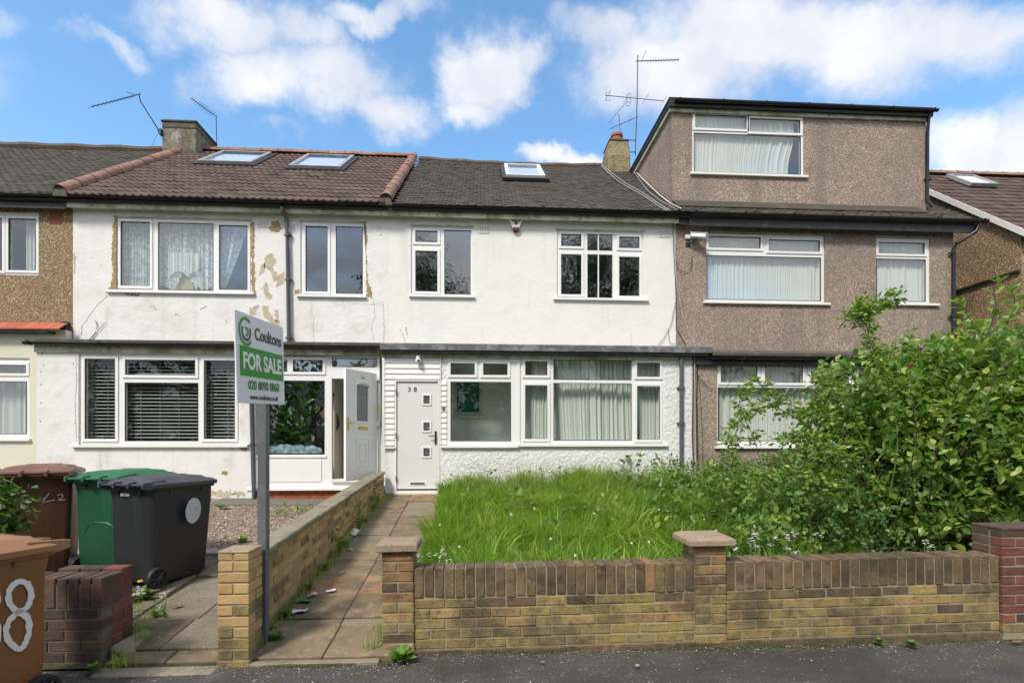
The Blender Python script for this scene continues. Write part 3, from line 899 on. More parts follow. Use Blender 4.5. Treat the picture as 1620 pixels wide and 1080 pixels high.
def eaves(parent, x0, x1, fascia_mt='soffit_cream', dz=0.0):
    bk = fascia_mt != 'soffit_cream'
    part('soffit', MB().box(x0, x1, YU - .13, YU - .002, 5.99 + dz, 6.04 + dz), fascia_mt, parent)
    part('fascia', MB().box(x0, x1, YU - .155, YU - .132, (5.93 if bk else 5.96) + dz, 6.13 + dz), fascia_mt, parent)


XA, XB, XC, XD, XE = -14.2, -7.76, -1.83, 3.96, 9.93

# ---------------- brown pebbledash house, far left
h42 = thing('terraced_house', 'brown pebbledashed house at the left edge with red tiled canopy and cream ground floor', 'house', (XB, YU, .6), group='terraced houses in the row')
hw = window(h42, YU, (-70, 61, 335, 435), [(-62, 2, 345, 428, 's'), (12, 56, 345, 427, 's')], sill=None, drip=False, wu=30)
main_wall(h42, XA, XB - .002, 'pebbledash_brown', [hw, (XA + .3, X_(47, 10.2), Z_(20, 693, 10.2), Z_(20, 566, 10.2))])
air_brick(h42, 88, 346, YU, .21, .2, 'vent_red', 9, 8)
interior(h42, XA, XB)
party(h42, XA, XB)
roof_deck(XA, XB - .12, h42)
plain_tiles('roof_tiles', XA, XB - .1, h42, 'plain_tile', ysag=.05)
eaves(h42, XA, XB, 'black_fascia')
gutter(h42, XA, XB + .7, YU - .222, 6.165, r=.06)
part('ridge_capping', MB().tube([(XA + i * .3, 14.2, 9.235 + .015 * math.sin(i * 1.7)) for i in range(21)], .11, 8), 'ridge_dark', h42, smooth=True)
# cream ground floor set 15 cm forward of the pebbledash
YB = YU - .15
hb = window(h42, YB, (-80, 47, 566, 693), [(-70, -20, 577, 590, 's'), (-8, 40, 577, 590, 's'), (-70, 40, 603, 686, 'f')], sill=None, drip=False, wu=20, glass='glass')
x1c = X_(104, YB)
part('cream_wall', MB().plate(XA, x1c, .3, Z_(50, 521, YB), YB, YU - .002, [hb]), 'cream_render', h42)
part('window_sill', MB().box(XA, X_(49, YB), YB - .05, YB + .03, hb[2] - .05, hb[2] - .002), 'upvc', h42)
zc0, zc1 = Z_(50, 521, YB - .2), Z_(50, 506, YU)
tile_me = None
for i in range(44):
    x = X_(93, YB - .2) - .165 * (i + 1)
    if x < XA: break
    if tile_me is None:
        tm = MB().ext([(0, 0), (0, .018), (.26, .018), (.26, 0)], .002, .163, 'x')
        tile_me = mesh_of('tile', tm, 'red_canopy_tile', bevel=.003)
    o = link('tile', tile_me, h42)
    o.location = Vector((x, YB - .2, zc0 + .005)) - Vector(OFF[h42.name])
    o.rotation_euler = (math.atan2(zc1 - zc0, .2 + YU - YB), 0, random.gauss(0, .01))
part('canopy_board', MB().box(XA, X_(88, YB), YB - .17, YB - .002, zc0 - .045, zc0 - .01), 'black_fascia', h42)
part('black_gap', MB().ext([at(95, 510, YU - .1), at(104, 508, YU - .1), at(107, 538, YU - .1), at(96, 540, YU - .1)], YU - .12, YU - .004), 'tar', h42)  # black piece put in for the gap beside the canopy

# ---------------- white house with the bay, left of centre
h40 = thing('terraced_house', 'white rendered house with flaking patches, brown concrete roof tiles and the half open white door', 'house', (XC, YU, .6), group='terraced houses in the row')
w1 = window(h40, YU, (182, 397, 346, 461), [(190, 236, 352, 453, 's'), (249, 336, 352, 458, 'f'), (346, 391, 354, 457, 's')], sill=(170, 403), wu=290)
w2 = window(h40, YU, (475, 578, 351, 467), [(483, 518, 358, 461, 's'), (531, 573, 357, 463, 'f')], sill=(470, 580), wu=526)
doorway_in = (X_(538, YU), X_(575, YU), .75, 2.75)
main_wall(h40, XB, XC, 'white_render_old', [w1, w2, doorway_in, (XB + .5, X_(370, YU), 1.5, 2.9)])
interior(h40, XB, XC)
party(h40, XB, XC)
roof_deck(XB - .1, XC + .02, h40)
eaves(h40, XB, XC)
gutter(h40, XB + .7, XC + .1, YU - .22, 6.155, r=.058)
for u in (416, 452):
    air_brick(h40, u, 355, YU, .2, .13)
# flaked and patched render
for pts, mt_ in (
    ([(181, 342), (177, 380), (178, 440), (174, 455), (167, 462), (184, 461), (184, 346)], 'patch_tan'),
    ([(397, 350), (403, 352), (402, 400), (404, 458), (407, 470), (398, 462)], 'patch_tan'),
    ([(430, 350), (440, 348), (447, 357), (442, 367), (430, 367), (425, 360)], 'patch_tan'),
    ([(577, 352), (582, 380), (579, 400), (581, 440), (589, 462), (588, 472), (580, 468)], 'patch_tan'),
    ([(421, 403), (430, 401), (437, 412), (432, 424), (441, 440), (434, 446), (428, 430), (417, 420)], 'patch_beige'),
    ([(414, 418), (420, 416), (418, 428), (410, 436)], 'patch_beige'),
    ([(440, 436), (449, 430), (448, 448), (436, 454)], 'patch_beige'),
    ([(418, 445), (424, 447), (424, 462), (432, 468), (428, 474), (418, 466)], 'patch_beige'),
    ([(396, 488), (410, 482), (404, 498), (394, 497)], 'patch_beige'),
    ([(414, 484), (424, 484), (430, 500), (440, 508), (446, 520), (430, 512), (418, 500)], 'patch_beige'),
    ([(434, 490), (440, 490), (442, 510), (436, 508)], 'patch_beige'),
    ([(195, 463), (222, 464), (220, 468), (200, 467)], 'patch_tan'),
    ([(466, 459), (474, 458), (474, 466), (466, 466)], 'patch_tan'),
    ([(117, 400), (120, 402), (119, 430), (116, 434)], 'patch_beige')):
    flake(h40, pts, YU, mt_)
crack(h40, [(170, 468), (155, 482), (143, 497), (138, 505), (130, 515), (128, 530)], YU, .012)
crack(h40, [(590, 470), (593, 500), (588, 520), (592, 543)], YU, .008)
crack(h40, [(497, 500), (495, 520), (497, 543)], YU, .006)
crack(h40, [(558, 480), (590, 482), (606, 478)], YU, .006)
for (a, b) in (((238, 485), (247, 491)), ((316, 489), (327, 484)), ((277, 498), (284, 500)), ((356, 508), (359, 513)), ((412, 457), (420, 466)), ((600, 374), (604, 371)), ((640, 520), (645, 530))):
    crack(h40, [a, ((a[0] + b[0]) / 2, a[1] - 2), b], YU, .016)
part('loose_wire', MB().tube([P_(u, v, YU - .02) for u, v in ((151, 507), (154, 515), (150, 528), (140, 538), (133, 541))], .006, 5), 'cable_black', h40)
part('loose_wire', MB().tube([P_(u, v, YU - .02) for u, v in ((167, 509), (154, 524), (143, 538))], .004, 5), 'cable_black', h40)
dpx = lambda u, v, Y: tuple(P_(u, v, Y))
downpipe(h40, [dpx(446, 328, YU - .22), dpx(446, 334, YU - .21), dpx(453, 345, YU - .07), dpx(455, 400, YU - .06), dpx(457, 546, YU - .06)], 'grey_downpipe',
         clips=[dpx(455, 371, YU - .06), dpx(456, 442, YU - .06), dpx(457, 534, YU - .06)])
# concrete roof tiles : one object per tile, the lowest 300 rows first
tile_mb = MB()
def conc_tile(w=.30, L_=.40, th=.022):
    n = 12
    top, bot = [], []
    prof = [.022 * max(0, math.sin(2 * PI * (i / n) * 2 + .4)) for i in range(n + 1)]
    vs = []
    for y in (0, L_):
        vs += [(w * i / n, y, th + prof[i]) for i in range(n + 1)]
    vs += [(w * i / n, 0, prof[i] * .8 - .004) for i in range(n + 1)]
    fs = [(i, i + 1, n + 2 + i, n + 1 + i) for i in range(n)] + [(2 * (n + 1) + i, 2 * (n + 1) + i + 1, i + 1, i) for i in range(n)]
    fs += [(2 * (n + 1), 0, n + 1), (n, 2 * (n + 1) + n, 2 * n + 1)]
    return MB().add(vs, fs)
ct_me = mesh_of('tile', conc_tile(), 'concrete_tile')
gaugeC = RLEN / 16
nT = 0
sk_holes = []
def roof_rect(bl, br, top):
    a, b, c = on_roof(*bl), on_roof(*br), on_roof(*top)
    return (a.x, b.x, (a.y + b.y) / 2, c.y)
SK1 = roof_rect((314, 262), (397, 266), (346, 246))
SK2 = roof_rect((457, 270), (539, 273), (478, 251))
def in_sk(x, y, s, m=.0):
    return s[0] - .1 + m < x < s[1] + .1 - m and s[2] - .05 < y < s[3] + .05
rest = []
for r in range(16):
    for c in range(20):
        x = XB + .12 + c * .2895
        y = R_EAVE[0] - .03 + r * gaugeC * math.cos(RA); z = R_EAVE[1] + .0 + r * gaugeC * math.sin(RA)
        e = (RA - .055 + random.gauss(0, .006), random.gauss(0, .004), random.gauss(0, .006))
        loc = Vector((x, y, z + random.gauss(0, .002))) - Vector(OFF[h40.name])
        if nT < 299:
            o = link('tile', ct_me, h40); o.location = loc; o.rotation_euler = e; nT += 1
        else: rest.append((loc, e))
tmr = conc_tile(); mbx = MB()
for loc, e in rest:
    Mx = Matrix.Translation(loc) @ Matrix.Rotation(e[0], 4, 'X')
    mbx.add([Mx @ Vector(p) for p in tmr.v], tmr.f)
if mbx.v: part('top_tiles', mbx, 'concrete_tile', h40, local=True, stuff=True)
# verge and ridge capping
def ridge_run(parent, p0, p1, mt='terracotta_ridge', r=.115, L_=.45, name='ridge_tile'):
    p0, p1 = Vector(p0), Vector(p1)
    d = p1 - p0; n = max(1, round(d.length / L_)); L_ = d.length / n
    mb = MB()
    rings = []
    for (yy, rr) in ((0, r * 1.06), (.05, r * 1.06), (.051, r), (L_ + .03, r * .97)):
        rings.append([(rr * math.cos(PI * k / 8), yy, rr * math.sin(PI * k / 8)) for k in range(9)] + [(rr * .85 * math.cos(PI * k / 8), yy, rr * .85 * math.sin(PI * k / 8)) for k in range(8, -1, -1)])
    mb.loft(rings)
    me = mesh_of(name, mb, mt, smooth=True)
    q = d.to_track_quat('Y', 'Z')
    for i in range(n):
        o = link(name, me, parent)
        o.rotation_mode = 'QUATERNION'; o.rotation_quaternion = q
        o.location = p0 + d * (i / n) - Vector(OFF[parent.name]) + Vector((random.gauss(0, .004), 0, random.gauss(0, .004)))
ye, ze = R_EAVE; yr, zr = R_RIDGE
ridge_run(h40, (XB, ye + .0, ze + .07), (XB, yr, zr + .06), r=.122)
ridge_run(h40, (XC, ye + .0, ze + .07), (XC, yr, zr + .06), r=.122)
ridge_run(h40, (XB + .15, yr, zr + .03), (XC - .1, yr, zr + .03), r=.12)
for xx in (XB, XC):
    part('verge_mortar', MB().ext([(xx - .13, ze - .02), (xx + .13, ze - .02), (xx + .08, ze + .17), (xx - .08, ze + .17)], ye - .02, ye + .03), 'flaunching', h40)

def skylight(parent, rc, open_=0.0, fmt='skylight_frame', blind=True):
    x0, x1, y0, y1 = rc
    L_ = (y1 - y0) / math.cos(RA)
    Mx = Matrix.Translation(Vector((x0, y0, roof_z(y0) + .045))) @ Matrix.Rotation(RA, 4, 'X')
    def tr(mb):
        mb.v = [tuple(Mx @ Vector(p)) for p in mb.v]; return mb
    def ring(m0, m1, za, zb):
        mb = MB(); W = x1 - x0
        mb.box(m0, W - m0, m0, m1, za, zb); mb.box(m0, W - m0, L_ - m1, L_ - m0, za, zb)
        mb.box(m0, m1, m1 + .001, L_ - m1 - .001, za, zb); mb.box(W - m1, W - m0, m1 + .001, L_ - m1 - .001, za, zb)
        return mb
    s = part('skylight', tr(ring(-.09, .0, -.03, .035)), 'skylight_dark', parent)
    part('sash', tr(ring(.002, .085, -.03, .085)), fmt, s)
    part('pane', tr(MB().box(.086, x1 - x0 - .086, .086, L_ - .086, .05, .056)), 'glass_sky', s)
    if blind: part('blind', tr(MB().box(.086, x1 - x0 - .086, .086, L_ - .25, .02, .03)), 'skylight_pale', s)  # pale sheet laid under the pane
    return s
skylight(h40, SK1); skylight(h40, SK2)

# chimney of the left pair
ch = part('chimney', MB().loft([[(x0, y0, z), (x1, y0, z), (x1, y1, z), (x0, y1, z)] for (x0, x1, y0, y1, z) in
          ((-8.16, -7.33, 13.8, 14.8, 8.4), (-8.17, -7.32, 13.79, 14.81, 9.62), (-8.12, -7.34, 13.82, 14.78, 9.60))]), 'chimney_render', h40, bevel=.03)
part('chimney_cap', MB().box(-8.17, -7.31, 13.78, 14.82, 9.61, 9.76).box(-8.20, -7.29, 13.76, 14.84, 9.765, 9.83), 'flaunching', ch, bevel=.02)
part('flashing', MB().ext([at(250, 243, 13.7), at(300, 236, 13.7), at(322, 244, 13.7), at(318, 250, 13.7)], 13.72, 13.79), 'flaunching', ch)

# ground floor addition of the white house
fz1, fz0 = Z_(300, 545, YL - .1), Z_(300, 557, YL - .1)   # roof edge top, bottom
zE = Z_(250, 560, YL)
def ext_roof(parent, x0, x1, zf, zb, mt, yfront=YL - .14, th=.05):
    return part('porch_roof', MB().ext([(yfront, zf - th), (YU - .003, zb - th), (YU - .003, zb), (yfront, zf)], x0, x1, 'x'), mt, parent)
ext_roof(h40, X_(50, YL), XC + .02, 3.33, 3.50, 'roofing_felt')
part('porch_fascia', MB().box(X_(56, YL), XC - .01, YL - .03, YL - .002, 3.12, 3.275), 'soffit_cream', h40)
gutter(h40, X_(38, YL - .1), X_(388, YL - .1), YL - .1, 3.285, z2=3.255, r=.05)
gutter(h40, X_(390, YL - .1), XC - .05, YL - .1, 3.265, z2=3.235, r=.05)
wb = window(h40, YL, (124, 379, 561, 703), [(133, 181, 568, 694, 's'), (197, 308, 569, 593, 's'), (196, 312, 605, 697, 'f'), (322, 371, 569, 694, 's')], sill=(115, 393), drip=False, wu=250, glass='glass_low')
xbr = X_(400, YL)
part('bay_wall', MB().plate(X_(58, YL), xbr, .3, 3.13, YL, YL + .2, [wb]), 'white_render_old', h40)
part('bay_side', MB().box(X_(58, YL), X_(58, YL) + .2, YL + .201, YU - .002, .3, 3.2), 'white_render_old', h40)
crack(h40, [(120, 562), (121, 600), (119, 650), (121, 700)], YL, .01)
for u, v in ((66, 558), (68, 577), (64, 587), (64, 607), (64, 636), (63, 665), (118, 668), (115, 574)):
    flake(h40, [(u, v), (u + 2, v), (u + 2, v + 2), (u, v + 2)], YL, 'crack', 'nail_hole', rough=.1)
flake(h40, [(352, 744), (361, 746), (358, 752), (350, 750)], YL, 'patch_tan')
flake(h40, [(376, 706), (392, 706), (390, 714), (382, 712)], YL, 'patch_tan')
flake(h40, [(64, 770), (386, 778), (388, 784), (64, 784)], YL, 'patch_beige', rough=.8)
downpipe(h40, [dpx(393, 552, YL - .1), dpx(396, 566, YL - .06), dpx(398, 640, YL - .06), dpx(401, 760, YL - .06), dpx(402, 792, YL - .08)], 'grey_downpipe', clips=[dpx(399, 704, YL - .06)])
# glazed porch of the same house
YP = YL + .04
zbot = Z_(460, 771, YP)
pw_ = window(h40, YP, (401, 600, 562, 598), [(463, 510, 569, 588, 's'), (525, 595, 566, 579, 'f'), (404, 454, 569, 588, 's')], drip=False, wu=500, glass='glass')
lowh = [(X_(404, YP), X_(513, YP), Z_(460, 719, YP), Z_(460, 599.5, YP)), (X_(524, YP), X_(597, YP), Z_(560, 758, YP), Z_(560, 589, YP))]
zt = Z_(500, 598.2, YP)
pf = part('porch_frame', MB().plate(xbr + .002, X_(601, YP), zbot, pw_[2] - .001, YP + .03, YP + .1, [(lowh[0][0], lowh[0][1], lowh[0][2], lowh[0][3] - .02), lowh[1]]), 'upvc', h40)
part('pane', MB().box(lowh[0][0], lowh[0][1], YP + .05, YP + .056, lowh[0][2], lowh[0][3] - .02), 'glass_low', pf)
part('lower_panel', MB().box(X_(404, YP), X_(508, YP), YP + .018, YP + .029, Z_(460, 762, YP), Z_(460, 727, YP)), 'upvc', pf, bevel=.004)
part('door_threshold', MB().box(X_(524, YP), X_(597, YP), YP - .02, YP + .2, Z_(560, 762, YP), Z_(560, 757.5, YP)), 'upvc', pf)
part('porch_sill', MB().box(X_(392, YP), X_(601, YP), YP - .06, YP + .028, zbot - .05, zbot + .002), 'upvc', pf, bevel=.004)
part('glazing_bead', MB().box(X_(403, YP), X_(516, YP), YP + .012, YP + .0295, Z_(460, 724, YP), Z_(460, 720, YP)), 'upvc', pf, bevel=.003)
# red brick plinth below it
bm_c = {}
def brick_mesh(dx, dy, dz, mt, var=0):
    k = (round(dx, 3), round(dy, 3), round(dz, 3), mt, var)
    if k not in bm_c:
        rr = random.Random(hash((k[0], k[1], k[2], var)) & 0xffff)
        mb = MB().box(0, dx, 0, dy, 0, dz)
        mb.v = [(a + rr.uniform(-.002, .002), b + rr.uniform(-.0025, .0025), c + rr.uniform(-.002, .002)) for a, b, c in mb.v]
        bm_c[k] = mesh_of('brick', mb, mt, bevel=.004)
    return bm_c[k]
def brick(root, x, y, z, dx, dy, dz, mt, jit=.002, off=None, name='brick'):
    o = link(name, brick_mesh(dx, dy, dz, mt, random.randrange(4)), root)
    f = off or (0, 0, 0)
    o.location = (x - f[0] + random.uniform(-.001, .001), y - f[1] + random.uniform(-jit, jit), z - f[2])
    o.rotation_euler = (0, 0, random.gauss(0, .004))
    return o
px0, px1 = X_(404, YP), XC + .08
zp = .52
part('plinth_core', MB().box(px0, px1, YP + .02, YP + .1, .4, zbot - .052), 'mortar_red', h40)
for r in range(4):
    x = px0 + (.11 if r % 2 else 0)
    z = zbot - .055 - .073 * (r + 1)
    while x < px1 - .1:
        brick(h40, x, YP + .012, z, .205, .02, .063, 'brick_plinth_red', off=OFF[h40.name]); x += .215
part('bay_return', MB().box(X_(392, YL), X_(401, YL), YL + .2, YU - .002, .4, 3.2), 'white_render_old', h40)
# half open white door : leaf is a part of the house, hinged on the right
def local_part(name, mb, mt, parent, **k): return part(name, mb, mt, parent, local=True, **k)
dz0, dz1 = Z_(560, 757, YP), Z_(560, 590, YP)
hx = X_(597, YP) - .005
DW, DH = .80, dz1 - dz0 - .015
dmb = MB().plate(-DW, 0, 0, DH, 0, .05, [(-.53, -.24, 1.02, 1.62)])
door = local_part('door', dmb, 'upvc', h40, bevel=.004)
door.location = Vector((hx, YP + .0, dz0 + .008)) - Vector(OFF[h40.name])
door.rotation_euler = (0, 0, R(62))
def arch(cx, cz, r, y0, y1, w=.02, n=10, sy=.45):
    mb = MB()
    pts = [(cx + r * math.cos(PI * i / n), y0, cz + r * sy * math.sin(PI * i / n)) for i in range(n + 1)]
    return mb.tube(pts, w / 2, 6)
# the leaf swings outward: its inner face is turned to the street, at local y=.05 side the outside ... both sides get the panels
for ys in (-.006, .05):
    y0, y1 = (ys, ys + .006)
    local_part('arch_moulding', arch(-.385, 1.63, .165, (y0 + y1) / 2, 0), 'upvc', door, smooth=True)
    def ring(x0, x1, z0, z1, w=.018):
        return MB().plate(x0, x1, z0, z1, y0 - .002, y1 + .002, [(x0 + w, x1 - w, z0 + w, z1 - w)])
    local_part('panel_moulding', ring(-.55, -.22, .22, .72), 'upvc_aged', door, bevel=.004)
    local_part('panel_moulding', ring(-.48, -.29, .32, .62), 'upvc_aged', door, bevel=.004)
    local_part('rail_moulding', MB().box(-.56, -.21, y0 - .002, y1 + .002, .79, .81), 'upvc_aged', door)
    local_part('rail_moulding', MB().box(-.56, -.21, y0 - .002, y1 + .002, .99, 1.005), 'upvc_aged', door)
    local_part('letterbox', MB().box(-.50, -.25, y0 - .004, y1 + .004, .87, .925), 'brass', door, bevel=.004)
    yy = y0 - .03 if ys < 0 else y1 + .03
    local_part('handle', MB().box(-.765, -.735, min(y0, yy) , max(y1, yy) if ys > 0 else y1, .86, 1.06) if 0 else MB().box(-.765, -.735, y0 - .004, y1 + .004, .85, 1.07).tube([(-.75, (y0 + y1) / 2, .99), (-.75, yy, .99), (-.62, yy, .985)], .010, 6), 'brass', door)
local_part('door_glass', MB().box(-.53, -.24, .02, .03, 1.02, 1.62), 'glass_leaded', door)
local_part('glass_arch', MB().ext([(-.385 + .145 * math.cos(PI * i / 10), 1.62 + .05 * math.sin(PI * i / 10)) for i in range(11)], -.004, .054), 'glass_leaded', door)
local_part('lead_strip', MB().box(-.387, -.383, .016, .034, 1.02, 1.62).box(-.32, -.317, .016, .034, 1.02, 1.62).box(-.53, -.24, .017, .033, 1.2, 1.203).box(-.53, -.24, .017, .033, 1.42, 1.423), 'silver', door)
local_part('knocker', MB().box(-.41, -.36, .052, .07, 1.25, 1.33), 'upvc_aged', door, bevel=.006)
def text(s, size, mt, parent, loc, rot, name='lettering', ext_=.001, offset=0.0, sx=1.0, align='CENTER', space=1.0):
    c = bpy.data.curves.new(name, 'FONT')
    c.body = s; c.size = size; c.extrude = ext_; c.offset = offset; c.align_x = align; c.align_y = 'CENTER'; c.space_character = space
    c.materials.append(M[mt])
    tmp = bpy.data.objects.new('tmp', c)
    me = bpy.data.meshes.new_from_object(tmp)
    bpy.data.objects.remove(tmp)
    o = link(name, me, parent)
    o.location = loc; o.rotation_euler = rot; o.scale = (sx, 1, 1)
    return o
text('40', .085, 'brass', door, (-.385, -.0085, 1.78), (PI / 2, 0, 0), 'door_number')
text('40', .085, 'chrome', door, (-.385, .0585, 1.78), (PI / 2, 0, PI), 'door_number')
part('hinge', MB().box(hx - .03, hx + .05, YP - .02, YP + .028, dz0 + 1.78, dz0 + 1.88).box(hx - .02, hx + .04, YP - .02, YP + .028, dz0 + .95, dz0 + 1.03), 'upvc_aged', pf, bevel=.006)
xh, zh = at(604, 647, YP)
part('doorbell', MB().box(xh - .018, xh + .018, YL - .03, YL + .02, zh - .045, zh + .045), 'brass', h40, bevel=.004)
# inside the porch
part('porch_inner_wall', MB().box(X_(527, YP + .3), X_(527, YP + .3) + .02, YP + .3, YU - .002, .8, 3.0), 'cream_render', h40)
part('inner_door', MB().box(X_(520, YU), X_(538, YU) - .01, YU - .04, YU - .002, .75, 2.8), 'upvc_aged', h40)
part('hall_floor', MB().box(X_(404, YP), XC, YP + .2, YU - .002, .6, .74), 'upvc_aged', h40)
part('hall_shade', MB().box(X_(530, YU), X_(590, YU), YU + .6, YU + .65, .74, 3.0), 'interior_shade', h40)  # near-black sheet painted as the unlit hall behind the doorway

# ---------------- number 38
h38 = thing('terraced_house', 'white house in the middle with flat front door numbered 38 and roughcast ground floor', 'house', (XD, YU, .6), group='terraced houses in the row')
w3 = window(h38, YU, (650, 747, 358, 467), [(657, 692, 365, 383, 's'), (657, 692, 397, 461, 's'), (703, 744, 363, 464, 'f')], sill=(647, 751), wu=698, glass='glass_wavy')
w4 = window(h38, YU, (881, 1018, 365, 472), [(888, 920, 371, 390, 's'), (888, 920, 403, 466, 's'), (930, 969, 370, 395, 'f'), (930, 969, 402, 470, 'f'), (980, 1012, 373, 391, 's'), (980, 1012, 405, 467, 's')], sill=(875, 1025), wu=950, glass='glass_wavy')
inw = window(h38, YU, (718, 763, 600, 657), [(723, 758, 605, 651, 'f')], sill=(714, 768), wu=740, drip=False, mt='cream_render', glass='glass_sky')
main_wall(h38, XC + .001, XD, 'white_render_clean', [w3, w4, inw, (X_(840, YU), X_(1040, YU), 1.4, 3.0)])
part('white_strip', MB().box(X_(946.3, YU), X_(948, YU), YU + .022, YU + .045, w4[2] + .03, w4[3] - .03), 'upvc', h38)  # thin white upright strip across the middle panes
interior(h38, XC, XD)
party(h38, XC, XD)
roof_deck(XC + .1, XD + .02, h38)
SK3 = roof_rect((801, 286), (862, 286), (806, 267))
plain_tiles('roof_tiles', XC + .1, XD + .02, h38, 'plain_tile', keep=lambda x, y: not (SK3[0] - .15 < x < SK3[1] and SK3[2] - .04 < y < SK3[3] + .02), ysag=.09)
skylight(h38, SK3, fmt='upvc')
part('ridge_capping', MB().tube([(XC + .15 + i * .3, 14.2, 9.215 + .012 * math.sin(i * 2.1) - .07 * math.sin(PI * i / 19)) for i in range(19)], .10, 8), 'ridge_dark', h38, smooth=True)
eaves(h38, XC + .001, XD)
gutter(h38, XC + .1, XD + .2, YU - .22, 6.155, r=.058)
air_brick(h38, 765.5, 364.5, YU, .23, .13)
air_brick(h38, 1051, 371, YU, .23, .13)
c2 = part('chimney', MB().loft([[(x0, y0, z), (x1, y0, z), (x1, y1, z), (x0, y1, z)] for (x0, x1, y0, y1, z) in
          ((3.34, 3.94, 13.45, 14.35, 8.3), (3.34, 3.93, 13.45, 14.35, 9.1), (3.37, 3.92, 13.52, 14.25, 9.42), (3.40, 3.90, 13.55, 14.2, 9.56))]), 'chimney_render_yellow', h38, bevel=.03)
xp, zp2 = at(974, 219, 13.85)
part('chimney_pot', MB().loft([[(xp + r * math.cos(2 * PI * k / 14), 13.74 + r * math.sin(2 * PI * k / 14), z) for k in range(14)] for r, z in ((.14, 9.5), (.14, 9.74), (.165, 9.745), (.165, 9.81), (.12, 9.812), (.12, 9.7))]), 'pot_terracotta', c2, smooth=True)
part('chimney_flange', MB().box(3.38, 3.92, 13.53, 14.22, 9.545, 9.60), 'flaunching', c2, bevel=.015)
crack(h38, [(633, 520), (638, 530), (641, 541)], YU, .012)
crack(h38, [(606, 480), (608, 520), (607, 543)], YU, .01)
# ground floor addition
ext_roof(h38, XC + .022, XD + .32, 3.32, 3.52, 'lead_flashing', th=.035)
part('roof_edge', MB().box(XC + .03, XD + .30, YL - .17, YL - .142, 3.20, 3.322), 'lead_flashing', h38, bevel=.01)
part('gutter', MB().box(XC + .03, XD + .25, YL - .14, YL - .03, 3.16, 3.262), 'black_fascia', h38)
part('porch_fascia', MB().box(XC + .03, XD, YL - .03, YL - .002, 3.085, 3.26), 'soffit_cream', h38)
cz1 = 3.085
w9 = window(h38, YL, (707, 817, 567, 704), [(713, 751, 575, 593, 's'), (764.5, 803, 575, 593, 's'), (713, 808, 604, 697, 'f')], sill=(697, 820), drip=False, wu=760, setback=.0, glass='glass_dim')
w10 = window(h38, YL, (823, 1051, 567, 702), [(831, 866, 572, 594, 's'), (831, 866, 610, 694, 's'), (876, 999, 570, 600, 'f'), (876, 999, 606, 696, 'f'), (1008, 1044, 573, 595, 's'), (1008, 1044, 610, 695, 's')], sill=(818, 1056), drip=False, wu=930, setback=.01, glass='glass_low')
dr = (X_(627, YL), X_(693, YL), Z_(660, 776, YL), Z_(660, 603, YL))
part('roughcast_wall', MB().plate(X_(695, YL), XD, .3, cz1 + .05, YL, YL + .2, [w9, w10]), 'white_roughcast', h38)
part('door_wall', MB().plate(XC + .09, X_(695, YL) - .001, .3, cz1 + .05, YL + .012, YL + .2, [dr]), 'white_render_clean', h38)
part('infill_post', MB().box(X_(817.5, YL), X_(822.5, YL), YL - .01, YL + .03, w9[2], w9[3]), 'upvc', h38)
df = part('door_frame', MB().plate(X_(624.5, YL), X_(695.5, YL), dr[2] - .005, Z_(660, 600.5, YL), YL - .012, YL + .01, [dr]), 'upvc', h38)
DWd = dr[1] - dr[0]; DHd = dr[3] - dr[2]
sq = []
for v in (632, 674.5, 715):
    x, z = at(674.8, v, YL)
    sq.append((x - .068, x + .068, z - .085, z + .085))
dl = part('front_door', MB().plate(dr[0] + .006, dr[1] - .006, dr[2] + .035, dr[3] - .006, YL + .018, YL + .06, [(q[0] + .01, q[1] - .01, q[2] + .01, q[3] - .01) for q in sq]), 'door_grey', h38)
for q in sq:
    wn = part('window', MB().plate(q[0] - .02, q[1] + .02, q[2] - .02, q[3] + .02, YL + .004, YL + .0175, [(q[0] + .012, q[1] - .012, q[2] + .012, q[3] - .012)]), 'upvc', dl, bevel=.004)
    part('pane', MB().box(q[0] + .01, q[1] - .01, YL + .02, YL + .026, q[2] + .01, q[3] - .01), 'glass_leaded', dl)
    mb = MB()
    cx, cz = (q[0] + q[1]) / 2, (q[2] + q[3]) / 2
    for pts in ([(-.05, .05), (-.02, -.01), (.03, -.06)], [(.05, .06), (.01, .02), (-.05, .03)], [(-.05, -.05), (0, -.02), (.05, -.01)], [(0, .07), (.02, .0), (.05, -.04)]):
        mb.tube([(cx + a, YL + .017, cz + b) for a, b in pts], .003, 4)
    part('lead_strip', mb, 'silver', dl)
xhh, zhh = at(689, 692, YL)
part('handle', MB().box(xhh - .016, xhh + .016, YL - .0, YL + .017, zhh - .12, zhh + .12).tube([(xhh, YL + .01, zhh + .03), (xhh, YL - .045, zhh + .03), (xhh - .12, YL - .045, zhh + .03)], .010, 6), 'dark_metal', dl)
xl, zl = at(660.5, 764.5, YL)
part('letterbox', MB().box(xl - .155, xl + .155, YL + .008, YL + .017, zl - .035, zl + .035), 'upvc', dl, bevel=.003)
part('letter_flap', MB().box(xl - .13, xl + .13, YL + .003, YL + .0078, zl - .022, zl + .022), 'chrome', dl, bevel=.002)
for u in (647.5, 656.8):
    x, z = at(u, 616, YL)
    text('3' if u < 650 else '8', .115, 'number_black', dl, Vector((x, YL + .0165, z)) - Vector(OFF[h38.name]), (PI / 2, 0, 0), 'door_number', ext_=.001, offset=.003)
part('threshold', MB().box(dr[0] - .05, dr[1] + .05, YL - .10, YL + .016, dr[2] - .055, dr[2] - .008), 'upvc_aged', df, bevel=.004)
for v in (620, 689, 757):
    x, z = at(627, v, YL)
    part('hinge', MB().box(x - .012, x + .012, YL - .02, YL - .0125, z - .05, z + .05), 'chrome', df)
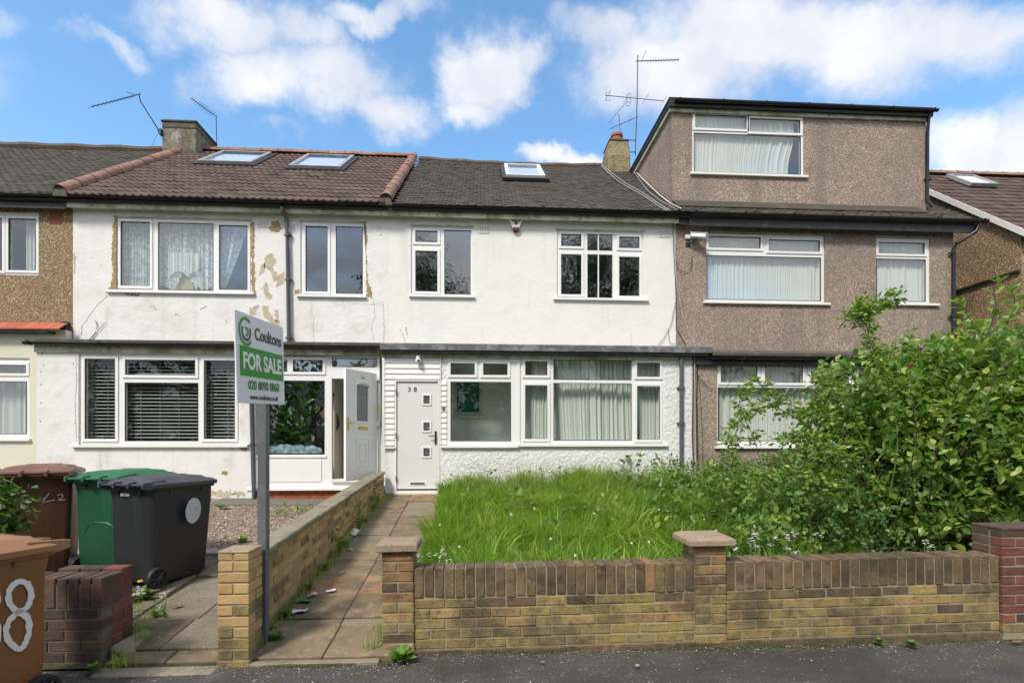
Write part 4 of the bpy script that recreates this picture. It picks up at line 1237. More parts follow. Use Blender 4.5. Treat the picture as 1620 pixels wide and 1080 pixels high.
# shiplap boards round the door
def boards(u0, u1, v0, v1, pitch=8.45):
    n = max(1, round((v1 - v0) / pitch))
    for i in range(n):
        a, b = v0 + (v1 - v0) * i / n, v0 + (v1 - v0) * (i + 1) / n
        x0, x1 = X_(u0, YL), X_(u1, YL)
        um = (u0 + u1) / 2
        zt_, zb_ = Z_(um, a, YL), Z_(um, b, YL)
        part('cladding_board', MB().ext([(YL + .008, zb_ + .003), (YL - .020, zb_ + .003), (YL - .022, zb_ + .020), (YL - .010, zt_ - .012), (YL - .004, zt_ - .002), (YL + .008, zt_ - .002)], x0, x1, 'x'), 'upvc_aged', h38)
boards(609, 696, 566, 600.5)
boards(609, 624.3, 600.7, 705)
boards(698, 706.5, 601, 703)
part('cladding_trim', MB().box(X_(605, YL), X_(609, YL), YL - .03, YL + .01, Z_(607, 706, YL), Z_(607, 564, YL)).box(X_(602, YL), X_(626, YL), YL - .04, YL + .01, Z_(607, 709, YL), Z_(607, 706.3, YL)), 'upvc', h38)
part('cladding_trim', MB().box(X_(696.3, YL), X_(697.8, YL), YL - .026, YL + .01, Z_(697, 703, YL), Z_(697, 566, YL)), 'upvc', h38)
downpipe(h38, [dpx(1078, 560, YL - .06), dpx(1078, 640, YL - .06), dpx(1078, 760, YL - .06)], 'grey_downpipe', clips=[dpx(1078, 613, YL - .06), dpx(1078, 669, YL - .06)])
part('bell_plate', MB().box(X_(699.5, YL), X_(703.5, YL), YL - .045, YL - .021, Z_(701, 648, YL), Z_(701, 643, YL)), 'chrome', h38)
part('green_blind', MB().box(X_(722, YU), X_(759, YU), YU + .09, YU + .10, inw[2], inw[3]), 'green_blind', h38)
part('blind_backing', MB().box(X_(722, YU), X_(759, YU), YU + .101, YU + .11, inw[2], inw[3]), 'interior_shade', h38)

# ---------------- pink pebbledash house with the box dormer
h36 = thing('terraced_house', 'pinkish pebbledashed house on the right with a large boxy loft dormer', 'house', (XE, YU, .6), group='terraced houses in the row')
w5 = window(h36, YU, (1117, 1305, 370, 478), [(1122, 1204, 375, 393, 's'), (1217, 1298, 378, 396, 's'), (1119, 1300, 405, 474, 'f')], sill=(1112, 1312), wu=1210, mt='upvc_aged')
w6 = window(h36, YU, (1386, 1472, 376, 480), [(1391, 1464, 383, 401, 's'), (1388, 1466, 409, 476, 'f')], sill=(1383, 1484), wu=1430, mt='upvc_aged')
main_wall(h36, XD + .002, XE, 'pebbledash_pink', [w5, w6, (X_(1150, YU), X_(1350, YU), 1.4, 3.0)])
interior(h36, XD, XE); party(h36, XD, XE, 'pebbledash_pink')
roof_deck(XD + .02, XE + .25, h36)
DY = 10.62
dx0, dx1 = XD + .02, X_(1465, DY)
plain_tiles('roof_tiles', XD + .02, XE + .28, h36, 'plain_tile_mossy', keep=lambda x, y: not (x > dx0 - .1 and x < dx1 and y > DY - .02))
eaves(h36, XD + .002, XE + .25, 'black_fascia', dz=-.005)
gutter(h36, XD + .2, XE + .5, YU - .24, 6.14, r=.065)
part('porch_gutter_board', MB().box(XD + .2, XE + .33, YU - .19, YU - .157, 5.90, 6.07), 'black_fascia', h36)
downpipe(h36, [(XE + .35, YU - .24, 6.08), (XE + .3, YU - .2, 5.92), (XE - .03, YU - .1, 5.7), (XE - .06, YU - .07, 5.6), (XE - .06, YU - .07, .7)], 'black_plastic', clips=[dpx(1508, 400, YU - .07), dpx(1508, 500, YU - .07)])
# dormer
dzt = 8.66
def zroof_at(y): return roof_z(y)
w7 = window(h36, DY, (1095, 1271, 178, 276), [(1100, 1181, 184, 205, 's'), (1186, 1266, 187, 208, 's'), (1098, 1267, 213, 274, 'f')], sill=(1091, 1277), wu=1183, mt='upvc_aged', setback=.01)
dm = part('dormer', MB().plate(dx0, dx1, 6.3, dzt - .16, DY, DY + .16, [w7]), 'pebbledash_pink', h36)
yb = R_EAVE[0] + (dzt - R_EAVE[1]) / RS
for (a, b) in ((dx0, dx0 + .15), (dx1 - .15, dx1)):
    part('cheek', MB().ext([(DY + .161, 6.3), (DY + .161, dzt - .16), (yb - .15, dzt - .16), (yb - .1, dzt - .3)], a, b, 'x'), 'pebbledash_pink', dm)
part('dormer_roof', MB().box(dx0 - .10, dx1 + .06, DY - .12, yb + .1, dzt - .02, dzt + .03), 'tar', dm)
part('dormer_fascia', MB().box(dx0 - .06, dx1 + .03, DY - .05, DY - .002, dzt - .22, dzt - .075).box(dx0 - .055, dx0 - .002, DY - .001, yb - .2, dzt - .19, dzt - .022), 'soffit_cream', dm)
part('dormer_edge', MB().box(dx0 - .09, dx1 + .06, DY - .115, DY - .052, dzt - .15, dzt - .022).box(dx0 - .085, dx0 - .057, DY - .05, yb - .1, dzt - .1, dzt - .022), 'black_fascia', dm)
part('dormer_back', MB().box(dx0 + .16, dx1 - .16, DY + 1.3, DY + 1.4, 6.5, dzt - .1), 'interior', dm)
part('dormer_floor', MB().box(dx0 + .16, dx1 - .16, DY + .17, DY + 1.3, 6.7, 6.72), 'interior', dm)
gutter(dm, dx0, dx1 + .12, DY - .16, dzt - .04, r=.045); 
downpipe(h36, [(dx1 - .02, DY - .10, dzt - .1), (dx1 - .02, DY - .06, 8.2), (dx1 - .02, DY - .05, 6.75), (dx1 + .04, DY - .12, 6.58)], 'black_plastic', clips=[(dx1 + .02, DY - .05, 7.2)])
part('lead_apron', MB().ext([(DY - .30, roof_z(DY - .30) + .045), (DY - .001, roof_z(DY) + .05), (DY - .001, roof_z(DY) + .075), (DY - .30, roof_z(DY - .3) + .055)], dx0, dx1 - .2, 'x'), 'plain_tile_mossy', dm)
# bay
bx1 = X_(1386, YL)
w11 = window(h36, YL, (1134, 1363, 570, 705), [(1141, 1199, 575, 605, 's'), (1211, 1271, 575, 605, 's'), (1284, 1344, 575, 605, 's'), (1137, 1346, 613, 697, 'f')], sill=(1130, 1366), drip=False, wu=1240, glass='glass_low')
part('bay_wall', MB().plate(XD + .002, bx1, .3, 3.12, YL, YL + .2, [w11]), 'pebbledash_pink', h36)
part('bay_side', MB().box(bx1 - .2, bx1 - .001, YL + .201, YU - .002, .3, 3.2), 'pebbledash_pink', h36)
ext_roof(h36, XD + .323, bx1 + .12, 3.22, 3.45, 'roofing_felt')
part('bay_fascia', MB().box(XD + .04, bx1 + .06, YL - .07, YL - .002, 3.0, 3.165), 'black_fascia', h36)
gutter(h36, XD + .3, bx1 + .16, YL - .13, 3.15, r=.055)

# ---------------- house beyond on the right, turned gable on
h34 = thing('end_house', 'ochre pebbledashed end house beyond the gap with brown roof and white bargeboard', 'house', (11, 9.9, .6))
XG = 11.0
GE, GR = (9.75, 5.77), (13.2, 8.72)
gs = (GR[1] - GE[1]) / (GR[0] - GE[0]); ga = math.atan(gs); gl = math.hypot(GR[1] - GE[1], GR[0] - GE[0])
part('wall', MB().ext([(9.95, .3), (16.5, .3), (16.5, 5.9), (13.2, 8.66), (9.95, 5.88)], XG, XG + .3, 'x'), 'pebbledash_ochre', h34)
part('front_wall', MB().box(XG + .301, 18, 9.95, 10.2, .3, 5.85), 'pebbledash_ochre', h34)
part('render_band', MB().box(XG - .05, XG - .002, 9.95, 16.4, 5.03, 5.08), 'black_fascia', h34)
part('bargeboard', MB().ext([(GE[0], GE[1] - .12), (GR[0], GR[1] - .12), (GR[0], GR[1] + .02), (GE[0], GE[1] + .02)], XG - .09, XG - .055, 'x'), 'upvc_aged', h34)
part('roof', MB().ext([(GE[0] + .04, GE[1] - .02), (GR[0], GR[1] - .02), (16.9, GE[1]), (16.9, GE[1] - .1), (GR[0], GR[1] - .14), (GE[0] + .04, GE[1] - .12)], XG - .05, 18, 'x'), 'tar', h34)
T_, R_, r_ = [], [], []
for r in range(int(gl / .3)):
    for c in range(22):
        T_.append((XG - .07 + c * .3 + (.15 if r % 2 else 0) * 0, GE[0] + r * .3 * math.cos(ga), GE[1] + r * .3 * math.sin(ga)))
        a = ga - .06 + random.gauss(0, .008); ca, sa = math.cos(a), math.sin(a)
        R_.append(np.array([[1, 0, 0], [0, ca, -sa], [0, sa, ca]])); r_.append(random.random())
ctm = MB().box(.002, .298, 0, .36, 0, .028)
o = scatter('roof_tiles', ctm.v, ctm.f, T_, np.array(R_), np.ones(len(T_)), 'concrete_tile_far', h34, np.array(r_), OFF[h34.name]); o['kind'] = 'stuff'
ridge_run(h34, (XG - .05, 13.2, 8.74), (17.5, 13.2, 8.74), r=.11)
a_, b_ = at(1513, 288, 12.9), at(1570, 303, 12.3)
sx0, sx1 = at(1540, 303, 12.35)[0] - .25, at(1573, 303, 12.35)[0]
Mx = Matrix.Translation(Vector((sx0, 12.2, GE[1] + gs * (12.2 - GE[0]) + .06))) @ Matrix.Rotation(ga, 4, 'X')
mb = MB().box(0, .75, 0, .06, 0, .08).box(0, .75, .84, .9, 0, .08).box(0, .06, .061, .839, 0, .08).box(.69, .75, .061, .839, 0, .08)
mb.v = [tuple(Mx @ Vector(p)) for p in mb.v]; sk = part('skylight', mb, 'skylight_frame', h34)
mb = MB().box(.061, .689, .061, .839, .03, .04); mb.v = [tuple(Mx @ Vector(p)) for p in mb.v]; part('pane', mb, 'skylight_pale', sk)
# ------------------------------------------------------------------ front walls
def pick(opts):
    r = random.random() * sum(w for _, w in opts)
    for m_, w in opts:
        r -= w
        if r <= 0: return m_
    return opts[0][0]
C = .075
PAL_LOW = [('brick_algae', 2), ('brick_gold', 3), ('brick_weathered', .25)]
PAL_MID = [('brick_gold', 4), ('brick_yellow', 2), ('brick_algae', 1), ('brick_weathered', .35)]
PAL_TOP = [('brick_weathered', 2), ('brick_algae', 1.2), ('brick_yellow', 1)]
wall = thing('front_garden_wall', 'low yellow brick garden wall with dark soldier bricks and stone capped piers beside the pavement', 'wall', (-.494, 3.85, -.02), (0, -.0095, 0))
WL = 4.574
P1, P2 = 1.625 + .494, 1.865 + .494       # middle pier
mc = MB().box(.003, WL, .006, .20, 0, .625)
part('mortar_core', mc, 'mortar', wall, local=True)
part('footing', MB().box(-.22, WL, -.012, .0055, -.05, .04), 'brick_weathered', wall, local=True, bevel=.006)
for r in range(5):
    z = .05 + r * C
    x = -.1 if r % 2 else .012
    pal = (PAL_LOW, PAL_LOW, PAL_MID, PAL_MID, PAL_TOP)[r]
    if r == 4: pal = [('brick_weathered', 3), ('brick_algae', 1.5), ('brick_gold', 1)]
    while x < WL - .02:
        x0, x1 = max(x, .008), min(x + .215, WL - .005)
        # leave the middle pier to its own bricks
        for a, b in ((x0, min(x1, P1 - .008)), (max(x0, P2 + .008), x1)):
            if b - a > .03: brick(wall, a, 0, z, b - a, .1025, .064, pick(pal))
        x += .225
for s0_, s1_ in ((.008, P1 - .008), (P2 + .008, WL - .006)):
    n_ = round((s1_ - s0_ + .011) / .0755); pt_ = (s1_ - s0_ - .064) / (n_ - 1)
    for i in range(n_):
        dark = random.random() < .9
        brick(wall, s0_ + i * pt_, random.uniform(-.006, -.001), .428 + min(random.gauss(0, .004), .004), .064, .20, .212, 'brick_weathered' if dark else pick([('brick_orange', .5), ('brick_algae', 1)]), jit=.0015)
def pier(root, x0, y0, w, n, pals, z0=.0, d=.22, half=None, mt='mortar'):
    part('pier_core', MB().box(x0 + .006, x0 + w - .006, y0 + .006, y0 + d - .006, z0 - .05, z0 + n * C - .012), mt, root, local=True)
    h = (w - .01) / 2
    for r in range(n):
        z = z0 + r * C
        pal = pals(r)
        if r % 2:
            brick(root, x0, y0, z, w, .1025, .064, pick(pal)); brick(root, x0, y0 + d - .1025, z, w, .1025, .064, pick(pal))
        else:
            brick(root, x0, y0, z, h, d, .064, pick(pal)); brick(root, x0 + h + .01, y0, z, h, d, .064, pick(pal))
def wpal(r): return PAL_LOW if r < 3 else (PAL_MID if r < 5 else ([('brick_orange', 3), ('brick_yellow', 2), ('brick_weathered', 1)] if r != 6 else [('brick_weathered', 2), ('brick_orange', 1)]))
pier(wall, -.225, -.014, .228, 10, wpal, z0=.03)
pier(wall, P1, -.014, P2 - P1, 10, wpal, z0=.025, d=.25)
def cap(root, cx, cy, w, d, z, h=.055, mt='stone_cap', peak=.012):
    rg = [[(cx - a, cy - b, zz), (cx + a, cy - b, zz), (cx + a, cy + b, zz), (cx - a, cy + b, zz)] for a, b, zz in ((w / 2, d / 2, z), (w / 2, d / 2, z + h), (w / 2 * .82, d / 2 * .82, z + h + peak))]
    return part('pier_cap', MB().loft(rg), mt, root, local=True, bevel=.006)
cap(wall, -.112, .10, .30, .30, .776)
cap(wall, (P1 + P2) / 2, .115, .36, .36, .771, h=.045, peak=.02)

redp = thing('red_brick_pier', 'dark red brick pier and wall at the right end of the yellow garden wall', 'wall', (4.092, 3.83, .0), (0, -.0095, 0))
part('pier_core', MB().box(.006, 1.9, .006, .255, -.05, .86), 'mortar', redp, local=True)
for r in range(11):
    z = .06 + r * C
    if r % 2: xs = [(0, .1025)] + [(.1125 + .225 * i, .215) for i in range(7)]
    else: xs = [(.225 * i, .215) for i in range(8)]
    for a, w_ in xs:
        if r == 10 and a > .5: continue
        brick(redp, a, 0, z, w_, .1025, .064, pick([('brick_red', 4), ('brick_darkred', 2)]) if r > 0 else 'brick_algae')
    if r > 6:
        brick(redp, -.001, .113, z, .102, .145, .064, pick([('brick_red', 2), ('brick_darkred', 2)]))
part('pier_cap', MB().box(-.004, 1.9, -.004, .262, .862, .885), 'brick_darkred', redp, local=True, bevel=.006)

# gate pier of clean yellow brick by the path
gp = thing('gate_pier', 'square yellow brick gate pier in front of the sale post, leftmost of the yellow piers', 'wall', (-1.82, 3.70, -.03))
def gpal(r): return [('brick_algae', 3), ('brick_gold', 2)] if r < 3 else ([('brick_gold', 3), ('brick_clean', 2)] if r < 6 else [('brick_clean', 1)])
part('pier_core', MB().box(.006, .204, .006, .219, -.05, .80), 'mortar', gp, local=True)
for r in range(10):
    z = .0 + r * .0765
    if r % 2 == 0: brick(gp, 0, 0, z, .21, .1025, .066, pick(gpal(r))); brick(gp, 0, .1225, z, .21, .1025, .066, pick(gpal(r)))
    else: brick(gp, 0, 0, z, .1, .225, .066, pick(gpal(r))); brick(gp, .11, 0, z, .1, .225, .066, pick(gpal(r)))
z = .765
brick(gp, 0, 0, z, .1, .225, .045, 'brick_clean'); brick(gp, .11, 0, z, .1, .225, .045, 'brick_clean')
part('pier_top', MB().box(-.002, .212, -.002, .227, .813, .828), 'stone_cap', gp, local=True, bevel=.004)

# long boundary wall running up to the houses
TILT = R(3.55)
bw = thing('boundary_wall', 'long yellow brick wall with weathered coping running between the path and the gravel', 'wall', (-1.69, 3.93, -.04), (0, -TILT, PI / 2 + R(.5)))
BL = 5.55
part('mortar_core', MB().box(.003, BL, .006, .10, -.3, .685), 'mortar', bw, local=True)
bk = 0
for r in range(9):
    z = .012 + r * C
    x = .0 if r % 2 else -.1125
    while x < BL - .01:
        x0, x1 = max(x, .003), min(x + .215, BL)
        if x1 - x0 > .04:
            pal = [('brick_clean', 5), ('brick_yellow', 2)] if r > 2 else [('brick_clean', 3), ('brick_yellow', 2), ('brick_gold', 2)]
            
            brick(bw, x0, 0, z, x1 - x0, .1025, .064, pick(pal), jit=.0015)
        x += .225
x = 0
for i in range(10):
    L_ = BL / 10
    o = part('coping_slab', MB().box(i * L_ + .002, (i + 1) * L_ - .002, -.018, .185, .687, .735), 'coping_slab', bw, local=True, bevel=.008)
    o.location.z = random.gauss(0, .0015)
# far side of the wall is lower ground : a strip of old concrete beside it
cs = MB()
cs.add([(-2.55, 6.7, gzl(-2.5, 6.7) + .03), (-1.84, 6.7, gzl(-2, 6.7) + .05), (-1.87, 9.4, gzl(-2, 9.4) + .10), (-2.6, 9.4, gzl(-2.6, 9.4) + .06)], [(0, 1, 2, 3)])
v0 = cs.v[:]
cs = MB().add(v0 + [(a, b, c - .2) for a, b, c in v0], [(0, 1, 2, 3), (0, 4, 5, 1), (3, 2, 6, 7), (0, 3, 7, 4), (1, 5, 6, 2)])
setting('concrete_strip', cs, 'coping_slab', bevel=.01)
cs = MB().box(-6.4, -2.65, 8.98, 9.49, .4, .0)
k_ = [(-4.6, 9.0), (-2.65, 8.9), (-2.65, 9.5), (-4.6, 9.5)]
cs = MB().add([(x, y, gzl(x, y) + .035) for x, y in k_] + [(x, y, gzl(x, y) - .1) for x, y in k_], [(0, 1, 2, 3), (0, 4, 5, 1), (0, 3, 7, 4), (1, 5, 6, 2)])
setting('concrete_step', cs, 'mortar_dark', bevel=.01)

# dark red stub of wall on the left
st = thing('brick_wall_stub', 'short broken stub of dark red brick wall beside the brown bin numbered 38', 'wall', (-3.9, 3.80, -.02), (0, 0, R(-1)))
SW = 1.26
part('mortar_core', MB().box(.003, SW - .006, .006, .31, -.1, .58), 'mortar_dark', st, local=True)
for r in range(6):
    z = -.03 + r * C
    x = -.1125 if r % 2 else 0
    while x < SW - .01:
        x0, x1 = max(x, .003), min(x + .215, SW)
        if x1 - x0 > .04: brick(st, x0, 0, z, x1 - x0, .1025, .065, pick([('brick_darkred', 3), ('brick_weathered', 1)]))
        x += .225
    for i, (ya, yb_) in enumerate(((.112, .315),) if r % 2 else ((.106, .205), (.213, .315))):
        brick(st, SW - .1025, ya, z, .1035, yb_ - ya, .065, pick([('brick_darkred', 3), ('brick_red', 2)]))
for i in range(16):
    brick(st, i * (SW - .067) / 15, random.uniform(-.004, 0), .428 - random.uniform(0, .01), .066, .2, .205, 'brick_darkred' if random.random() < .8 else 'brick_weathered', jit=.002)
for i in range(3):
    brick(st, SW - .46 + i * .155, .205, .428, .145, .11, .22, pick([('brick_darkred', 2), ('brick_red', 3)]), jit=.005)
part('fallen_mortar', MB().ext([(SW + .01, .0), (SW + .16, .02), (SW + .12, .09), (SW + .01, .14)], .05, .42, 'y'), 'coping_slab', st, local=True, bevel=.02)

# ------------------------------------------------------------------ paths
def slab_path(name, loc, slope, rows, cols, label=None):
    root = link(name, None); root.location = loc; root.rotation_euler = (math.atan(slope), 0, 0)
    root['kind'] = 'structure'
    return root
path = slab_path('path', (0, 3.76, gz(3.76)), GS, 0, 0)
lens = [.50, .12] + [.496] * 11
y = 0
pinks = {2: 'slab_tan', 3: 'slab_orange'}
for i, L_ in enumerate(lens):
    sh = -.021 * y      # the path veers slightly left
    for j, (a, b) in enumerate(((-1.655, -1.132), (-1.125, -.60))):
        mt_ = pick([('slab_tan', 5), ('slab_grey', 1.5), ('slab_orange', .4)])
        if i == 3: mt_ = 'slab_orange'
        if i in (0, 2): mt_ = 'slab_tan'
        mb = MB().box(a + sh, b + sh, y + .005, y + L_ / math.cos(math.atan(GS)) - .005, -.045, .012)
        o = part('paving_slab', mb, mt_, path, local=True, bevel=.006)
        o.rotation_euler = (random.gauss(0, .002), random.gauss(0, .003), 0); o.location.z = random.gauss(0, .002)
    y += L_ + .002
drive = slab_path('drive', (0, 3.74, gz(3.74)), GS, 0, 0)
y = 0
rowsD = [.17, .50, .50, .50, .50, .45]
for i, L_ in enumerate(rowsD):
    xs = [-4.4, -3.72, -3.05, -2.45, -1.86] if i else [-2.6, -2.20, -1.81]
    if i: xs = [-4.9, -4.2, -3.5, -2.86, -2.34, -1.84]
    for a, b in zip(xs[:-1], xs[1:]):
        if i < 2 and b < -2.7 and i == 1 and a < -3.6: continue
        mt_ = pick([('slab_grey', 2.2), ('slab_tan', 2), ('slab_pale', .3)]) if i else 'slab_tan'
        mb = MB().box(a + .005, b - .005, y + .005, y + L_ - .005, -.045, .010)
        o = part('paving_slab', mb, mt_, drive, local=True, bevel=.006)
        o.rotation_euler = (random.gauss(0, .003), random.gauss(0, .004), 0); o.location.z = random.gauss(0, .003)
    y += L_ + .002
mb = MB().box(-2.6, -1.81, 3.60, 3.735, -.1, .002)
setting('drive_edge', mb, 'coping_slab', bevel=.01)
mb = MB().box(-1.66, -.72, 3.70, 3.757, -.1, .014)
setting('path_edge', mb, 'coping_slab', bevel=.008)
for i in range(6):
    x0 = -5.5 + i * .61
    a = gpt(330, 882)
    mb = MB().box(x0 + .004, x0 + .604, 6.02, 6.26, gz(6.02) - .1, gz(6.1) + .05)
    setting('edging_slab', mb, 'slab_pale', bevel=.006)

# ------------------------------------------------------------------ gravel
STV = [(1, 0, 0), (.35, .8, .05), (-.6, .75, 0), (-1, -.1, .05), (-.3, -.85, 0), (.7, -.7, .05), (.15, .1, .62), (-.3, -.05, .55)]
STF = [(0, 1, 6), (1, 2, 7, 6), (2, 3, 7), (3, 4, 7), (4, 5, 6, 7), (5, 0, 6)]
def stones(name, n, xf, s0, s1, mt, zf, rn=None):
    XY = np.array([xf() for _ in range(n)])
    Z = np.array([zf(x, y) for x, y in XY]) + rng.random(n) * .006 - .002
    T = np.column_stack([XY, Z])
    D = np.column_stack([rng.normal(size=n), rng.normal(size=n), rng.normal(size=n) * .25])
    S = np.column_stack([rng.uniform(s0, s1, n), rng.uniform(s0, s1, n), rng.uniform(s0, s1, n) * .8])
    o = scatter(name, STV, STF, T, rot_dirs(D, rng.normal(size=n) * .3), S, mt, rnd=rn if rn is not None else rng.random(n))
    o['kind'] = 'stuff'
    return o
stones('gravel', 15000, lambda: (random.uniform(-6.2, -1.9), 6.28 + 3.2 * random.random() ** 1.25), .008, .021, 'gravel_stone', lambda x, y: gzl(x, y) + .012)
mat('grit_pale', (.27, .24, .20), .9, [('attr', 1, .2, .5, (.20, .16, .12), .9), ('attr', 1, .85, .9, (.62, .60, .56), .9)])
def wall_line():
    x = random.uniform(-3.4, 5)
    y = (3.845 if x > -.5 else 3.70) - abs(random.gauss(0, .07)) - .005
    if random.random() < .22: y -= random.random() * .7
    return (x, y)
stones('pavement_grit', 2600, wall_line, .002, .0062, 'grit_pale', lambda x, y: 0.0)
mm = MB()
for i in range(34):
    x = random.uniform(-3.0, 4.9)
    yy = 3.845 if x > -.6 else (3.695 if x > -1.9 else (3.6 if x > -2.65 else 3.79))
    ll = random.uniform(.05, .28); ww = random.uniform(.008, .026)
    n = 9
    pts = [(x + ll * math.cos(2 * PI * k / n) * random.uniform(.6, 1), yy - ww * .4 + ww * math.sin(2 * PI * k / n) * random.uniform(.5, 1)) for k in range(n)]
    mm.ext(pts, -.02, random.uniform(.002, .009), 'z')
setting('moss', mm, 'moss', stuff=True)

# ------------------------------------------------------------------ grass
def blades(name, XY, H, zf, mt, lean=None, width=.006, rnd=None, segs=3, droop=.55):
    n = len(XY)
    ang = rng.uniform(0, 2 * PI, n)
    D = np.column_stack([np.cos(ang), np.sin(ang)])
    L0 = np.abs(rng.normal(.3, .35, n))[:, None] * D
    if lean is not None: L0 = L0 + lean
    W = np.column_stack([-np.sin(ang + rng.normal(0, .9, n)), np.cos(ang), np.zeros(n)]) * (width * rng.uniform(.6, 1.3, n))[:, None]
    Z0 = np.array([zf(x, y) for x, y in XY]) - .01
    V = np.zeros((n, 2 * segs + 1, 3))
    for s in range(segs + 1):
        t = s / segs
        up = H * t * (1 - droop * .45 * t * t * (np.linalg.norm(L0, axis=1)))
        out = (H * t ** 1.7)[:, None] * L0
        c = np.column_stack([XY[:, 0] + out[:, 0], XY[:, 1] + out[:, 1], Z0 + up])
        if s < segs:
            w = W * (1 - .55 * t)
            V[:, 2 * s] = c - w; V[:, 2 * s + 1] = c + w
        else: V[:, 2 * segs] = c
    f = []
    for s in range(segs - 1): f.append((2 * s, 2 * s + 1, 2 * s + 3, 2 * s + 2))
    f.append((2 * segs - 2, 2 * segs - 1, 2 * segs))
    fl = np.array([i for a in f for i in a]); fc = np.array([len(a) for a in f])
    k = 2 * segs + 1
    loops = (fl[None] + (np.arange(n) * k)[:, None]).ravel()
    if rnd is None: rnd = rng.random(n)
    o = np_mesh(name, V.reshape(-1, 3), loops, np.tile(fc, n), mt, None, np.repeat(rnd, k))
    o['kind'] = 'stuff'
    return o
def fbm(x, y, s=1.0, seed=0): return mnoise.fractal(Vector((x * s, y * s, seed)), 1.0, 2.0, 3)
XY, H, LN, RN = [], [], [], []
tufts = [(random.uniform(-.7, 4.0), random.uniform(4.08, 9.4), random.uniform(-.5, .5), random.uniform(-.6, .1), random.uniform(.6, 1.45), random.gauss(0, .24)) for _ in range(330)]
N_ = 90000
i = 0
while i < N_:
    tx, ty, lx, ly, th, tc_ = random.choice(tufts)
    sg = random.uniform(.04, .17)
    if random.random() < .2: x, y = random.uniform(-.62, 4.05), random.uniform(4.08, 9.45); tc_ = 0; lx *= .3
    else: x, y = random.gauss(tx, sg), random.gauss(ty, sg)
    left = -.60 - .021 * (y - 4) + .10 * fbm(y, 3, 1.4)
    if x < left or y < 4.07 or y > 9.46 or x > 4.3: continue
    if x > 2.9 and random.random() < (x - 2.9) * .75: continue
    if x > 1.75 and y < 4.75 + .2 * (x - 1.75): continue
    hn = .5 + .5 * fbm(x, y, .8, 5)
    h = (.18 + .24 * hn + .08 * (y - 4) / 5.4) * th * random.uniform(.55, 1.15)
    flat = math.exp(-(((x - .9) / .8) ** 2 + ((y - 5.0) / .5) ** 2)) + math.exp(-(((x - 2.0) / .5) ** 2 + ((y - 6.6) / .6) ** 2))
    h *= 1 - .45 * min(1, flat)
    if y > 8.2: h *= 1.0 + .18 * math.sin((x - .5) * 1.2)
    if x < left + .15: h *= .7
    mt_lean = (lx + .5 * fbm(x, y, .6, 9), ly - .15)
    XY.append((x, y)); H.append(h); LN.append(mt_lean)
    RN.append(min(.94, max(0, .42 + tc_ + .45 * fbm(x, y, .9, 13) + random.gauss(0, .2))) if random.random() > .03 else .98)
    i += 1
blades('grass', np.array(XY), np.array(H), lambda x, y: gz(y) + .05, 'grass_blade', np.array(LN) * 1.15, .0058, np.array(RN))
CX = [(random.uniform(-.5, 3.4), random.uniform(4.5, 9.2), random.gauss(0, .35), random.gauss(-.1, .3)) for _ in range(150)]
XY = []; LN = []
for _ in range(7000):
    q = random.choice(CX); XY.append((random.gauss(q[0], .07), random.gauss(q[1], .07))); LN.append((q[2], q[3]))
XY = np.array(XY); ok = (XY[:, 0] > -.6 - .021 * (XY[:, 1] - 4)) & (XY[:, 1] > 4.2) & (XY[:, 1] < 9.44)
XY = XY[ok]; LN = np.array(LN)[ok]
blades('coarse_grass', XY, rng.uniform(.26, .52, len(XY)), lambda x, y: gz(y) + .05, 'grass_blade', LN, .0085, np.clip(rng.normal(.7, .25, len(XY)), 0, .94), segs=4, droop=1.0)
bw_ = []
for _ in range(46):
    q = (random.uniform(-.4, 3.6), random.triangular(5.2, 9.3, 9.0))
    for k in range(random.randint(5, 12)):
        bw_.append((q[0] + random.gauss(0, .10), q[1] + random.gauss(0, .08), gz(q[1]) + .05 + random.uniform(.18, .48)))
o = scatter('broadleaf_weeds', LEAF_V, LEAF_F, np.array(bw_), rot_dirs(rand_dirs(len(bw_), .5)), rng.uniform(.05, .12, len(bw_)), 'leaf_ground'); o['kind'] = 'stuff'
# seed heads near the wall of the house
n = 700
XY = np.array([(random.uniform(-.4, 3.6), random.triangular(7.2, 9.4, 9.2)) for _ in range(n)])
blades('seed_grass', XY, rng.uniform(.42, .78, n), lambda x, y: gz(y) + .05, 'grass_seed', None, .0022, segs=4)
SEED_V = [(0, 0, 0), (.2, .5, 0), (0, 1, 0), (-.2, .5, 0)]
heads = []
for x, y in XY:
    for k in range(5): heads.append((x + random.gauss(0, .035), y + random.gauss(0, .035), gz(y) + .05 + random.uniform(.4, .66)))
o = scatter('seed_heads', SEED_V, [(0, 1, 2, 3)], np.array(heads), rot_dirs(rand_dirs(len(heads), .8)), np.full(len(heads), .028), 'grass_seed'); o['kind'] = 'stuff'

# ------------------------------------------------------------------ plants
def leaves(name, T, D, S, mt, parent, rnd=None, full=True, roll=.7, off=None):
    return scatter(name, LEAF_V if full else LEAF4_V, LEAF_F if full else LEAF4_F, T, rot_dirs(D, rng.normal(0, roll, len(T))), S, mt, parent, rnd, OFF[parent.name] if off is None else off)


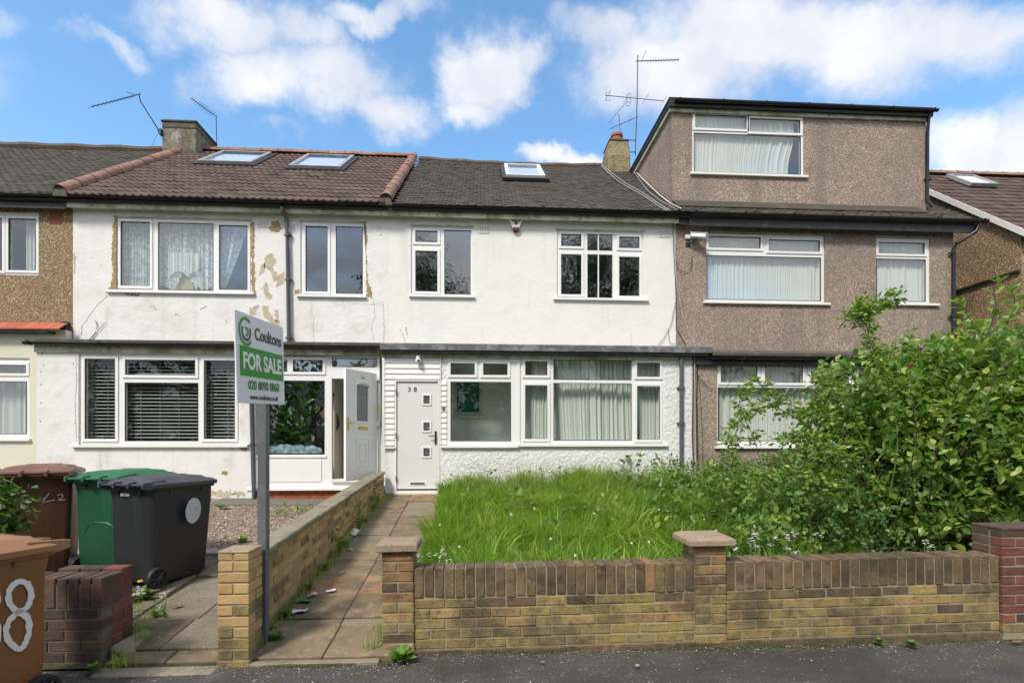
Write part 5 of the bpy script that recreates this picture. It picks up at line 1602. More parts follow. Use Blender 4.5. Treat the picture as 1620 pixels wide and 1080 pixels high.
def crown(parent, ells, n_sprig, per, size, mt, name='foliage', up=.4, spread=.13, shell=.55, rlo=0.0):
    """sprigs of leaves through ellipsoid volumes, denser towards the outside"""
    vol = np.array([e[3] * e[4] * e[5] for e in ells]) ** .66
    vol /= vol.sum()
    T, D, S, Rn = [], [], [], []
    for _ in range(n_sprig):
        e = ells[rng.choice(len(ells), p=vol)]
        d = rng.normal(size=3); d /= np.linalg.norm(d)
        r = shell + (1 - shell) * rng.random() ** .6
        r *= 1 + .30 * mnoise.noise(Vector((d[0] * 2.3 + e[0], d[1] * 2.3, d[2] * 2.3)))
        c = np.array(e[:3]) + d * r * np.array(e[3:6])
        if c[2] < gz(c[1]) + .02 and c[1] < 9.5: c[2] = gz(max(c[1], 3.9)) + .05 + random.random() * .12
        ax = d * .6 + np.array([0, 0, up]) + rng.normal(0, .35, 3); ax /= np.linalg.norm(ax)
        lum = rng.random()
        for k in range(per):
            t = k / per
            p = c + ax * (t - .5) * spread * 2 + rng.normal(0, .012, 3)
            a = 2.4 * k + rng.random()
            side = np.cross(ax, [math.cos(a), math.sin(a), .3]); side /= np.linalg.norm(side) + 1e-6
            T.append(p); D.append(side + ax * .55 + rng.normal(0, .15, 3)); S.append(size * rng.uniform(.55, 1.2))
            Rn.append(min(1, max(0, rlo + .55 * lum + .45 * rng.random() * (.6 + .4 * r))))
    o = leaves(name, np.array(T), np.array(D), np.array(S), mt, parent, np.array(Rn))
    o['kind'] = 'stuff'
    return o


def stems(parent, paths, mt, name='stem'):
    for pts, r0, r1 in paths:
        part(name, MB().tube(pts, r0, 6, r1), mt, parent, smooth=True)


def curve_pts(p0, p1, p2, n=10):
    p0, p1, p2 = Vector(p0), Vector(p1), Vector(p2)
    return [p0 * (1 - t) ** 2 + p1 * 2 * t * (1 - t) + p2 * t * t for t in [i / n for i in range(n + 1)]]


def px_curve(pts, n=5):
    """pts: (u,v,Y) -> smooth 3-D polyline (Catmull-Rom)"""
    P = [P_(*p) for p in pts]
    out = []
    for i in range(len(P) - 1):
        a = P[max(i - 1, 0)]; b = P[i]; c = P[i + 1]; d = P[min(i + 2, len(P) - 1)]
        for k in range(n):
            t = k / n
            out.append(.5 * ((2 * b) + (c - a) * t + (2 * a - 5 * b + 4 * c - d) * t * t + (3 * b - a - 3 * c + d) * t ** 3))
    out.append(P[-1])
    return out


# the big shrub
sx, sy = 5.35, 6.3
shrub = thing('large_shrub', 'large leafy magnolia shrub with a few magenta blooms filling the right side of the garden', 'shrub', (sx, sy, gz(sy)))
ells = [(5.3, 6.4, 1.45, 1.25, 1.15, 1.25), (4.95, 6.3, 1.35, .5, .7, .75), (6.1, 6.2, 1.55, 1.1, 1.1, 1.4), (4.9, 5.6, .75, .6, .6, .45), (6.9, 6.4, 1.6, 1.0, 1.0, 1.45), (5.6, 5.2, 1.2, .6, .5, .9), (6.6, 5.3, 1.5, .7, .7, 1.1), (5.75, 6.2, 2.3, .85, .8, .6), (6.7, 6.3, 2.5, .9, .8, .6), (4.9, 6.3, 2.05, .7, .7, .55)]
crown(shrub, ells, 2700, 8, .112, 'leaf_shrub', spread=.15, shell=.5)
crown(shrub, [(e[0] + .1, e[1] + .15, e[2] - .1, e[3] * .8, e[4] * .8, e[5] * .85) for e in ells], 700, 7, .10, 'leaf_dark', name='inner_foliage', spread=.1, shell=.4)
stems(shrub, [(curve_pts((sx + random.uniform(-.2, .2), sy + random.uniform(-.2, .2), gz(sy) - .05), (sx + dx * .3, sy + dy * .3, 1.2), (sx + dx, sy + dy, hz)), .03, .008)
              for dx, dy, hz in ((-.7, -.2, 2.0), (-.3, -.4, 2.4), (.2, -.3, 2.6), (.6, .1, 2.7), (1.0, -.4, 2.5), (-.9, -.5, 1.4), (.4, -.7, 2.1))], 'stem_dark')
leaf_me = mesh_of('leaf', MB().add(LEAF_V, LEAF_F), 'leaf_bright')
def leaf_obj(parent, p, d, s, roll, me=leaf_me, name='leaf'):
    o = link(name, me, parent)
    Rm = rot_dirs(np.array([d], float), np.array([roll]))[0]
    o.matrix_local = Matrix.Translation(Vector(p) - Vector(OFF[parent.name])) @ Matrix([list(r_) for r_ in Rm]).to_4x4() @ Matrix.Scale(s, 4)
    return o
def sprig_along(parent, pts, s, step, start=0.3, me=leaf_me, tips=5):
    """single leaves set alternately along a shoot"""
    tot = 0; k = 0
    L_ = sum((pts[i + 1] - pts[i]).length for i in range(len(pts) - 1))
    nxt = L_ * start
    for i in range(len(pts) - 1):
        a, b = pts[i], pts[i + 1]; seg = (b - a).length; d = (b - a).normalized()
        while tot + seg > nxt:
            p = a + d * (nxt - tot)
            side = d.cross(Vector((math.cos(k * 2.4), math.sin(k * 2.4), .4))).normalized()
            q = p + side * .015
            leaf_obj(parent, q, side + d * .7 + Vector((0, 0, .1)), s * random.uniform(.7, 1.15), random.gauss(0, .5), me)
            k += 1; nxt += step * random.uniform(.6, 1.4)
        tot += seg
    for j in range(tips):
        a = j * 2 * PI / tips
        leaf_obj(parent, pts[-1], Vector((math.cos(a), math.sin(a), .7)), s * random.uniform(.8, 1.1), random.gauss(0, .4), me)
shoots = [[(1500, 760, 5.5), (1497, 680, 5.4), (1520, 600, 5.35), (1552, 540, 5.3), (1535, 505, 5.3), (1515, 480, 5.3)],
          [(1552, 540, 5.3), (1580, 515, 5.3), (1600, 500, 5.3), (1625, 490, 5.3)],
          [(1560, 535, 5.3), (1575, 490, 5.3), (1572, 460, 5.3), (1580, 447, 5.3)],
          [(1590, 520, 5.35), (1605, 480, 5.35), (1600, 462, 5.35)],
          [(1520, 720, 5.2), (1560, 640, 5.1), (1575, 590, 5.1), (1600, 560, 5.1)],
          [(1430, 780, 5.2), (1450, 690, 5.1), (1440, 620, 5.1), (1455, 590, 5.1)],
          [(1470, 800, 5.2), (1480, 720, 5.0), (1500, 660, 5.0), (1492, 640, 5.0)]]
for sh in shoots:
    pts = px_curve(sh)
    part('stem', MB().tube(pts, .007, 5, .003), 'stem_dark', shrub, smooth=True)
    sprig_along(shrub, pts, .115, .04, .30)
for (u, v) in ((1457, 556), (1442, 583), (1512, 535), (1573, 590), (1592, 585), (1590, 584)):
    p = P_(u, v, 5.25)
    for j in range(5):
        a = j * 2 * PI / 5
        leaf_obj(shrub, p, (math.cos(a) * .5, math.sin(a) * .5, 1), .06, 0, mesh_of('petal', MB().add(LEAF4_V, LEAF4_F), 'petal_magenta') if j == 0 and u == 1457 else bpy.data.meshes['petal'], 'petal')

# dog rose with long arching canes
rose = thing('rambling_rose', 'rambling rose with long arching canes and small leaves reaching across the bay window', 'shrub', (4.1, 5.6, gz(5.6)))
rl_me = mesh_of('leaflet', MB().add(LEAF4_V, LEAF4_F), 'leaf_bright')
canes = [[(1385, 790, 5.6), (1310, 700, 5.5), (1240, 650, 5.4), (1200, 645, 5.4), (1170, 665, 5.4), (1150, 700, 5.4)],
         [(1400, 800, 5.6), (1370, 720, 5.5), (1300, 660, 5.5), (1230, 632, 5.4), (1200, 600, 5.4)],
         [(1400, 810, 5.5), (1420, 700, 5.4), (1400, 590, 5.3), (1378, 545, 5.3), (1365, 500, 5.3), (1340, 502, 5.3)],
         [(1378, 545, 5.3), (1372, 505, 5.3), (1395, 478, 5.3), (1420, 468, 5.3)],
         [(1372, 505, 5.3), (1366, 490, 5.3), (1364, 483, 5.3)],
         [(1400, 800, 5.5), (1350, 730, 5.3), (1290, 700, 5.2), (1260, 690, 5.2), (1235, 700, 5.2)],
         [(1390, 800, 5.5), (1330, 690, 5.3), (1290, 630, 5.3), (1300, 590, 5.3)],
         [(1310, 790, 5.6), (1260, 740, 5.5), (1220, 730, 5.5), (1190, 760, 5.5)],
         [(1165, 775, 6.2), (1160, 730, 6.2), (1158, 690, 6.2)],
         [(1380, 800, 5.3), (1300, 760, 5.0), (1250, 745, 5.0)],
         [(1210, 760, 5.8), (1195, 700, 5.8), (1170, 640, 5.7), (1185, 615, 5.7)],
         [(1390, 800, 5.5), (1345, 640, 5.3), (1310, 610, 5.3)]]
T_, D_, S_ = [], [], []
for ci, cp in enumerate(canes):
    pts = px_curve(cp, 7)
    part('cane', MB().tube(pts, .008 if ci < 3 else .005, 5, .0025), 'stem_green' if ci % 3 else 'stem_brown', rose, smooth=True)
    for i in range(2, len(pts) - 1):
        dens = 4 if i > len(pts) * .25 else 1
        for k in range(dens):
            # compound leaves of five leaflets
            d = (pts[i + 1] - pts[i]).normalized()
            ax = (Vector(rng.normal(size=3)) + Vector((0, -.2, .2)) + d * .2).normalized()
            base = pts[i] + d * random.random() * .03
            for q in range(3):
                c0 = base + ax * (.035 + q * .03)
                for sgn in (-1, 1):
                    side = ax.cross(Vector((0, 0, 1))).normalized() * sgn if q < 2 else ax
                    T_.append(c0); D_.append(np.array(side * 1.0 + ax * .5) + rng.normal(0, .12, 3)); S_.append(random.uniform(.042, .07))
                    if q == 2: break
print('rose leaflets', len(T_))
o = leaves('foliage', np.array(T_), np.array(D_), np.array(S_), 'leaf_shrub', rose, full=False, rnd=rng.uniform(.2, .88, len(T_))); o['kind'] = 'stuff'
for cp in (canes[2], canes[3]):
    pts = px_curve(cp, 7)
    sprig_along(rose, pts[int(len(pts) * .55):], .062, .022, .0, rl_me, 6)

# brambles and low growth under the shrub
ug = []
for _ in range(46):
    x = random.uniform(2.5, 5.6); y = random.uniform(4.35, 8.8)
    if x < 3.2 and y < 6.5 and random.random() < .7: continue
    h = random.uniform(.22, .42) + .42 * max(0, (x - 2.5)) / 2.0 * (1 if y < 7 else .6)
    ug.append((x, y, gz(y) + .12 + h * .4, random.uniform(.3, .5), random.uniform(.3, .5), h))
for x, y, h in ((2.9, 9.0, .5), (3.4, 9.1, .55), (3.9, 8.9, .5), (4.3, 8.6, .55), (3.6, 8.2, .42), (4.6, 7.6, .6), (3.1, 8.5, .35), (3.3, 7.6, .3)):
    ug.append((x, y, gz(y) + h * .4, .4, .35, h))
dummy = thing('bramble_patch', 'tangled low brambles and weeds covering the ground beneath the large shrub', 'undergrowth', (3.6, 6, gz(6)))
dummy['kind'] = 'stuff'
crown(dummy, ug, 3300, 7, .062, 'leaf_ground', spread=.07, shell=.35, rlo=.02)
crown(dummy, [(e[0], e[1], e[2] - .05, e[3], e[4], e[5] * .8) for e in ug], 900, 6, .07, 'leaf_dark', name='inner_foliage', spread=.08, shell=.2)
crown(dummy, [(random.uniform(2.2, 4.6), random.uniform(4.5, 9.0), .9, .35, .3, .35) for _ in range(16)], 260, 9, .085, 'leaf_shrub', name='taller_sprays', spread=.13, shell=.3)
mb = MB()
for _ in range(60):
    x, y = random.uniform(2.9, 5.4), random.uniform(4.5, 8)
    p = Vector((x, y, gz(y)))
    mb.tube(curve_pts(p, p + Vector((random.uniform(-.3, .3), random.uniform(-.3, .1), random.uniform(.3, .7))), p + Vector((random.uniform(-.8, .6), random.uniform(-.4, .2), random.uniform(.2, .9))), 6), .004, 4, .002)
part('stem', mb, 'stem_brown', dummy, stuff=True)

# broad leaved seedling at the wall of the house
def leafy_weed(label, p, h, nst, s, mt='leaf_weed', cat='plant', spread=.2, me=None, name='weed_plant', step=.05, up=1.0):
    root = thing(name, label, cat, p)
    me = me or mesh_of('leaf', MB().add(LEAF_V, LEAF_F), mt)
    for i in range(nst):
        a = random.random() * 2 * PI
        tip = Vector(p) + Vector((math.cos(a) * spread * random.uniform(.4, 1.3), math.sin(a) * spread * random.uniform(.4, 1.0), h * random.uniform(.6, 1) * up))
        pts = curve_pts(p, (Vector(p) + tip) / 2 + Vector((0, 0, h * .2)), tip, 6)
        part('stem', MB().tube(pts, .005, 5, .002), 'stem_green', root, smooth=True)
        sprig_along(root, pts, s, step, .25, me, 3)
    return root
leafy_weed('tall bright sycamore seedling against the roughcast wall behind the grass', (2.62, 9.2, gz(9.2)), .95, 3, .13, spread=.25, step=.1)
leafy_weed('broad leaved ivy weed beside the sycamore seedling at the roughcast wall', (2.1, 9.15, gz(9.15)), .55, 5, .10, spread=.4, step=.07)

# strap-leaved white flowers
def leek(label, p, n, h, rad, nf, cat='flowers', group=None):
    root = thing('white_flowers', label, cat, p, group=group)
    XY = np.column_stack([rng.normal(p[0], rad, n), rng.normal(p[1], rad * .45, n)])
    o = blades('leaves', XY, rng.uniform(.6, 1.1, n) * h, lambda x, y: p[2], 'leaf_strap', np.column_stack([rng.normal(0, .45, n), rng.normal(-.15, .35, n)]), .0105, segs=5, droop=1.1)
    o.data.transform(Matrix.Translation(-Vector(p))); o.parent = root
    T, D, S = [], [], []
    mb = MB()
    for i in range(nf):
        q = Vector((random.gauss(p[0], rad), random.gauss(p[1], rad * .4), p[2] + h * random.uniform(.75, 1.15)))
        mb.tube([(q.x - .02, q.y, p[2]), (q.x - .01, q.y, (p[2] + q.z) / 2), tuple(q)], .0025, 4)
        for k in range(5):
            c = q + Vector((random.gauss(0, .017), random.gauss(0, .014), random.gauss(-.004, .012)))
            for j in range(5):
                a = 2 * PI * j / 5
                T.append(c); D.append((math.cos(a), math.sin(a) - .3, random.uniform(-.6, .2))); S.append(.016)
    part('stem', mb, 'stem_green', root, stuff=True)
    o = leaves('petals', np.array(T), np.array(D), np.array(S), 'petal_white', root, full=False); o['kind'] = 'stuff'
    return root
g1 = gpt(1215, 870)
leek('bright strap leaved clump with many white bell flowers just right of the middle pier', (2.42, 4.36, gz(4.3) + .17), 230, .46, .26, 18)
leek('smaller clump of white bell flowers behind the wall under the shrub', (3.05, 4.30, gz(4.3) + .14), 60, .34, .17, 7)
leek('few white bell flowers near the red brick pier', (4.05, 4.45, gz(4.4) + .30), 14, .30, .05, 2)
leek('white flowers at the front left corner of the lawn behind the capped pier', (-.42, 4.45, gz(4.4) + .16), 40, .36, .13, 10)
leek('small white flowers among weeds beside the wheel of the black bin', (-2.95, 4.55, gz(4.5)), 26, .2, .14, 6)
leek('single white flower stem behind the dark red stub', (-2.95, 4.17, .30), 3, .36, .03, 1)
leek('white flower stem between the stub and the brown bin', (-3.42, 4.2, .22), 3, .36, .03, 1)
T = []; 
for _ in range(14): T.append((random.uniform(-.5, 3), random.uniform(4.3, 6.5)))
mb = MB()
for x, y in T:
    z = gz(y) + random.uniform(.36, .48)
    rr = .013
    mb.loft([[(x + r * math.cos(2 * PI * k / 7), y + r * math.sin(2 * PI * k / 7), z + zz) for k in range(7)] for r, zz in ((.003, -rr), (rr * .9, -.004), (rr, .003), (.004, rr))])
o = part('dandelion_clocks', mb, 'petal_white'); o['kind'] = 'stuff'

# small weeds
def rosette(label, p, n, s, mt='leaf_weed', name='weed', flower=False):
    root = thing(name, label, 'weed', p)
    me = mesh_of('leaf', MB().add(LEAF_V, LEAF_F), mt)
    for i in range(n):
        a = i * 2.4; ringk = i / n
        leaf_obj(root, Vector(p) + Vector((0, 0, .01 + .02 * ringk)), Vector((math.cos(a), math.sin(a) - .1, .25 + 1.1 * ringk)), s * random.uniform(.7, 1.1) * (1.1 - .4 * ringk), random.gauss(0, .3), me)
    if flower:
        part('flower', MB().loft([[(p[0] + r * math.cos(2 * PI * k / 9), p[1] + r * math.sin(2 * PI * k / 9), p[2] + zz) for k in range(9)] for r, zz in ((.003, .17), (.024, .175), (.018, .185), (.004, .187))]), 'petal_yellow', root)
    return root
rosette('leafy green weed growing on the asphalt at the foot of the capped pier', tuple(Vector((-.57, 3.72, 0))), 26, .125)
rosette('dandelion rosette beside the wheel of the black bin', tuple(gpt(222, 950)), 22, .16, flower=True)
rosette('small green weed near the red stub on the drive slabs', tuple(gpt(246, 975)), 12, .07)
rosette('small weed at the base of the sale post', tuple(gpt(434, 1013)), 12, .09)
rosette('tiny clover tuft at the wall foot below the red soldier bricks', (3.05, 3.80, 0), 16, .05)
rosette('clover tuft under the right half of the wall', (3.25, 3.74, 0), 22, .06)
rosette('small weed where the dark stub meets the drive', (-2.62, 3.66, 0), 14, .07)
rosette('weed tuft in the middle of the gravel by the kerb', (-2.95, 6.6, gzl(-2.9, 6.6)), 16, .11)
rosette('small weed in the gravel near the bay wall', (-4.2, 8.7, gzl(-4.2, 8.7)), 14, .13)
rosette('low weed in the gravel near the black bin', (-4.25, 7.4, gzl(-4.2, 7.4)), 12, .12)
for i in range(9):
    t = i / 8
    x = -1.66 + random.uniform(.02, .06) - .05 * t; y = 4.4 + 4.2 * t + random.uniform(-.15, .15)
    big = (i in (3, 5, 7, 8))
    (leafy_weed if big else rosette)(('taller weed %s against the long yellow boundary wall' % ('nearest the door end', 'by the litter', 'beside the middle slabs', 'just before the last slabs')[(3, 5, 7, 8).index(i)]) if big else ('low weed in the path joint %s along the boundary wall' % ('first', '', 'second', '', 'third', '', 'fourth', '')[i]).replace('joint second', 'joint, second').strip(), (x, y, gz(y) + .01), *((.30, 6, .055) if big else (14, .075)), **({'spread': .10} if big else {}))
XY = np.array([(random.gauss(-1.64, .03), random.uniform(3.9, 9.2)) for _ in range(700)] + [(random.gauss(-.75, .05), random.uniform(3.85, 4.2)) for _ in range(90)] + [(random.gauss(x0, .05), random.gauss(y0, .05)) for x0, y0 in ((-2.45, 3.72), (-2.7, 4.2), (-2.55, 4.05)) for _ in range(60)])
blades('edge_grass', XY, rng.uniform(.03, .16, len(XY)), lambda x, y: gz(max(y, 3.75)) + .01, 'grass_blade', None, .003)
mb = MB()
for (u, v) in ((470, 800), (455, 806), (500, 803), (485, 797)):
    pass
n = 240
XY = [(random.gauss(-2.75, .35), random.gauss(8.3, .22)) for _ in range(n)]
T = np.array([(x, y, gzl(x, y) + .04 + .05 * random.random()) for x, y in XY])
o = scatter('ground_ivy', LEAF4_V, LEAF4_F, T, rot_dirs(rand_dirs(n, .5)), rng.uniform(.04, .085, n), 'leaf_ground'); o['kind'] = 'stuff'

# hedge at the left edge
HX = -.12
hd = thing('hedge', 'green and yellow leaved hedge at the left edge behind the brown bin', 'hedge', (-3.95, 4.35, .3))
crown(hd, [(-3.98, 4.3, 1.00, .38, .30, .26), (-4.3, 4.4, .95, .45, .4, .33), (-4.05, 4.4, .5, .4, .35, .45)], 560, 8, .075, 'leaf_hedge', spread=.08, shell=.5)
stems(hd, [(curve_pts((-4.0, 4.4, .0), (-4.0, 4.4, .5), (-3.9 + random.uniform(-.3, .2), 4.3, 1.1)), .014, .005) for _ in range(4)], 'stem_dark')
lh = mesh_of('leaf', MB().add(LEAF_V, LEAF_F), 'leaf_bright')
for (u, v) in ((57, 791), (40, 800), (22, 807), (52, 826), (30, 770), (8, 790), (12, 760), (60, 808)):
    leaf_obj(hd, P_(u - 6, v, 3.95), (.7, -.5, .1), .10, .6, lh)
# scalloped wooden edging far left
lf = thing('scalloped_edging', 'row of round topped wooden edging posts behind the hedge', 'fence', (-7.0, 8.2, gz(8.2)))
for i in range(7):
    x, z = at(12 + 17 * i - 34, 741, 8.3)
    part('picket', MB().tube([(x, 8.3, gz(8.3)), (x, 8.3, z)], .045, 10), 'stem_brown', lf, smooth=True)
# ------------------------------------------------------------------ wheelie bins
def rrect(w, d, r, z, n=4, cx=0, cy=0):
    out = []
    for (sx_, sy_, a0) in ((1, -1, -90), (1, 1, 0), (-1, 1, 90), (-1, -1, 180)):
        for i in range(n + 1):
            a = R(a0 + 90 * i / n)
            out.append((cx + sx_ * (w / 2 - r) + r * math.cos(a), cy + sy_ * (d / 2 - r) + r * math.sin(a), z))
    return out


def wheelie(label, loc, rot, body_m, lid_m, recess=False, H=1.0, tilt=0.0, group='wheelie bins in the front gardens'):
    """local: back (hinge, wheels) towards -y, front towards +y"""
    t = thing('wheelie_bin', label, 'wheelie bin', loc, (tilt, 0, rot), group)
    k = H / 1.0
    b = MB().loft([rrect(.46, .52, .05, .035, cy=-.01), rrect(.49, .59, .05, .06, cy=-.01), rrect(.505, .62, .05, .30, cy=-.01), rrect(.54, .65, .045, .80 * k, cy=.01),
                   rrect(.545, .665, .04, .905 * k, cy=0), rrect(.58, .71, .045, .908 * k, cy=0), rrect(.585, .715, .045, .955 * k, cy=0), rrect(.55, .68, .04, .957 * k)])
    body = local_part('body', b, body_m, t, smooth=True)
    for sx_ in (-1, 1):
        for yy in (-.16, .18):
            local_part('rim_rib', MB().ext([(sx_ * .262, .83 * k), (sx_ * .288, .905 * k), (sx_ * .262, .905 * k)], yy, yy + .022), body_m, body)
    for xx in (-.15, .13):
        local_part('rim_rib', MB().ext([(.322, .83 * k), (.352, .905 * k), (.322, .905 * k)], xx, xx + .02, 'x'), body_m, body)
        local_part('rim_rib', MB().ext([(-.312, .83 * k), (-.312, .905 * k), (-.352, .905 * k)], xx, xx + .02, 'x'), body_m, body)
    # lid : domed, overhanging, hinged at the back
    zl = .96 * k
    l = MB().loft([rrect(.60, .74, .06, zl - .03, cy=.01), rrect(.61, .75, .06, zl - .028, cy=.01), rrect(.615, .755, .06, zl + .006, cy=.01), rrect(.56, .70, .08, zl + .028, cy=.01), rrect(.50, .62, .08, zl + .038, cy=.0), rrect(.46, .56, .08, zl + .058, cy=0), rrect(.36, .42, .08, zl + .068, cy=0)])
    lid = local_part('lid', l, lid_m, t, smooth=True)
    local_part('lid_ridge', MB().loft([[(x, y, z) for (x, y, z) in rrect(.30, .10, .03, zl + .06, cy=.12)], rrect(.27, .07, .03, zl + .078, cy=.12)]), lid_m, lid, smooth=True)
    local_part('lid_lip', MB().loft([rrect(.30, .05, .02, zl - .025, cy=.40), rrect(.30, .06, .02, zl + .006, cy=.395)]), lid_m, lid, smooth=True)
    # hinge bar and handles at the back
    hb_ = MB().tube([(-.27, -.40, zl - .0), (.27, -.40, zl - .0)], .015, 8)
    handle = local_part('handle', hb_, body_m, t, smooth=True)
    for xx in (-.27, -.09, .09, .27):
        local_part('hinge_arm', MB().ext([(-.33, zl - .05), (-.425, zl - .028), (-.425, zl + .022), (-.395, zl + .028), (-.20, zl + .045), (-.2, zl + .02)], xx - .012, xx + .012, 'x'), lid_m, handle, bevel=.004)
    if recess:
        pts = [(-.15, .315, .05), (-.16, .33, .44), (-.12, .333, .52), (-.06, .334, .545), (.06, .334, .545), (.12, .333, .52), (.16, .33, .44), (.15, .315, .05)]
        pts = [(x, -.302 - .022 * z, z) for x, y, z in pts]
        local_part('recess_rim', MB().tube(pts, .009, 6), body_m, body, smooth=True)
    ax = local_part('axle', MB().tube([(-.25, -.28, .10), (.25, -.28, .10)], .011, 8), 'dark_metal', t)
    for sx_ in (-1, 1):
        xo, xi = sx_ * .292, sx_ * .245
        ty = MB()
        rings = []
        for r_, x in ((.070, xi), (.094, xi), (.10, xi + (xo - xi) * .2), (.10, xo - (xo - xi) * .2), (.094, xo), (.074, xo), (.070, xo - (xo - xi) * .3)):
            rings.append([(x, -.28 + r_ * math.cos(2 * PI * i / 24), .10 + r_ * math.sin(2 * PI * i / 24)) for i in range(24)])
        ty.loft(rings)
        wh = local_part('wheel', ty, 'tyre', t, smooth=True)
        rm = MB().tube([(xo + sx_ * .004, -.28, .10), (xo - sx_ * .03, -.28, .10)], .02, 12)
        for i in range(8):
            a = 2 * PI * i / 8
            rm.tube([(xo - sx_ * .004, -.28 + .015 * math.cos(a), .10 + .015 * math.sin(a)), (xo - sx_ * .006, -.28 + .072 * math.cos(a), .10 + .072 * math.sin(a))], .005, 4)
        local_part('rim', rm, 'wheel_rim', wh)
    return t, body


bk_, body = wheelie('black wheelie bin with an oval pale sticker beside the green one', (-3.14, 5.32, gz(5.3) + .02), R(-20), 'bin_black', 'bin_black_lid', H=1.0)
o = local_part('sticker', MB().ext([(.085 * math.cos(2 * PI * i / 24) - .02, .69 + .125 * math.sin(2 * PI * i / 24)) for i in range(24)], .0, .003, 'x'), 'sticker', body)
o.location = (.266, 0, -.0); o.rotation_euler = (0, R(5.5), 0)
o.location = (.335 - .69 * math.sin(R(5.5)) + .002, .06, 0)
text('000134', .036, 'paint_white', body, (-.06, -.332, .865), (PI / 2 - R(-8) - R(16), 0, 0), 'serial_number', offset=.002)
wheelie('green wheelie bin standing between the brown and the black one', (-3.68, 5.62, gz(5.5) + .02), R(-8), 'bin_green', 'bin_green_lid', recess=True, H=1.02)
b3, body3 = wheelie('dark brown wheelie bin behind the hedge with a faint hand scrawled 42', (-4.42, 5.50, gz(5.5) + .02), R(30), 'bin_darkbrown', 'bin_darkbrown_lid', H=1.08)


def stroke(pts, w, th, name, mt, parent, jit=.12):
    """a brushed line of paint in the local X-Z plane, thickness along -Y"""
    P = [Vector((p[0], p[1])) for p in pts]
    left, right = [], []
    n = len(P)
    for i in range(n):
        d = (P[min(i + 1, n - 1)] - P[max(i - 1, 0)]).normalized()
        nn = Vector((-d.y, d.x)); ww = w * (1 + random.gauss(0, jit)) / 2
        left.append(P[i] + nn * ww); right.append(P[i] - nn * ww * (1 + random.gauss(0, jit)))
    mb = MB()
    for i in range(n - 1):
        q = [left[i], left[i + 1], right[i + 1], right[i]]
        mb.add([(a.x, -th, a.y) for a in q] + [(a.x, 0, a.y) for a in q], [(0, 1, 2, 3), (0, 4, 5, 1), (3, 2, 6, 7)])
    return local_part(name, mb, mt, parent)


# near brown bin with the painted house number
ang = math.atan2(.93, .37)            # direction of its length (front to back) seen from above
nb, nbody = wheelie('orange brown wheelie bin on the pavement with 38 painted in white', (-2.96, 3.08, -.03), ang - PI / 2 + PI, 'bin_brown', 'bin_brown_lid', H=1.0)
def catm(P, n=6, closed=False):
    out = []
    m = len(P)
    rngi = range(m if closed else m - 1)
    for i in rngi:
        a, b, c, d = [Vector(P[(i + k) % m]) if closed else Vector(P[min(max(i + k, 0), m - 1)]) for k in (-1, 0, 1, 2)]
        for k in range(n):
            t = k / n
            out.append(.5 * ((2 * b) + (c - a) * t + (2 * a - 5 * b + 4 * c - d) * t * t + (3 * b - a - 3 * c + d) * t ** 3))
    if not closed: out.append(Vector(P[-1]))
    else: out.append(out[0])
    return out
eight = catm([(.00, .0), (-.075, .07), (-.085, .14), (-.02, .20), (.06, .215), (.095, .28), (.06, .35), (-.01, .37), (-.07, .335), (-.07, .27), (-.02, .215), (.07, .16), (.085, .08), (.05, .01)], 5, True)
three = catm([(-.08, .35), (-.01, .37), (.06, .33), (.05, .25), (-.02, .21), (.06, .17), (.075, .08), (.01, .0), (-.08, .03)], 5)
holder = link('painted_number', None, nbody)
holder.name = 'painted_number'
# place on the side facing the camera (local -x side): frame whose X runs towards the back of the bin
def on_side(o, yc, zc, sgn=-1, lean=6.2):
    m_ = Matrix.Translation((sgn * (.2545 + (zc - .3) * math.tan(R(2.0)) + .003), yc, zc)) @ Matrix.Rotation(R(90 * sgn), 4, 'Z') @ Matrix.Rotation(R(2.0), 4, 'X') @ Matrix.Scale(1.12, 4)
    o.matrix_local = m_
bpy.data.objects.remove(holder)
SGN = -1
e8 = stroke([(p.x * .56, p.y * .93) for p in eight], .026, .003, 'painted_digit', 'paint_white', nbody)
on_side(e8, -.165, .40, SGN)
e3 = stroke([(p.x * .56, p.y * .93) for p in three], .026, .003, 'painted_digit', 'paint_white', nbody)
on_side(e3, -.025, .40, SGN)
s42 = stroke([(p.x, p.y) for p in catm([(.0, .1), (-.045, .02), (.04, .035)], 3)], .008, .002, 'scrawled_number', 'scrawl', body3)
s43 = stroke([(p.x, p.y) for p in catm([(.06, .075), (.09, .09), (.10, .06), (.07, .03), (.12, .03)], 3)], .008, .002, 'scrawled_number', 'scrawl', body3)
for q_ in (s42, s43):
    q_.location = (.10, -.318, .74); q_.rotation_euler = (R(5), 0, 0)

# ------------------------------------------------------------------ for sale board
pa, pb = Vector((-1.607, 3.527, 0)), Vector((-1.567, 4.246, 0))
bdir = (pb - pa).normalized()
za = Z_(376, 637, 3.527); zb_top = Z_(376, 491, 3.527)
bz0 = za; BHt = zb_top - za; BWd = (pb - pa).length
sign = thing('sale_board', 'white and green estate agent FOR SALE board on a tall grey square post', 'sign', (-1.62, 3.99, .0))
part('post', MB().box(-1.660, -1.596, 3.955, 4.020, -.02, bz0 + BHt - .06), 'post_grey', sign, bevel=.003)
board = link('board_frame', None, sign); board.name = 'board_frame'
bpy.data.objects.remove(board)
bd = local_part('board', MB().box(0, BWd, 0, .012, 0, BHt), 'board_white', sign, bevel=.002)
bd.location = Vector((pa.x, pa.y, bz0)) - Vector(OFF[sign.name])
dzb = (Z_(451, 637.5, 4.246) - Z_(376, 637, 3.527))
bd.rotation_euler = (0, -math.atan2(dzb, BWd) * .75, math.atan2(bdir.y, bdir.x))
u_ = BWd; h_ = BHt
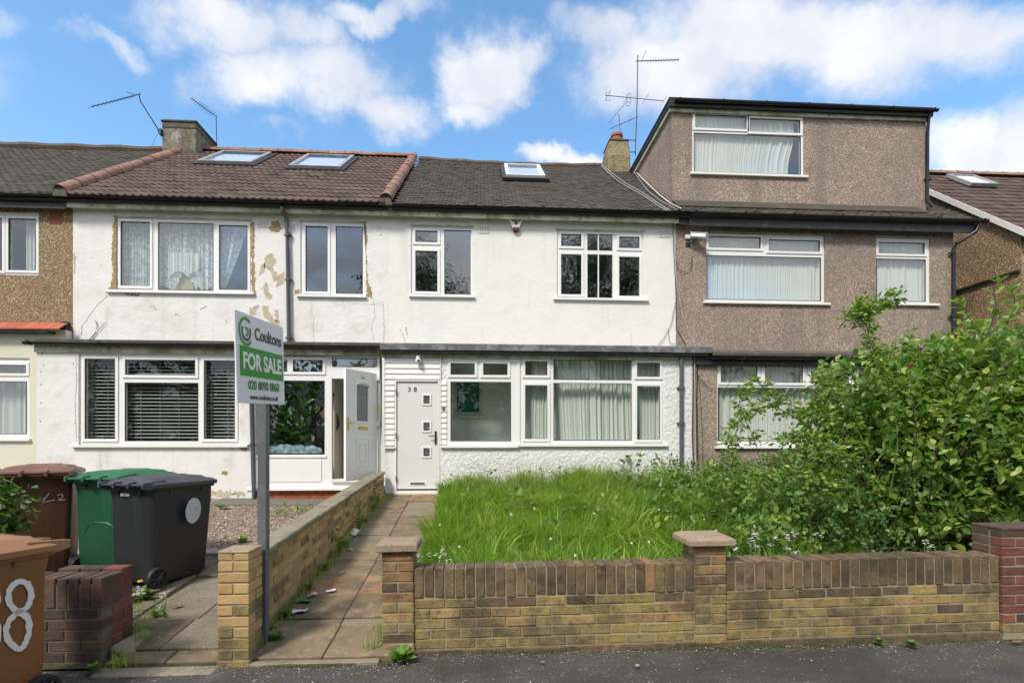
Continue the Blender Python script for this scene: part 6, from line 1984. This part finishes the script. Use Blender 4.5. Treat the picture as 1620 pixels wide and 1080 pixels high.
local_part('green_panel', MB().box(.062 * u_, .955 * u_, -.003, -.0005, .305 * h_, .635 * h_), 'sign_green', bd)
text('FOR SALE', .158 * h_ / .63, 'sign_white', bd, (.508 * u_, -.0045, .465 * h_), (PI / 2, 0, 0), offset=.0055, sx=.93 * u_ / .75)
text('Coultons', .125 * h_ / .63, 'sign_grey', bd, (.645 * u_, -.0025, .80 * h_), (PI / 2, 0, 0), offset=.0022, sx=.98 * u_ / .75)
text('020 8090 0860', .092 * h_ / .63, 'sign_green_dark', bd, (.53 * u_, -.0025, .205 * h_), (PI / 2, 0, 0), offset=.0007, sx=.92 * u_ / .75)
text('www.coultons.co.uk', .055 * h_ / .63, 'sign_grey', bd, (.53 * u_, -.0025, .072 * h_), (PI / 2, 0, 0), offset=.0003, sx=1.02 * u_ / .75)
def arc(cx, cz, r, w, a0, a1, n=22):
    mb = MB()
    for i in range(n):
        A, B = R(a0 + (a1 - a0) * i / n), R(a0 + (a1 - a0) * (i + 1) / n)
        q = [(cx + rr * math.cos(t), cz + rr * math.sin(t)) for rr, t in ((r - w / 2, A), (r + w / 2, A), (r + w / 2, B), (r - w / 2, B))]
        mb.add([(a, -.0028, b) for a, b in q], [(0, 1, 2, 3)])
    return mb
lcx, lcz = .185 * u_, .80 * h_
local_part('logo_ring', arc(lcx, lcz, .088, .020, 50, 318), 'sign_green', bd)
local_part('logo_ring', arc(lcx + .004, lcz, .056, .019, 150, 392), 'sign_grey', bd)
local_part('logo_mark', arc(lcx + .004, lcz, .024, .018, -110, 120), 'sign_green', bd)

# ------------------------------------------------------------------ aerials
def yagi(parent, p0, p1, n, el, mt='aerial_metal', r=.009, vertical=False, t0=.12):
    p0, p1 = Vector(p0), Vector(p1)
    b = part('boom', MB().tube([p0, p1], r, 6), mt, parent)
    d = (p1 - p0).normalized()
    side = Vector((0, 0, 1)) if vertical else d.cross(Vector((0, 0, 1))).normalized()
    mb = MB()
    for i in range(n):
        q = p0 + (p1 - p0) * (t0 + (1 - t0) * i / (n - 1))
        L_ = el * (1 - .25 * i / n)
        mb.tube([q - side * L_ / 2, q + side * L_ / 2], .0045, 4)
    part('elements', mb, mt, b, stuff=True)
    return b
def mast(parent, pts, r=.014, mt='aerial_dark'):
    return part('mast', MB().tube([Vector(p) for p in pts], r, 8), mt, parent, smooth=True)
a1 = thing('tv_aerial', 'bent tv aerial leaning left from the broad left chimney', 'tv aerial', tuple(P_(250, 212, 13.8)))
mast(a1, [P_(252, 212, 13.75), P_(249, 203, 13.7), P_(222, 160, 13.5), P_(220, 150, 13.5)])
yagi(a1, P_(223, 149, 13.5), P_(145, 169, 12.6), 12, .42, 'aerial_dark')
part('bracket', MB().box(P_(251, 210, 13.7).x, -8.14, 13.70, 13.90, P_(251, 212, 13.7).z, P_(251, 203, 13.7).z), 'aerial_dark', a1)
part('reflector', MB().tube([P_(213, 150, 13.4), P_(200, 146, 13.6)], .008, 5), 'aerial_dark', a1)
a2 = thing('tv_aerial', 'short tv aerial rising from the right end of the broad left chimney', 'tv aerial', tuple(P_(343, 236, 14.7)))
mast(a2, [P_(343, 238, 14.7), P_(342, 183, 14.7)], .011)
yagi(a2, P_(341, 184, 14.7), P_(303, 156, 14.2), 11, .30, 'aerial_dark')
a3 = thing('tv_aerial', 'tallest tv aerial mast beside the dormer with a long boom pointing right', 'tv aerial', tuple(P_(1005, 245, 14.0)))
mast(a3, [P_(1005, 246, 14.0), P_(1008, 160, 14.0), P_(1009, 88, 14.0)])
yagi(a3, P_(1006, 97, 14.0), P_(1074, 95, 14.2), 12, .22, 'aerial_dark', .012, vertical=False, t0=.3)
part('reflector', MB().tube([P_(1015, 98, 14.0), P_(1022, 80, 14.0)], .006, 4), 'aerial_dark', a3)
yagi(a3, P_(957, 151, 13.9), P_(1050, 160, 14.1), 4, .5, 'aerial_metal', .009, vertical=False, t0=.05)
for (u, v) in ((962, 152), (995, 155), (994, 160)):
    q = P_(u, v, 13.95)
    part('dipole', MB().tube([q + Vector((-.05, 0, -.13)), q + Vector((-.05, 0, .1)), q + Vector((.05, 0, .1)), q + Vector((.05, 0, -.13)), q + Vector((-.05, 0, -.13))], .006, 4), 'aerial_metal', a3)
part('wall_bracket', MB().tube([P_(996, 222, 13.9), P_(1006, 222, 14.0)], .012, 5).tube([P_(996, 241, 13.9), P_(1006, 241, 14.0)], .012, 5), 'aerial_dark', a3)
yagi(a3, P_(965, 204, 13.9), P_(1009, 185, 13.9), 4, .12, 'aerial_metal', .008)
a4 = thing('tv_aerial', 'thin old aerial standing over the terracotta chimney pot', 'tv aerial', tuple(P_(982, 216, 13.9)))
mast(a4, [P_(982, 217, 13.9), P_(979, 181, 13.9)], .009)
yagi(a4, P_(963, 195, 13.85), P_(990, 163, 13.9), 5, .14, 'aerial_metal', .007)

# ------------------------------------------------------------------ cables
def cable(label, pts, r=.007, mt='cable_grey', name='cable', group=None):
    o = part(name, MB().tube(pts, r, 5), mt)
    return tag(o, label, 'cable', group)
def roofline(pxs, lift): return [on_roof(u, v, lift) for u, v in pxs]
cable('pale cable crossing the roof from the small chimney, lowest of the bunch', roofline([(951, 262), (962, 273), (980, 288), (1000, 299), (1022, 312), (1042, 326), (1056, 333)], .07))
cable('pale cable crossing the roof just above the lowest one', roofline([(952, 260), (968, 274), (990, 290), (1014, 303), (1036, 318), (1060, 333)], .08))
cable('grey cable sagging from the dormer corner over the roof tiles', roofline([(1000, 268), (1012, 285), (1026, 303), (1046, 318), (1072, 332)], .07), .006)
cable('white cable running down along the foot of the dormer cheek', roofline([(1006, 272), (1024, 290), (1043, 308), (1060, 321), (1078, 330)], .09), .009, 'upvc_aged')
cable('thin wire from the left chimney aerial down to the roof', [P_(249, 213, 13.7), P_(244, 222, 13.7), P_(240, 232, 13.7)], .004, 'aerial_dark')
YW = YU - .03
cable('black cable dropping down the edge of the pink pebbledash above the bay', [P_(1062, 336, YU - .45), P_(1064, 345, YW), P_(1066, 400, YW), P_(1069, 460, YW), P_(1070, 520, YW), P_(1085, 545, YW)], .007, 'cable_black')
cable('looping black cable on the pink pebbledash below the camera', [P_(1068, 400, YW), P_(1072, 425, YW), P_(1082, 431, YW), P_(1093, 425, YW), P_(1095, 405, YW)], .006, 'cable_black')
cable('grey cable slanting down across the pink pebbledash to the bay roof', [P_(1066, 350, YW), P_(1070, 440, YW), P_(1080, 500, YW), P_(1098, 547, YW)], .007, 'cable_grey')
cable('thin curved wire on the white wall by the party line', [P_(1069, 478, YW), P_(1062, 512, YW), P_(1050, 535, YW), P_(1041, 546, YW)], .005, 'cable_black')
cable('second curved wire on the white wall by the party line', [P_(1057, 520, YW), P_(1059, 540, YW), P_(1066, 545, YW), P_(1073, 542, YW)], .005, 'cable_black')
YG = YL - .03
cable('thick black cable down the party line between the roughcast and the pink bay', [P_(1128, 570, YG), P_(1108, 570, YG), P_(1103, 576, YG), P_(1102, 640, YG), P_(1103, 700, YG), P_(1104, 745, YG)], .012, 'cable_black')
cable('black cable beside the roughcast edge, left of the thick one', [P_(1096, 560, YG), P_(1096, 620, YG), P_(1095, 690, YG), P_(1097, 745, YG)], .009, 'cable_black')
cable('grey white cable between the two black cables', [P_(1099, 545, YG), P_(1099, 600, YG), P_(1100, 680, YG), P_(1101, 745, YG)], .009, 'cable_grey')
cable('thin brown cable hanging on the pink pebbledash right of the thick one', [P_(1104, 590, YG), P_(1109, 640, YG), P_(1111, 690, YG), P_(1112, 740, YG)], .004, 'cable_black')
cable('slack wire curving from the cable bunch to the bay window', [P_(1103, 594, YG), P_(1112, 603, YG), P_(1120, 613, YG), P_(1133, 617, YG)], .005, 'cable_black')
cable('wire slanting in front of the bay window of the pink house', [P_(1182, 558, YG - .2), P_(1165, 590, YG - .1), P_(1150, 612, YG - .05)], .004, 'cable_black')

# ------------------------------------------------------------------ alarm box, cameras
ax_, az_ = at(816, 354, YU)
az_ -= .02
al = thing('alarm_box', 'white triangular burglar alarm box with a red base under the gutter', 'alarm box', (ax_, YU, az_))
part('alarm_cover', MB().ext([(ax_ - .135, az_ + .11), (ax_ + .135, az_ + .11), (ax_ + .14, az_ + .08), (ax_ + .07, az_ - .09), (ax_ - .07, az_ - .09), (ax_ - .14, az_ + .08)], YU - .085, YU - .003), 'upvc', al, bevel=.015)
part('alarm_base', MB().ext([(ax_ - .066, az_ - .092), (ax_ + .066, az_ - .092), (ax_ + .055, az_ - .15), (ax_ - .055, az_ - .15)], YU - .075, YU - .003), 'alarm_red', al, bevel=.01)
part('alarm_badge', MB().ext([(ax_ + .034 * math.cos(2 * PI * i / 16), az_ - .005 + .034 * math.sin(2 * PI * i / 16)) for i in range(16)], YU - .088, YU - .0855), 'alarm_redlight', al)
text('Alarms', .055, 'number_black', al, (0, -.0865, .042), (PI / 2, 0, 0), offset=.001)
part('alarm_print', MB().box(ax_ - .08, ax_ + .08, YU - .0865, YU - .0852, az_ + .075, az_ + .09), 'sign_grey', al)
cx_, cz_ = at(1096, 378, YU)
sc_ = thing('security_camera', 'white boxy security camera on a wall bracket at the corner of the pink house', 'security camera', (cx_, YU, cz_))
bm_ = MB().box(-.15, .15, -.05, .05, -.038, .04)
hous = local_part('camera_housing', bm_, 'upvc', sc_, bevel=.012)
hous.location = (.05, -.16, .0); hous.rotation_euler = (0, R(13), R(-28))
hood = local_part('camera_hood', MB().box(-.17, .18, -.058, .058, .042, .052), 'upvc', sc_, bevel=.004)
hood.location = (.05, -.16, .0); hood.rotation_euler = (0, R(13), R(-28))
part('camera_bracket', MB().tube([(cx_ - .10, YU - .01, cz_ - .12), (cx_ - .06, YU - .06, cz_ - .12), (cx_ + .02, YU - .15, cz_ - .05)], .016, 8).box(cx_ - .15, cx_ - .06, YU - .02, YU - .002, cz_ - .16, cz_ - .08), 'dark_metal', sc_)
part('junction_box', MB().box(cx_ - .17, cx_ - .07, YU - .05, YU - .002, cz_ - .01, cz_ + .07), 'upvc_aged', sc_, bevel=.004)
dx_, dz_ = at(662.5, 571, YL)
dc = thing('dome_camera', 'small round security camera hanging above the grey white front door', 'security camera', (dx_, YL - .09, dz_))
part('camera_base', MB().tube([(dx_, YL - .09, dz_ + .075), (dx_, YL - .09, dz_ + .03)], .035, 14), 'upvc', dc, smooth=True)
sp = MB().loft([[(dx_ + r * math.cos(2 * PI * k / 16), YL - .09 + r * math.sin(2 * PI * k / 16), dz_ + z) for k in range(16)] for r, z in [(.052 * math.cos(R(a)), .052 * math.sin(R(a)) - .005) for a in range(-85, 90, 17)]])
part('camera_ball', sp, 'upvc', dc, smooth=True)
part('lens', MB().tube([(dx_ + .01, YL - .13, dz_ - .012), (dx_ + .012, YL - .147, dz_ - .014)], .022, 12), 'number_black', dc)

# ------------------------------------------------------------------ curtains, blinds
def curtain(label, u0, u1, v0, v1, Y, mt, folds=9, amp=.03, hem=None, side=None, name='net_curtain', seed=0, nz=10, jitter=1.0):
    """hanging cloth; hem(s) lifts the hem, side(t, s) squeezes it sideways. s 0..1 across, t 0..1 down"""
    um = (u0 + u1) / 2
    x0, x1 = X_(u0, Y), X_(u1, Y); z1, z0 = Z_(um, v0, Y), Z_(um, v1, Y)
    nx = max(24, int(folds * 8))
    mb = MB()
    for j in range(nz + 1):
        t = j / nz
        for i in range(nx + 1):
            s = i / nx
            zz0 = z0 + (hem(s) * (z1 - z0) if hem else 0)
            ss = side(t, s) if side else s
            ph = 2 * PI * folds * (s + .035 * math.sin(7 * s + seed) + .02 * math.sin(19 * s + 2 * seed))
            a = amp * (.55 + .45 * math.sin(5.3 * s + seed)) * (.6 + .4 * t)
            mb.v.append((x0 + (x1 - x0) * ss + .25 * a * math.cos(ph), Y + a * math.sin(ph) + .012 * math.sin(ph * 2.3 + seed) * jitter, z1 + (zz0 - z1) * t))
    mb.f = [(j * (nx + 1) + i, (j + 1) * (nx + 1) + i, (j + 1) * (nx + 1) + i + 1, j * (nx + 1) + i + 1) for j in range(nz) for i in range(nx)]
    o = part(name, mb, mt, smooth=True)
    return tag(o, label, 'curtain')
YC = YU + .17
curtain('lace curtain in the left light of the big upper window of the flaking white house', 189, 236, 352, 455, YC, 'lace', 7, .03, seed=1)
curtain('lace curtain gathered on the left of the middle light, above the cardboard', 249, 297, 352, 456, YC, 'lace', 6, .035, hem=lambda s: .04 * math.sin(9 * s) + (.0 if s < .55 else (s - .55) * .62), seed=2)
curtain('lace curtain with floral pattern on the right of the middle light', 294, 338, 352, 457, YC, 'lace', 6, .03, hem=lambda s: .30 * max(0, .35 - s) * 2.4 + .03 * math.sin(30 * s), seed=4)
curtain('bunched white curtain hanging over the cardboard box', 266, 316, 400, 441, YC - .03, 'net', 6, .03, hem=lambda s: .25 * abs(math.sin(5 * s)) + .1 * s, seed=3)
curtain('lace curtain swept to the left in the right light of the big upper window', 343, 392, 352, 456, YC, 'lace', 6, .03, side=lambda t, s: s * (1 - .72 * t ** 1.3), seed=5)
cbx = thing('cardboard_box', 'plain cardboard box on the sill behind the middle light of the upper window', 'box', tuple(P_(290, 460, YU + .25)))
xa_, za_ = at(268, 461, YU + .24); xb_, zb2 = at(307, 436, YU + .24)
part('box_body', MB().box(xa_, xb_, YU + .22, YU + .46, za_, zb2), 'cardboard', cbx, bevel=.004)
part('box_flap', MB().box(xa_, xb_, YU + .22, YU + .225, zb2 + .002, zb2 + .08), 'cardboard', cbx)
curtain('spotted net curtain in the wide upper window of the pink house', 1119, 1303, 372, 476, YC - .03, 'net_dots', 22, .018, seed=2)
curtain('spotted net curtain in the narrow upper window of the pink house', 1387, 1466, 379, 478, YC - .03, 'net_dots', 9, .02, seed=6)
curtain('spotted net curtain in the loft dormer window', 1097, 1262, 180, 275, DY + .10, 'net_dots', 18, .02, seed=3, side=lambda t, s: s * (.93 + .03 * math.sin(5 * t)))
curtain('net curtains in the ground floor bay of the pink house', 1137, 1243, 572, 699, YL + .16, 'net_dots', 12, .035, seed=1)
curtain('net curtain drawn to the right in the ground floor bay of the pink house', 1238, 1346, 572, 699, YL + .18, 'net_dots', 12, .035, seed=7)
curtain('grey voile panel over the left half of the wide ground floor window of number 38', 878, 948, 568, 700, YL + .20, 'voile', 9, .04, seed=3, side=lambda t, s: s * (1 - .10 * t) + .12 * t)
curtain('pale voile panel in the centre right of the wide ground floor window of number 38', 938, 1000, 568, 700, YL + .23, 'voile', 8, .045, seed=5, side=lambda t, s: .05 + s * (.9 + .08 * t))
curtain('flat net behind the wide ground floor window of number 38', 874, 1002, 568, 702, YL + .32, 'voile', 10, .012, seed=8)
curtain('voile pulled aside in the left light of the ground floor window of number 38', 838, 872, 568, 700, YL + .2, 'voile', 4, .04, seed=2, side=lambda t, s: .1 + s * .9 - .12 * math.sin(2 * t))
curtain('pale voile in the right light of the ground floor window of number 38', 1006, 1046, 568, 700, YL + .2, 'voile', 5, .035, seed=9, side=lambda t, s: .12 * t + s * (1 - .18 * t))
curtain('green tinted curtain in the ground floor window of the brown house', -60, 42, 573, 690, YU + .12, 'voile', 8, .03, seed=4)
curtain('pale curtain at the right of the upper window of the brown house', 42, 58, 342, 430, YC, 'net', 2, .03, seed=4)


def venetian(label, u0, u1, v0, v1, Y, n):
    um = (u0 + u1) / 2
    x0, x1 = X_(u0, Y), X_(u1, Y); z1, z0 = Z_(um, v0, Y), Z_(um, v1, Y)
    t = thing('venetian_blind', label, 'blind', ((x0 + x1) / 2, Y, z0))
    mb = MB()
    for i in range(n):
        z = z1 - .03 - (z1 - z0 - .05) * i / (n - 1)
        mb.add([(x0, Y - .014, z - .010), (x1, Y - .014, z - .010), (x1, Y + .014, z + .007), (x0, Y + .014, z + .007), (x0, Y - .014, z - .008), (x1, Y - .014, z - .008), (x1, Y + .014, z + .009), (x0, Y + .014, z + .009)],
               [(0, 3, 2, 1), (4, 5, 6, 7), (0, 1, 5, 4), (1, 2, 6, 5), (2, 3, 7, 6), (3, 0, 4, 7)])
    part('slats', mb, 'blind_slat', t, stuff=True)
    part('head_rail', MB().box(x0, x1, Y - .02, Y + .02, z1 - .02, z1 + .01), 'blind_slat', t)
    for f in ((.25, .5, .75) if x1 - x0 > 1 else (.3, .8)):
        x = x0 + (x1 - x0) * f
        part('ladder_cord', MB().tube([(x, Y - .018, z0), (x, Y - .018, z1)], .0035, 4), 'blind_slat', t)
    return t
venetian('white venetian blind in the left light of the ground floor bay', 132, 182, 566, 697, YL + .15, 24)
venetian('white venetian blind in the wide middle light of the ground floor bay', 194, 314, 566, 699, YL + .15, 24)
venetian('white venetian blind in the right light of the ground floor bay', 320, 372, 566, 697, YL + .15, 24)
# near-black board, painted as the shade of the room behind the blinds
part('room_shade', MB().box(XB + .5, X_(390, YU), YU - .06, YU - .01, .7, 3.1), 'interior_shade', h40)

# ------------------------------------------------------------------ inside the glazed porch
pp = thing('potted_plant', 'large leafy green houseplant filling the porch window', 'houseplant', tuple(P_(465, 765, YP + .45)))
bx_, by_ = P_(465, 765, YP + .45).x, YP + .45
part('pot', MB().loft([[(bx_ + r * math.cos(2 * PI * k / 16), by_ + r * math.sin(2 * PI * k / 16), z) for k in range(16)] for r, z in ((.12, .76), (.17, 1.06), (.18, 1.06), (.18, 1.10), (.16, 1.10), (.15, 1.05))]), 'pot_terracotta', pp, smooth=True)
pl_me = mesh_of('leaf', MB().add([(x * .8, y, z) for x, y, z in LEAF_V], LEAF_F), 'leaf_indoor')
for i in range(24):
    tip = P_(random.uniform(415, 506), random.uniform(606, 700), YP + random.uniform(.14, .45))
    pts = curve_pts((bx_, by_, 1.08), (Vector((bx_, by_, 1.3)) + tip) / 2 + Vector((0, 0, .15)), tip, 7)
    part('stem', MB().tube(pts, .008, 5, .004), 'stem_dark', pp, smooth=True)
    sprig_along(pp, pts, .21, .085, .35, pl_me, 4)
bg_ = thing('plastic_bag', 'crumpled pale blue plastic bag lying below the houseplant in the porch', 'bag', tuple(P_(455, 725, YP + .22)))
gm = MB(); nx, nz = 34, 12
for j in range(nz + 1):
    for i in range(nx + 1):
        a = PI * j / nz
        c0 = P_(460, 712, YP + .24)
        lx = -.56 + 1.12 * i / nx
        rr = (.13 + .05 * mnoise.noise(Vector((lx * 3, 0, 4)))) * math.sqrt(max(.02, 1 - (lx / .58) ** 2)) 
        nn = mnoise.noise(Vector((lx * 9, j * .6, 1))) * .045
        gm.v.append((c0.x + lx, c0.y - (rr + nn) * math.cos(a) * .8, c0.z - .05 + (rr + nn) * math.sin(a) * 1.2))
gm.f = [(j * (nx + 1) + i, j * (nx + 1) + i + 1, (j + 1) * (nx + 1) + i + 1, (j + 1) * (nx + 1) + i) for j in range(nz) for i in range(nx)]
part('bag_body', gm, 'plastic_bag', bg_, smooth=True)
part('shelf', MB().box(X_(405, YP), X_(512, YP), YP + .12, YP + .40, 1.25, 1.28), 'upvc_aged', h40)

# person peeping round the door frame
def person_peek():
    fx, fz = at(520.5, 632, YP + .02)
    fy = YP + .22
    fx = X_(522.5, fy)
    flo = .745
    hz = at(521, 632, fy)[1]
    H_ = hz + .11 - flo
    root = thing('person', 'person in dark clothes peering out round the edge of the open porch door', 'person', (fx - .05, fy + .25, flo))
    k = H_ / 1.7
    BX = -.06
    J = {  # joint: (x, y, z, radius); the body stands back and leans its head to the opening
        'pelvis': (-.16, .34, .95, .13), 'waist': (-.14, .31, 1.12, .12), 'chest': (-.10, .25, 1.32, .145), 'neck': (-.03, .11, 1.47, .052), 'head0': (.0, .04, 1.54, .045), 'head1': (.0, .02, 1.62, .068), 'head2': (.0, .03, 1.675, .05),
        'shL': (-.27, .27, 1.40, .058), 'elL': (-.34, .28, 1.12, .045), 'wrL': (-.30, .16, .90, .03), 'haL': (-.29, .125, .82, .035),
        'shR': (.05, .26, 1.40, .058), 'elR': (.10, .30, 1.13, .045), 'wrR': (.03, .18, .95, .03), 'haR': (.02, .13, .88, .035),
        'hipL': (-.24, .35, .90, .095), 'knL': (-.25, .33, .50, .06), 'anL': (-.25, .36, .09, .04), 'toL': (-.25, .22, .035, .035),
        'hipR': (-.08, .35, .90, .095), 'knR': (-.07, .32, .50, .06), 'anR': (-.07, .36, .09, .04), 'toR': (-.07, .22, .035, .035)}
    J = {n: ((q[0] + (BX if q[1] > .1 else 0)), *q[1:]) for n, q in J.items()}
    E = [('pelvis', 'waist'), ('waist', 'chest'), ('chest', 'neck'), ('neck', 'head0'), ('head0', 'head1'), ('head1', 'head2'), ('chest', 'shL'), ('shL', 'elL'), ('elL', 'wrL'), ('wrL', 'haL'),
         ('chest', 'shR'), ('shR', 'elR'), ('elR', 'wrR'), ('wrR', 'haR'), ('pelvis', 'hipL'), ('hipL', 'knL'), ('knL', 'anL'), ('anL', 'toL'), ('pelvis', 'hipR'), ('hipR', 'knR'), ('knR', 'anR'), ('anR', 'toR')]
    names = list(J)
    def skin(name, sel, grow, mt_):
        idx = {n: i for i, n in enumerate(sel)}
        me = bpy.data.meshes.new(name)
        me.from_pydata([(J[n][0] + .05, J[n][1] - .25, J[n][2] * k) for n in sel], [(idx[a], idx[b]) for a, b in E if a in idx and b in idx], [])
        o = link(name, me, root)
        md = o.modifiers.new('skin', 'SKIN')
        for i, n in enumerate(sel):
            r_ = (J[n][3] + grow - (.035 if mt_ == 'skin' and n in ('pelvis', 'waist', 'chest', 'shL', 'shR', 'hipL', 'hipR', 'neck') else 0)) * k
            me.skin_vertices[0].data[i].radius = (r_, r_)
        me.skin_vertices[0].data[0].use_root = True
        sb = o.modifiers.new('sub', 'SUBSURF'); sb.levels = 2; sb.render_levels = 2
        me.materials.append(M[mt_])
        return o
    skin('body', names, 0, 'skin')
    skin('clothing', ['pelvis', 'waist', 'chest', 'shL', 'elL', 'wrL', 'shR', 'elR', 'wrR', 'hipL', 'knL', 'anL', 'hipR', 'knR', 'anR'], .014, 'cloth_dark')
    hx_, hy_, hz_ = .05, -.23, 1.62 * k
    def ball(cx, cy, cz, rx, ry, rz, n=14, m=8, lo=-85, hi=90):
        return MB().loft([[(cx + rx * math.cos(R(a)) * math.cos(2 * PI * i / n), cy + ry * math.cos(R(a)) * math.sin(2 * PI * i / n), cz + rz * math.sin(R(a))) for i in range(n)] for a in np.linspace(lo, hi - 5, m)])
    local_part('hair', ball(hx_, hy_ + .02, hz_ + .045, .072, .078, .075, lo=0), 'hair', root, smooth=True)
    for s_ in (-1, 1):
        local_part('eye', ball(hx_ + s_ * .028, hy_ - .066, hz_ + .012, .012, .008, .008, 8, 5), 'number_black', root, smooth=True)
    local_part('nose', ball(hx_, hy_ - .078, hz_ - .018, .013, .018, .024, 8, 6), 'skin', root, smooth=True)
    local_part('mouth', ball(hx_, hy_ - .066, hz_ - .05, .026, .008, .007, 8, 5), 'alarm_red', root, smooth=True)
person_peek()

# ------------------------------------------------------------------ litter
def litter(label, u, v, w, h, mt, rot=0, name='litter', z=.022, curl=.02, cat='litter'):
    p = gpt(u, v, z)
    root_z = p
    mb = MB(); nx = 5
    for j in range(nx + 1):
        for i in range(nx + 1):
            x, y = (i / nx - .5) * w, (j / nx - .5) * h
            mb.v.append((x + random.gauss(0, w * .03), y + random.gauss(0, h * .03), curl * (mnoise.noise(Vector((x * 14 + u, y * 14, 1))) + .5)))
    n = len(mb.v)
    mb.v += [(a, b, c - .0015) for a, b, c in mb.v]
    f = [(j * (nx + 1) + i, j * (nx + 1) + i + 1, (j + 1) * (nx + 1) + i + 1, (j + 1) * (nx + 1) + i) for j in range(nx) for i in range(nx)]
    mb.f = f + [tuple(q + n for q in reversed(a)) for a in f]
    o = part(name, mb, mt, local=True)
    o.location = p; o.rotation_euler = (math.atan(GS), 0, rot)
    return tag(o, label, cat)
litter('crumpled white paper scrap on the orange slab', 523, 934, .085, .06, 'paper', .2)
litter('pale printed card lying flat in the path joint by the wall', 471, 967, .15, .09, 'paper', .1)
litter('green crisp packet lying beside the wall on the path', 480, 951, .14, .07, 'litter_green', -.2)
litter('torn white envelope leaning by the boundary wall half way up the path', 563, 846, .13, .09, 'paper', .5, curl=.10)
litter('small white paper scrap below the torn envelope', 553, 869, .08, .05, 'paper', -.3, curl=.04)
litter('tiny white scrap in the middle of the path', 541, 905, .04, .03, 'paper', .4)
litter('white scrap near the foot of the sale post', 443, 1006, .06, .045, 'paper', .4, curl=.03)
litter('grey white wrapper against the wall beside the green packet', 493, 943, .09, .06, 'paper', .7, curl=.05)
litter('blue white leaflet on the doorstep of number 38', 668, 778, .22, .10, 'plastic_bag', .1, curl=.04)
litter('white stone like scrap in the gravel', 357, 806, .10, .06, 'paper', .1, curl=.07)
litter('brown dead leaf on the drive slabs', 279, 958, .06, .04, 'dead_leaf', .3, name='dead_leaf', cat='leaf')
for i, (u, v, what) in enumerate(((1492, 1010, 'tan dead leaf on the asphalt under the right half of the wall'), (1610, 1018, 'pale dead leaf on the asphalt at the right edge'), (857, 1050, 'tiny pale scrap on the asphalt below the wall centre'), (1008, 1056, 'grey pebble sized scrap on the asphalt'))):
    p = ppt(u, v)
    o = litter(what, u, 1040, .10 if i < 2 else .035, .025, 'dead_leaf' if i < 2 else 'scrawl', .3 * i, name='dead_leaf' if i < 2 else 'litter', curl=.02, cat='leaf' if i < 2 else 'litter')
    o.location = p + Vector((0, 0, .008)); o.rotation_euler = (0, 0, .4 * i - .3)

# ------------------------------------------------------------------ trees across the road, seen mirrored in the windows
def street_tree(label, x, y, h, r, mt='leaf_tree'):
    t = thing('street_tree', label, 'tree', (x, y, -.2), group='trees across the road')
    part('trunk', MB().tube([(x, y, -.2), (x + .1, y, h * .25), (x - .05, y + .1, h * .5), (x, y, h * .8)], .26, 10, .06), 'bark', t, smooth=True)
    for i in range(7):
        a = i * 2.4
        part('limb', MB().tube(curve_pts((x, y, h * (.25 + .05 * i)), (x + math.cos(a) * r * .4, y + math.sin(a) * r * .4, h * (.4 + .05 * i)), (x + math.cos(a) * r * .8, y + math.sin(a) * r * .8, h * (.5 + .06 * i)), 6), .09, 6, .02), 'bark', t, smooth=True)
    es = [(x + random.uniform(-.5, .5) * r, y + random.uniform(-.5, .5) * r, h * random.uniform(.35, .82), r * random.uniform(.4, .6), r * random.uniform(.4, .6), h * random.uniform(.10, .18)) for _ in range(9)]
    es.append((x, y, h * .86, r * .4, r * .4, h * .14))
    crown(t, es, 1500, 7, .27, mt, name='crown', spread=.4, shell=.3)
wd = thing('woodland', 'dark green belt of trees beyond the far side of the road', 'trees', (2, -17, -.2)); wd['kind'] = 'stuff'
crown(wd, [(x, -17 + random.uniform(-1, 1), random.uniform(2, 4), 3.0, 1.6, random.uniform(2.6, 4.2)) for x in range(-26, 34, 3)], 3800, 7, .55, 'leaf_tree', spread=.5, shell=.4)
street_tree('tall leafy tree across the road, left of the others', -4.0, -13, 15.2, 4.0)
street_tree('broad leafy tree across the road opposite number 38', 3.2, -12.5, 14.0, 3.4)
street_tree('slender leafy tree across the road between two larger ones', 7.4, -13.2, 16.0, 3.4)
street_tree('big leafy tree across the road, right of the others', 12.0, -13.5, 16.0, 3.6)
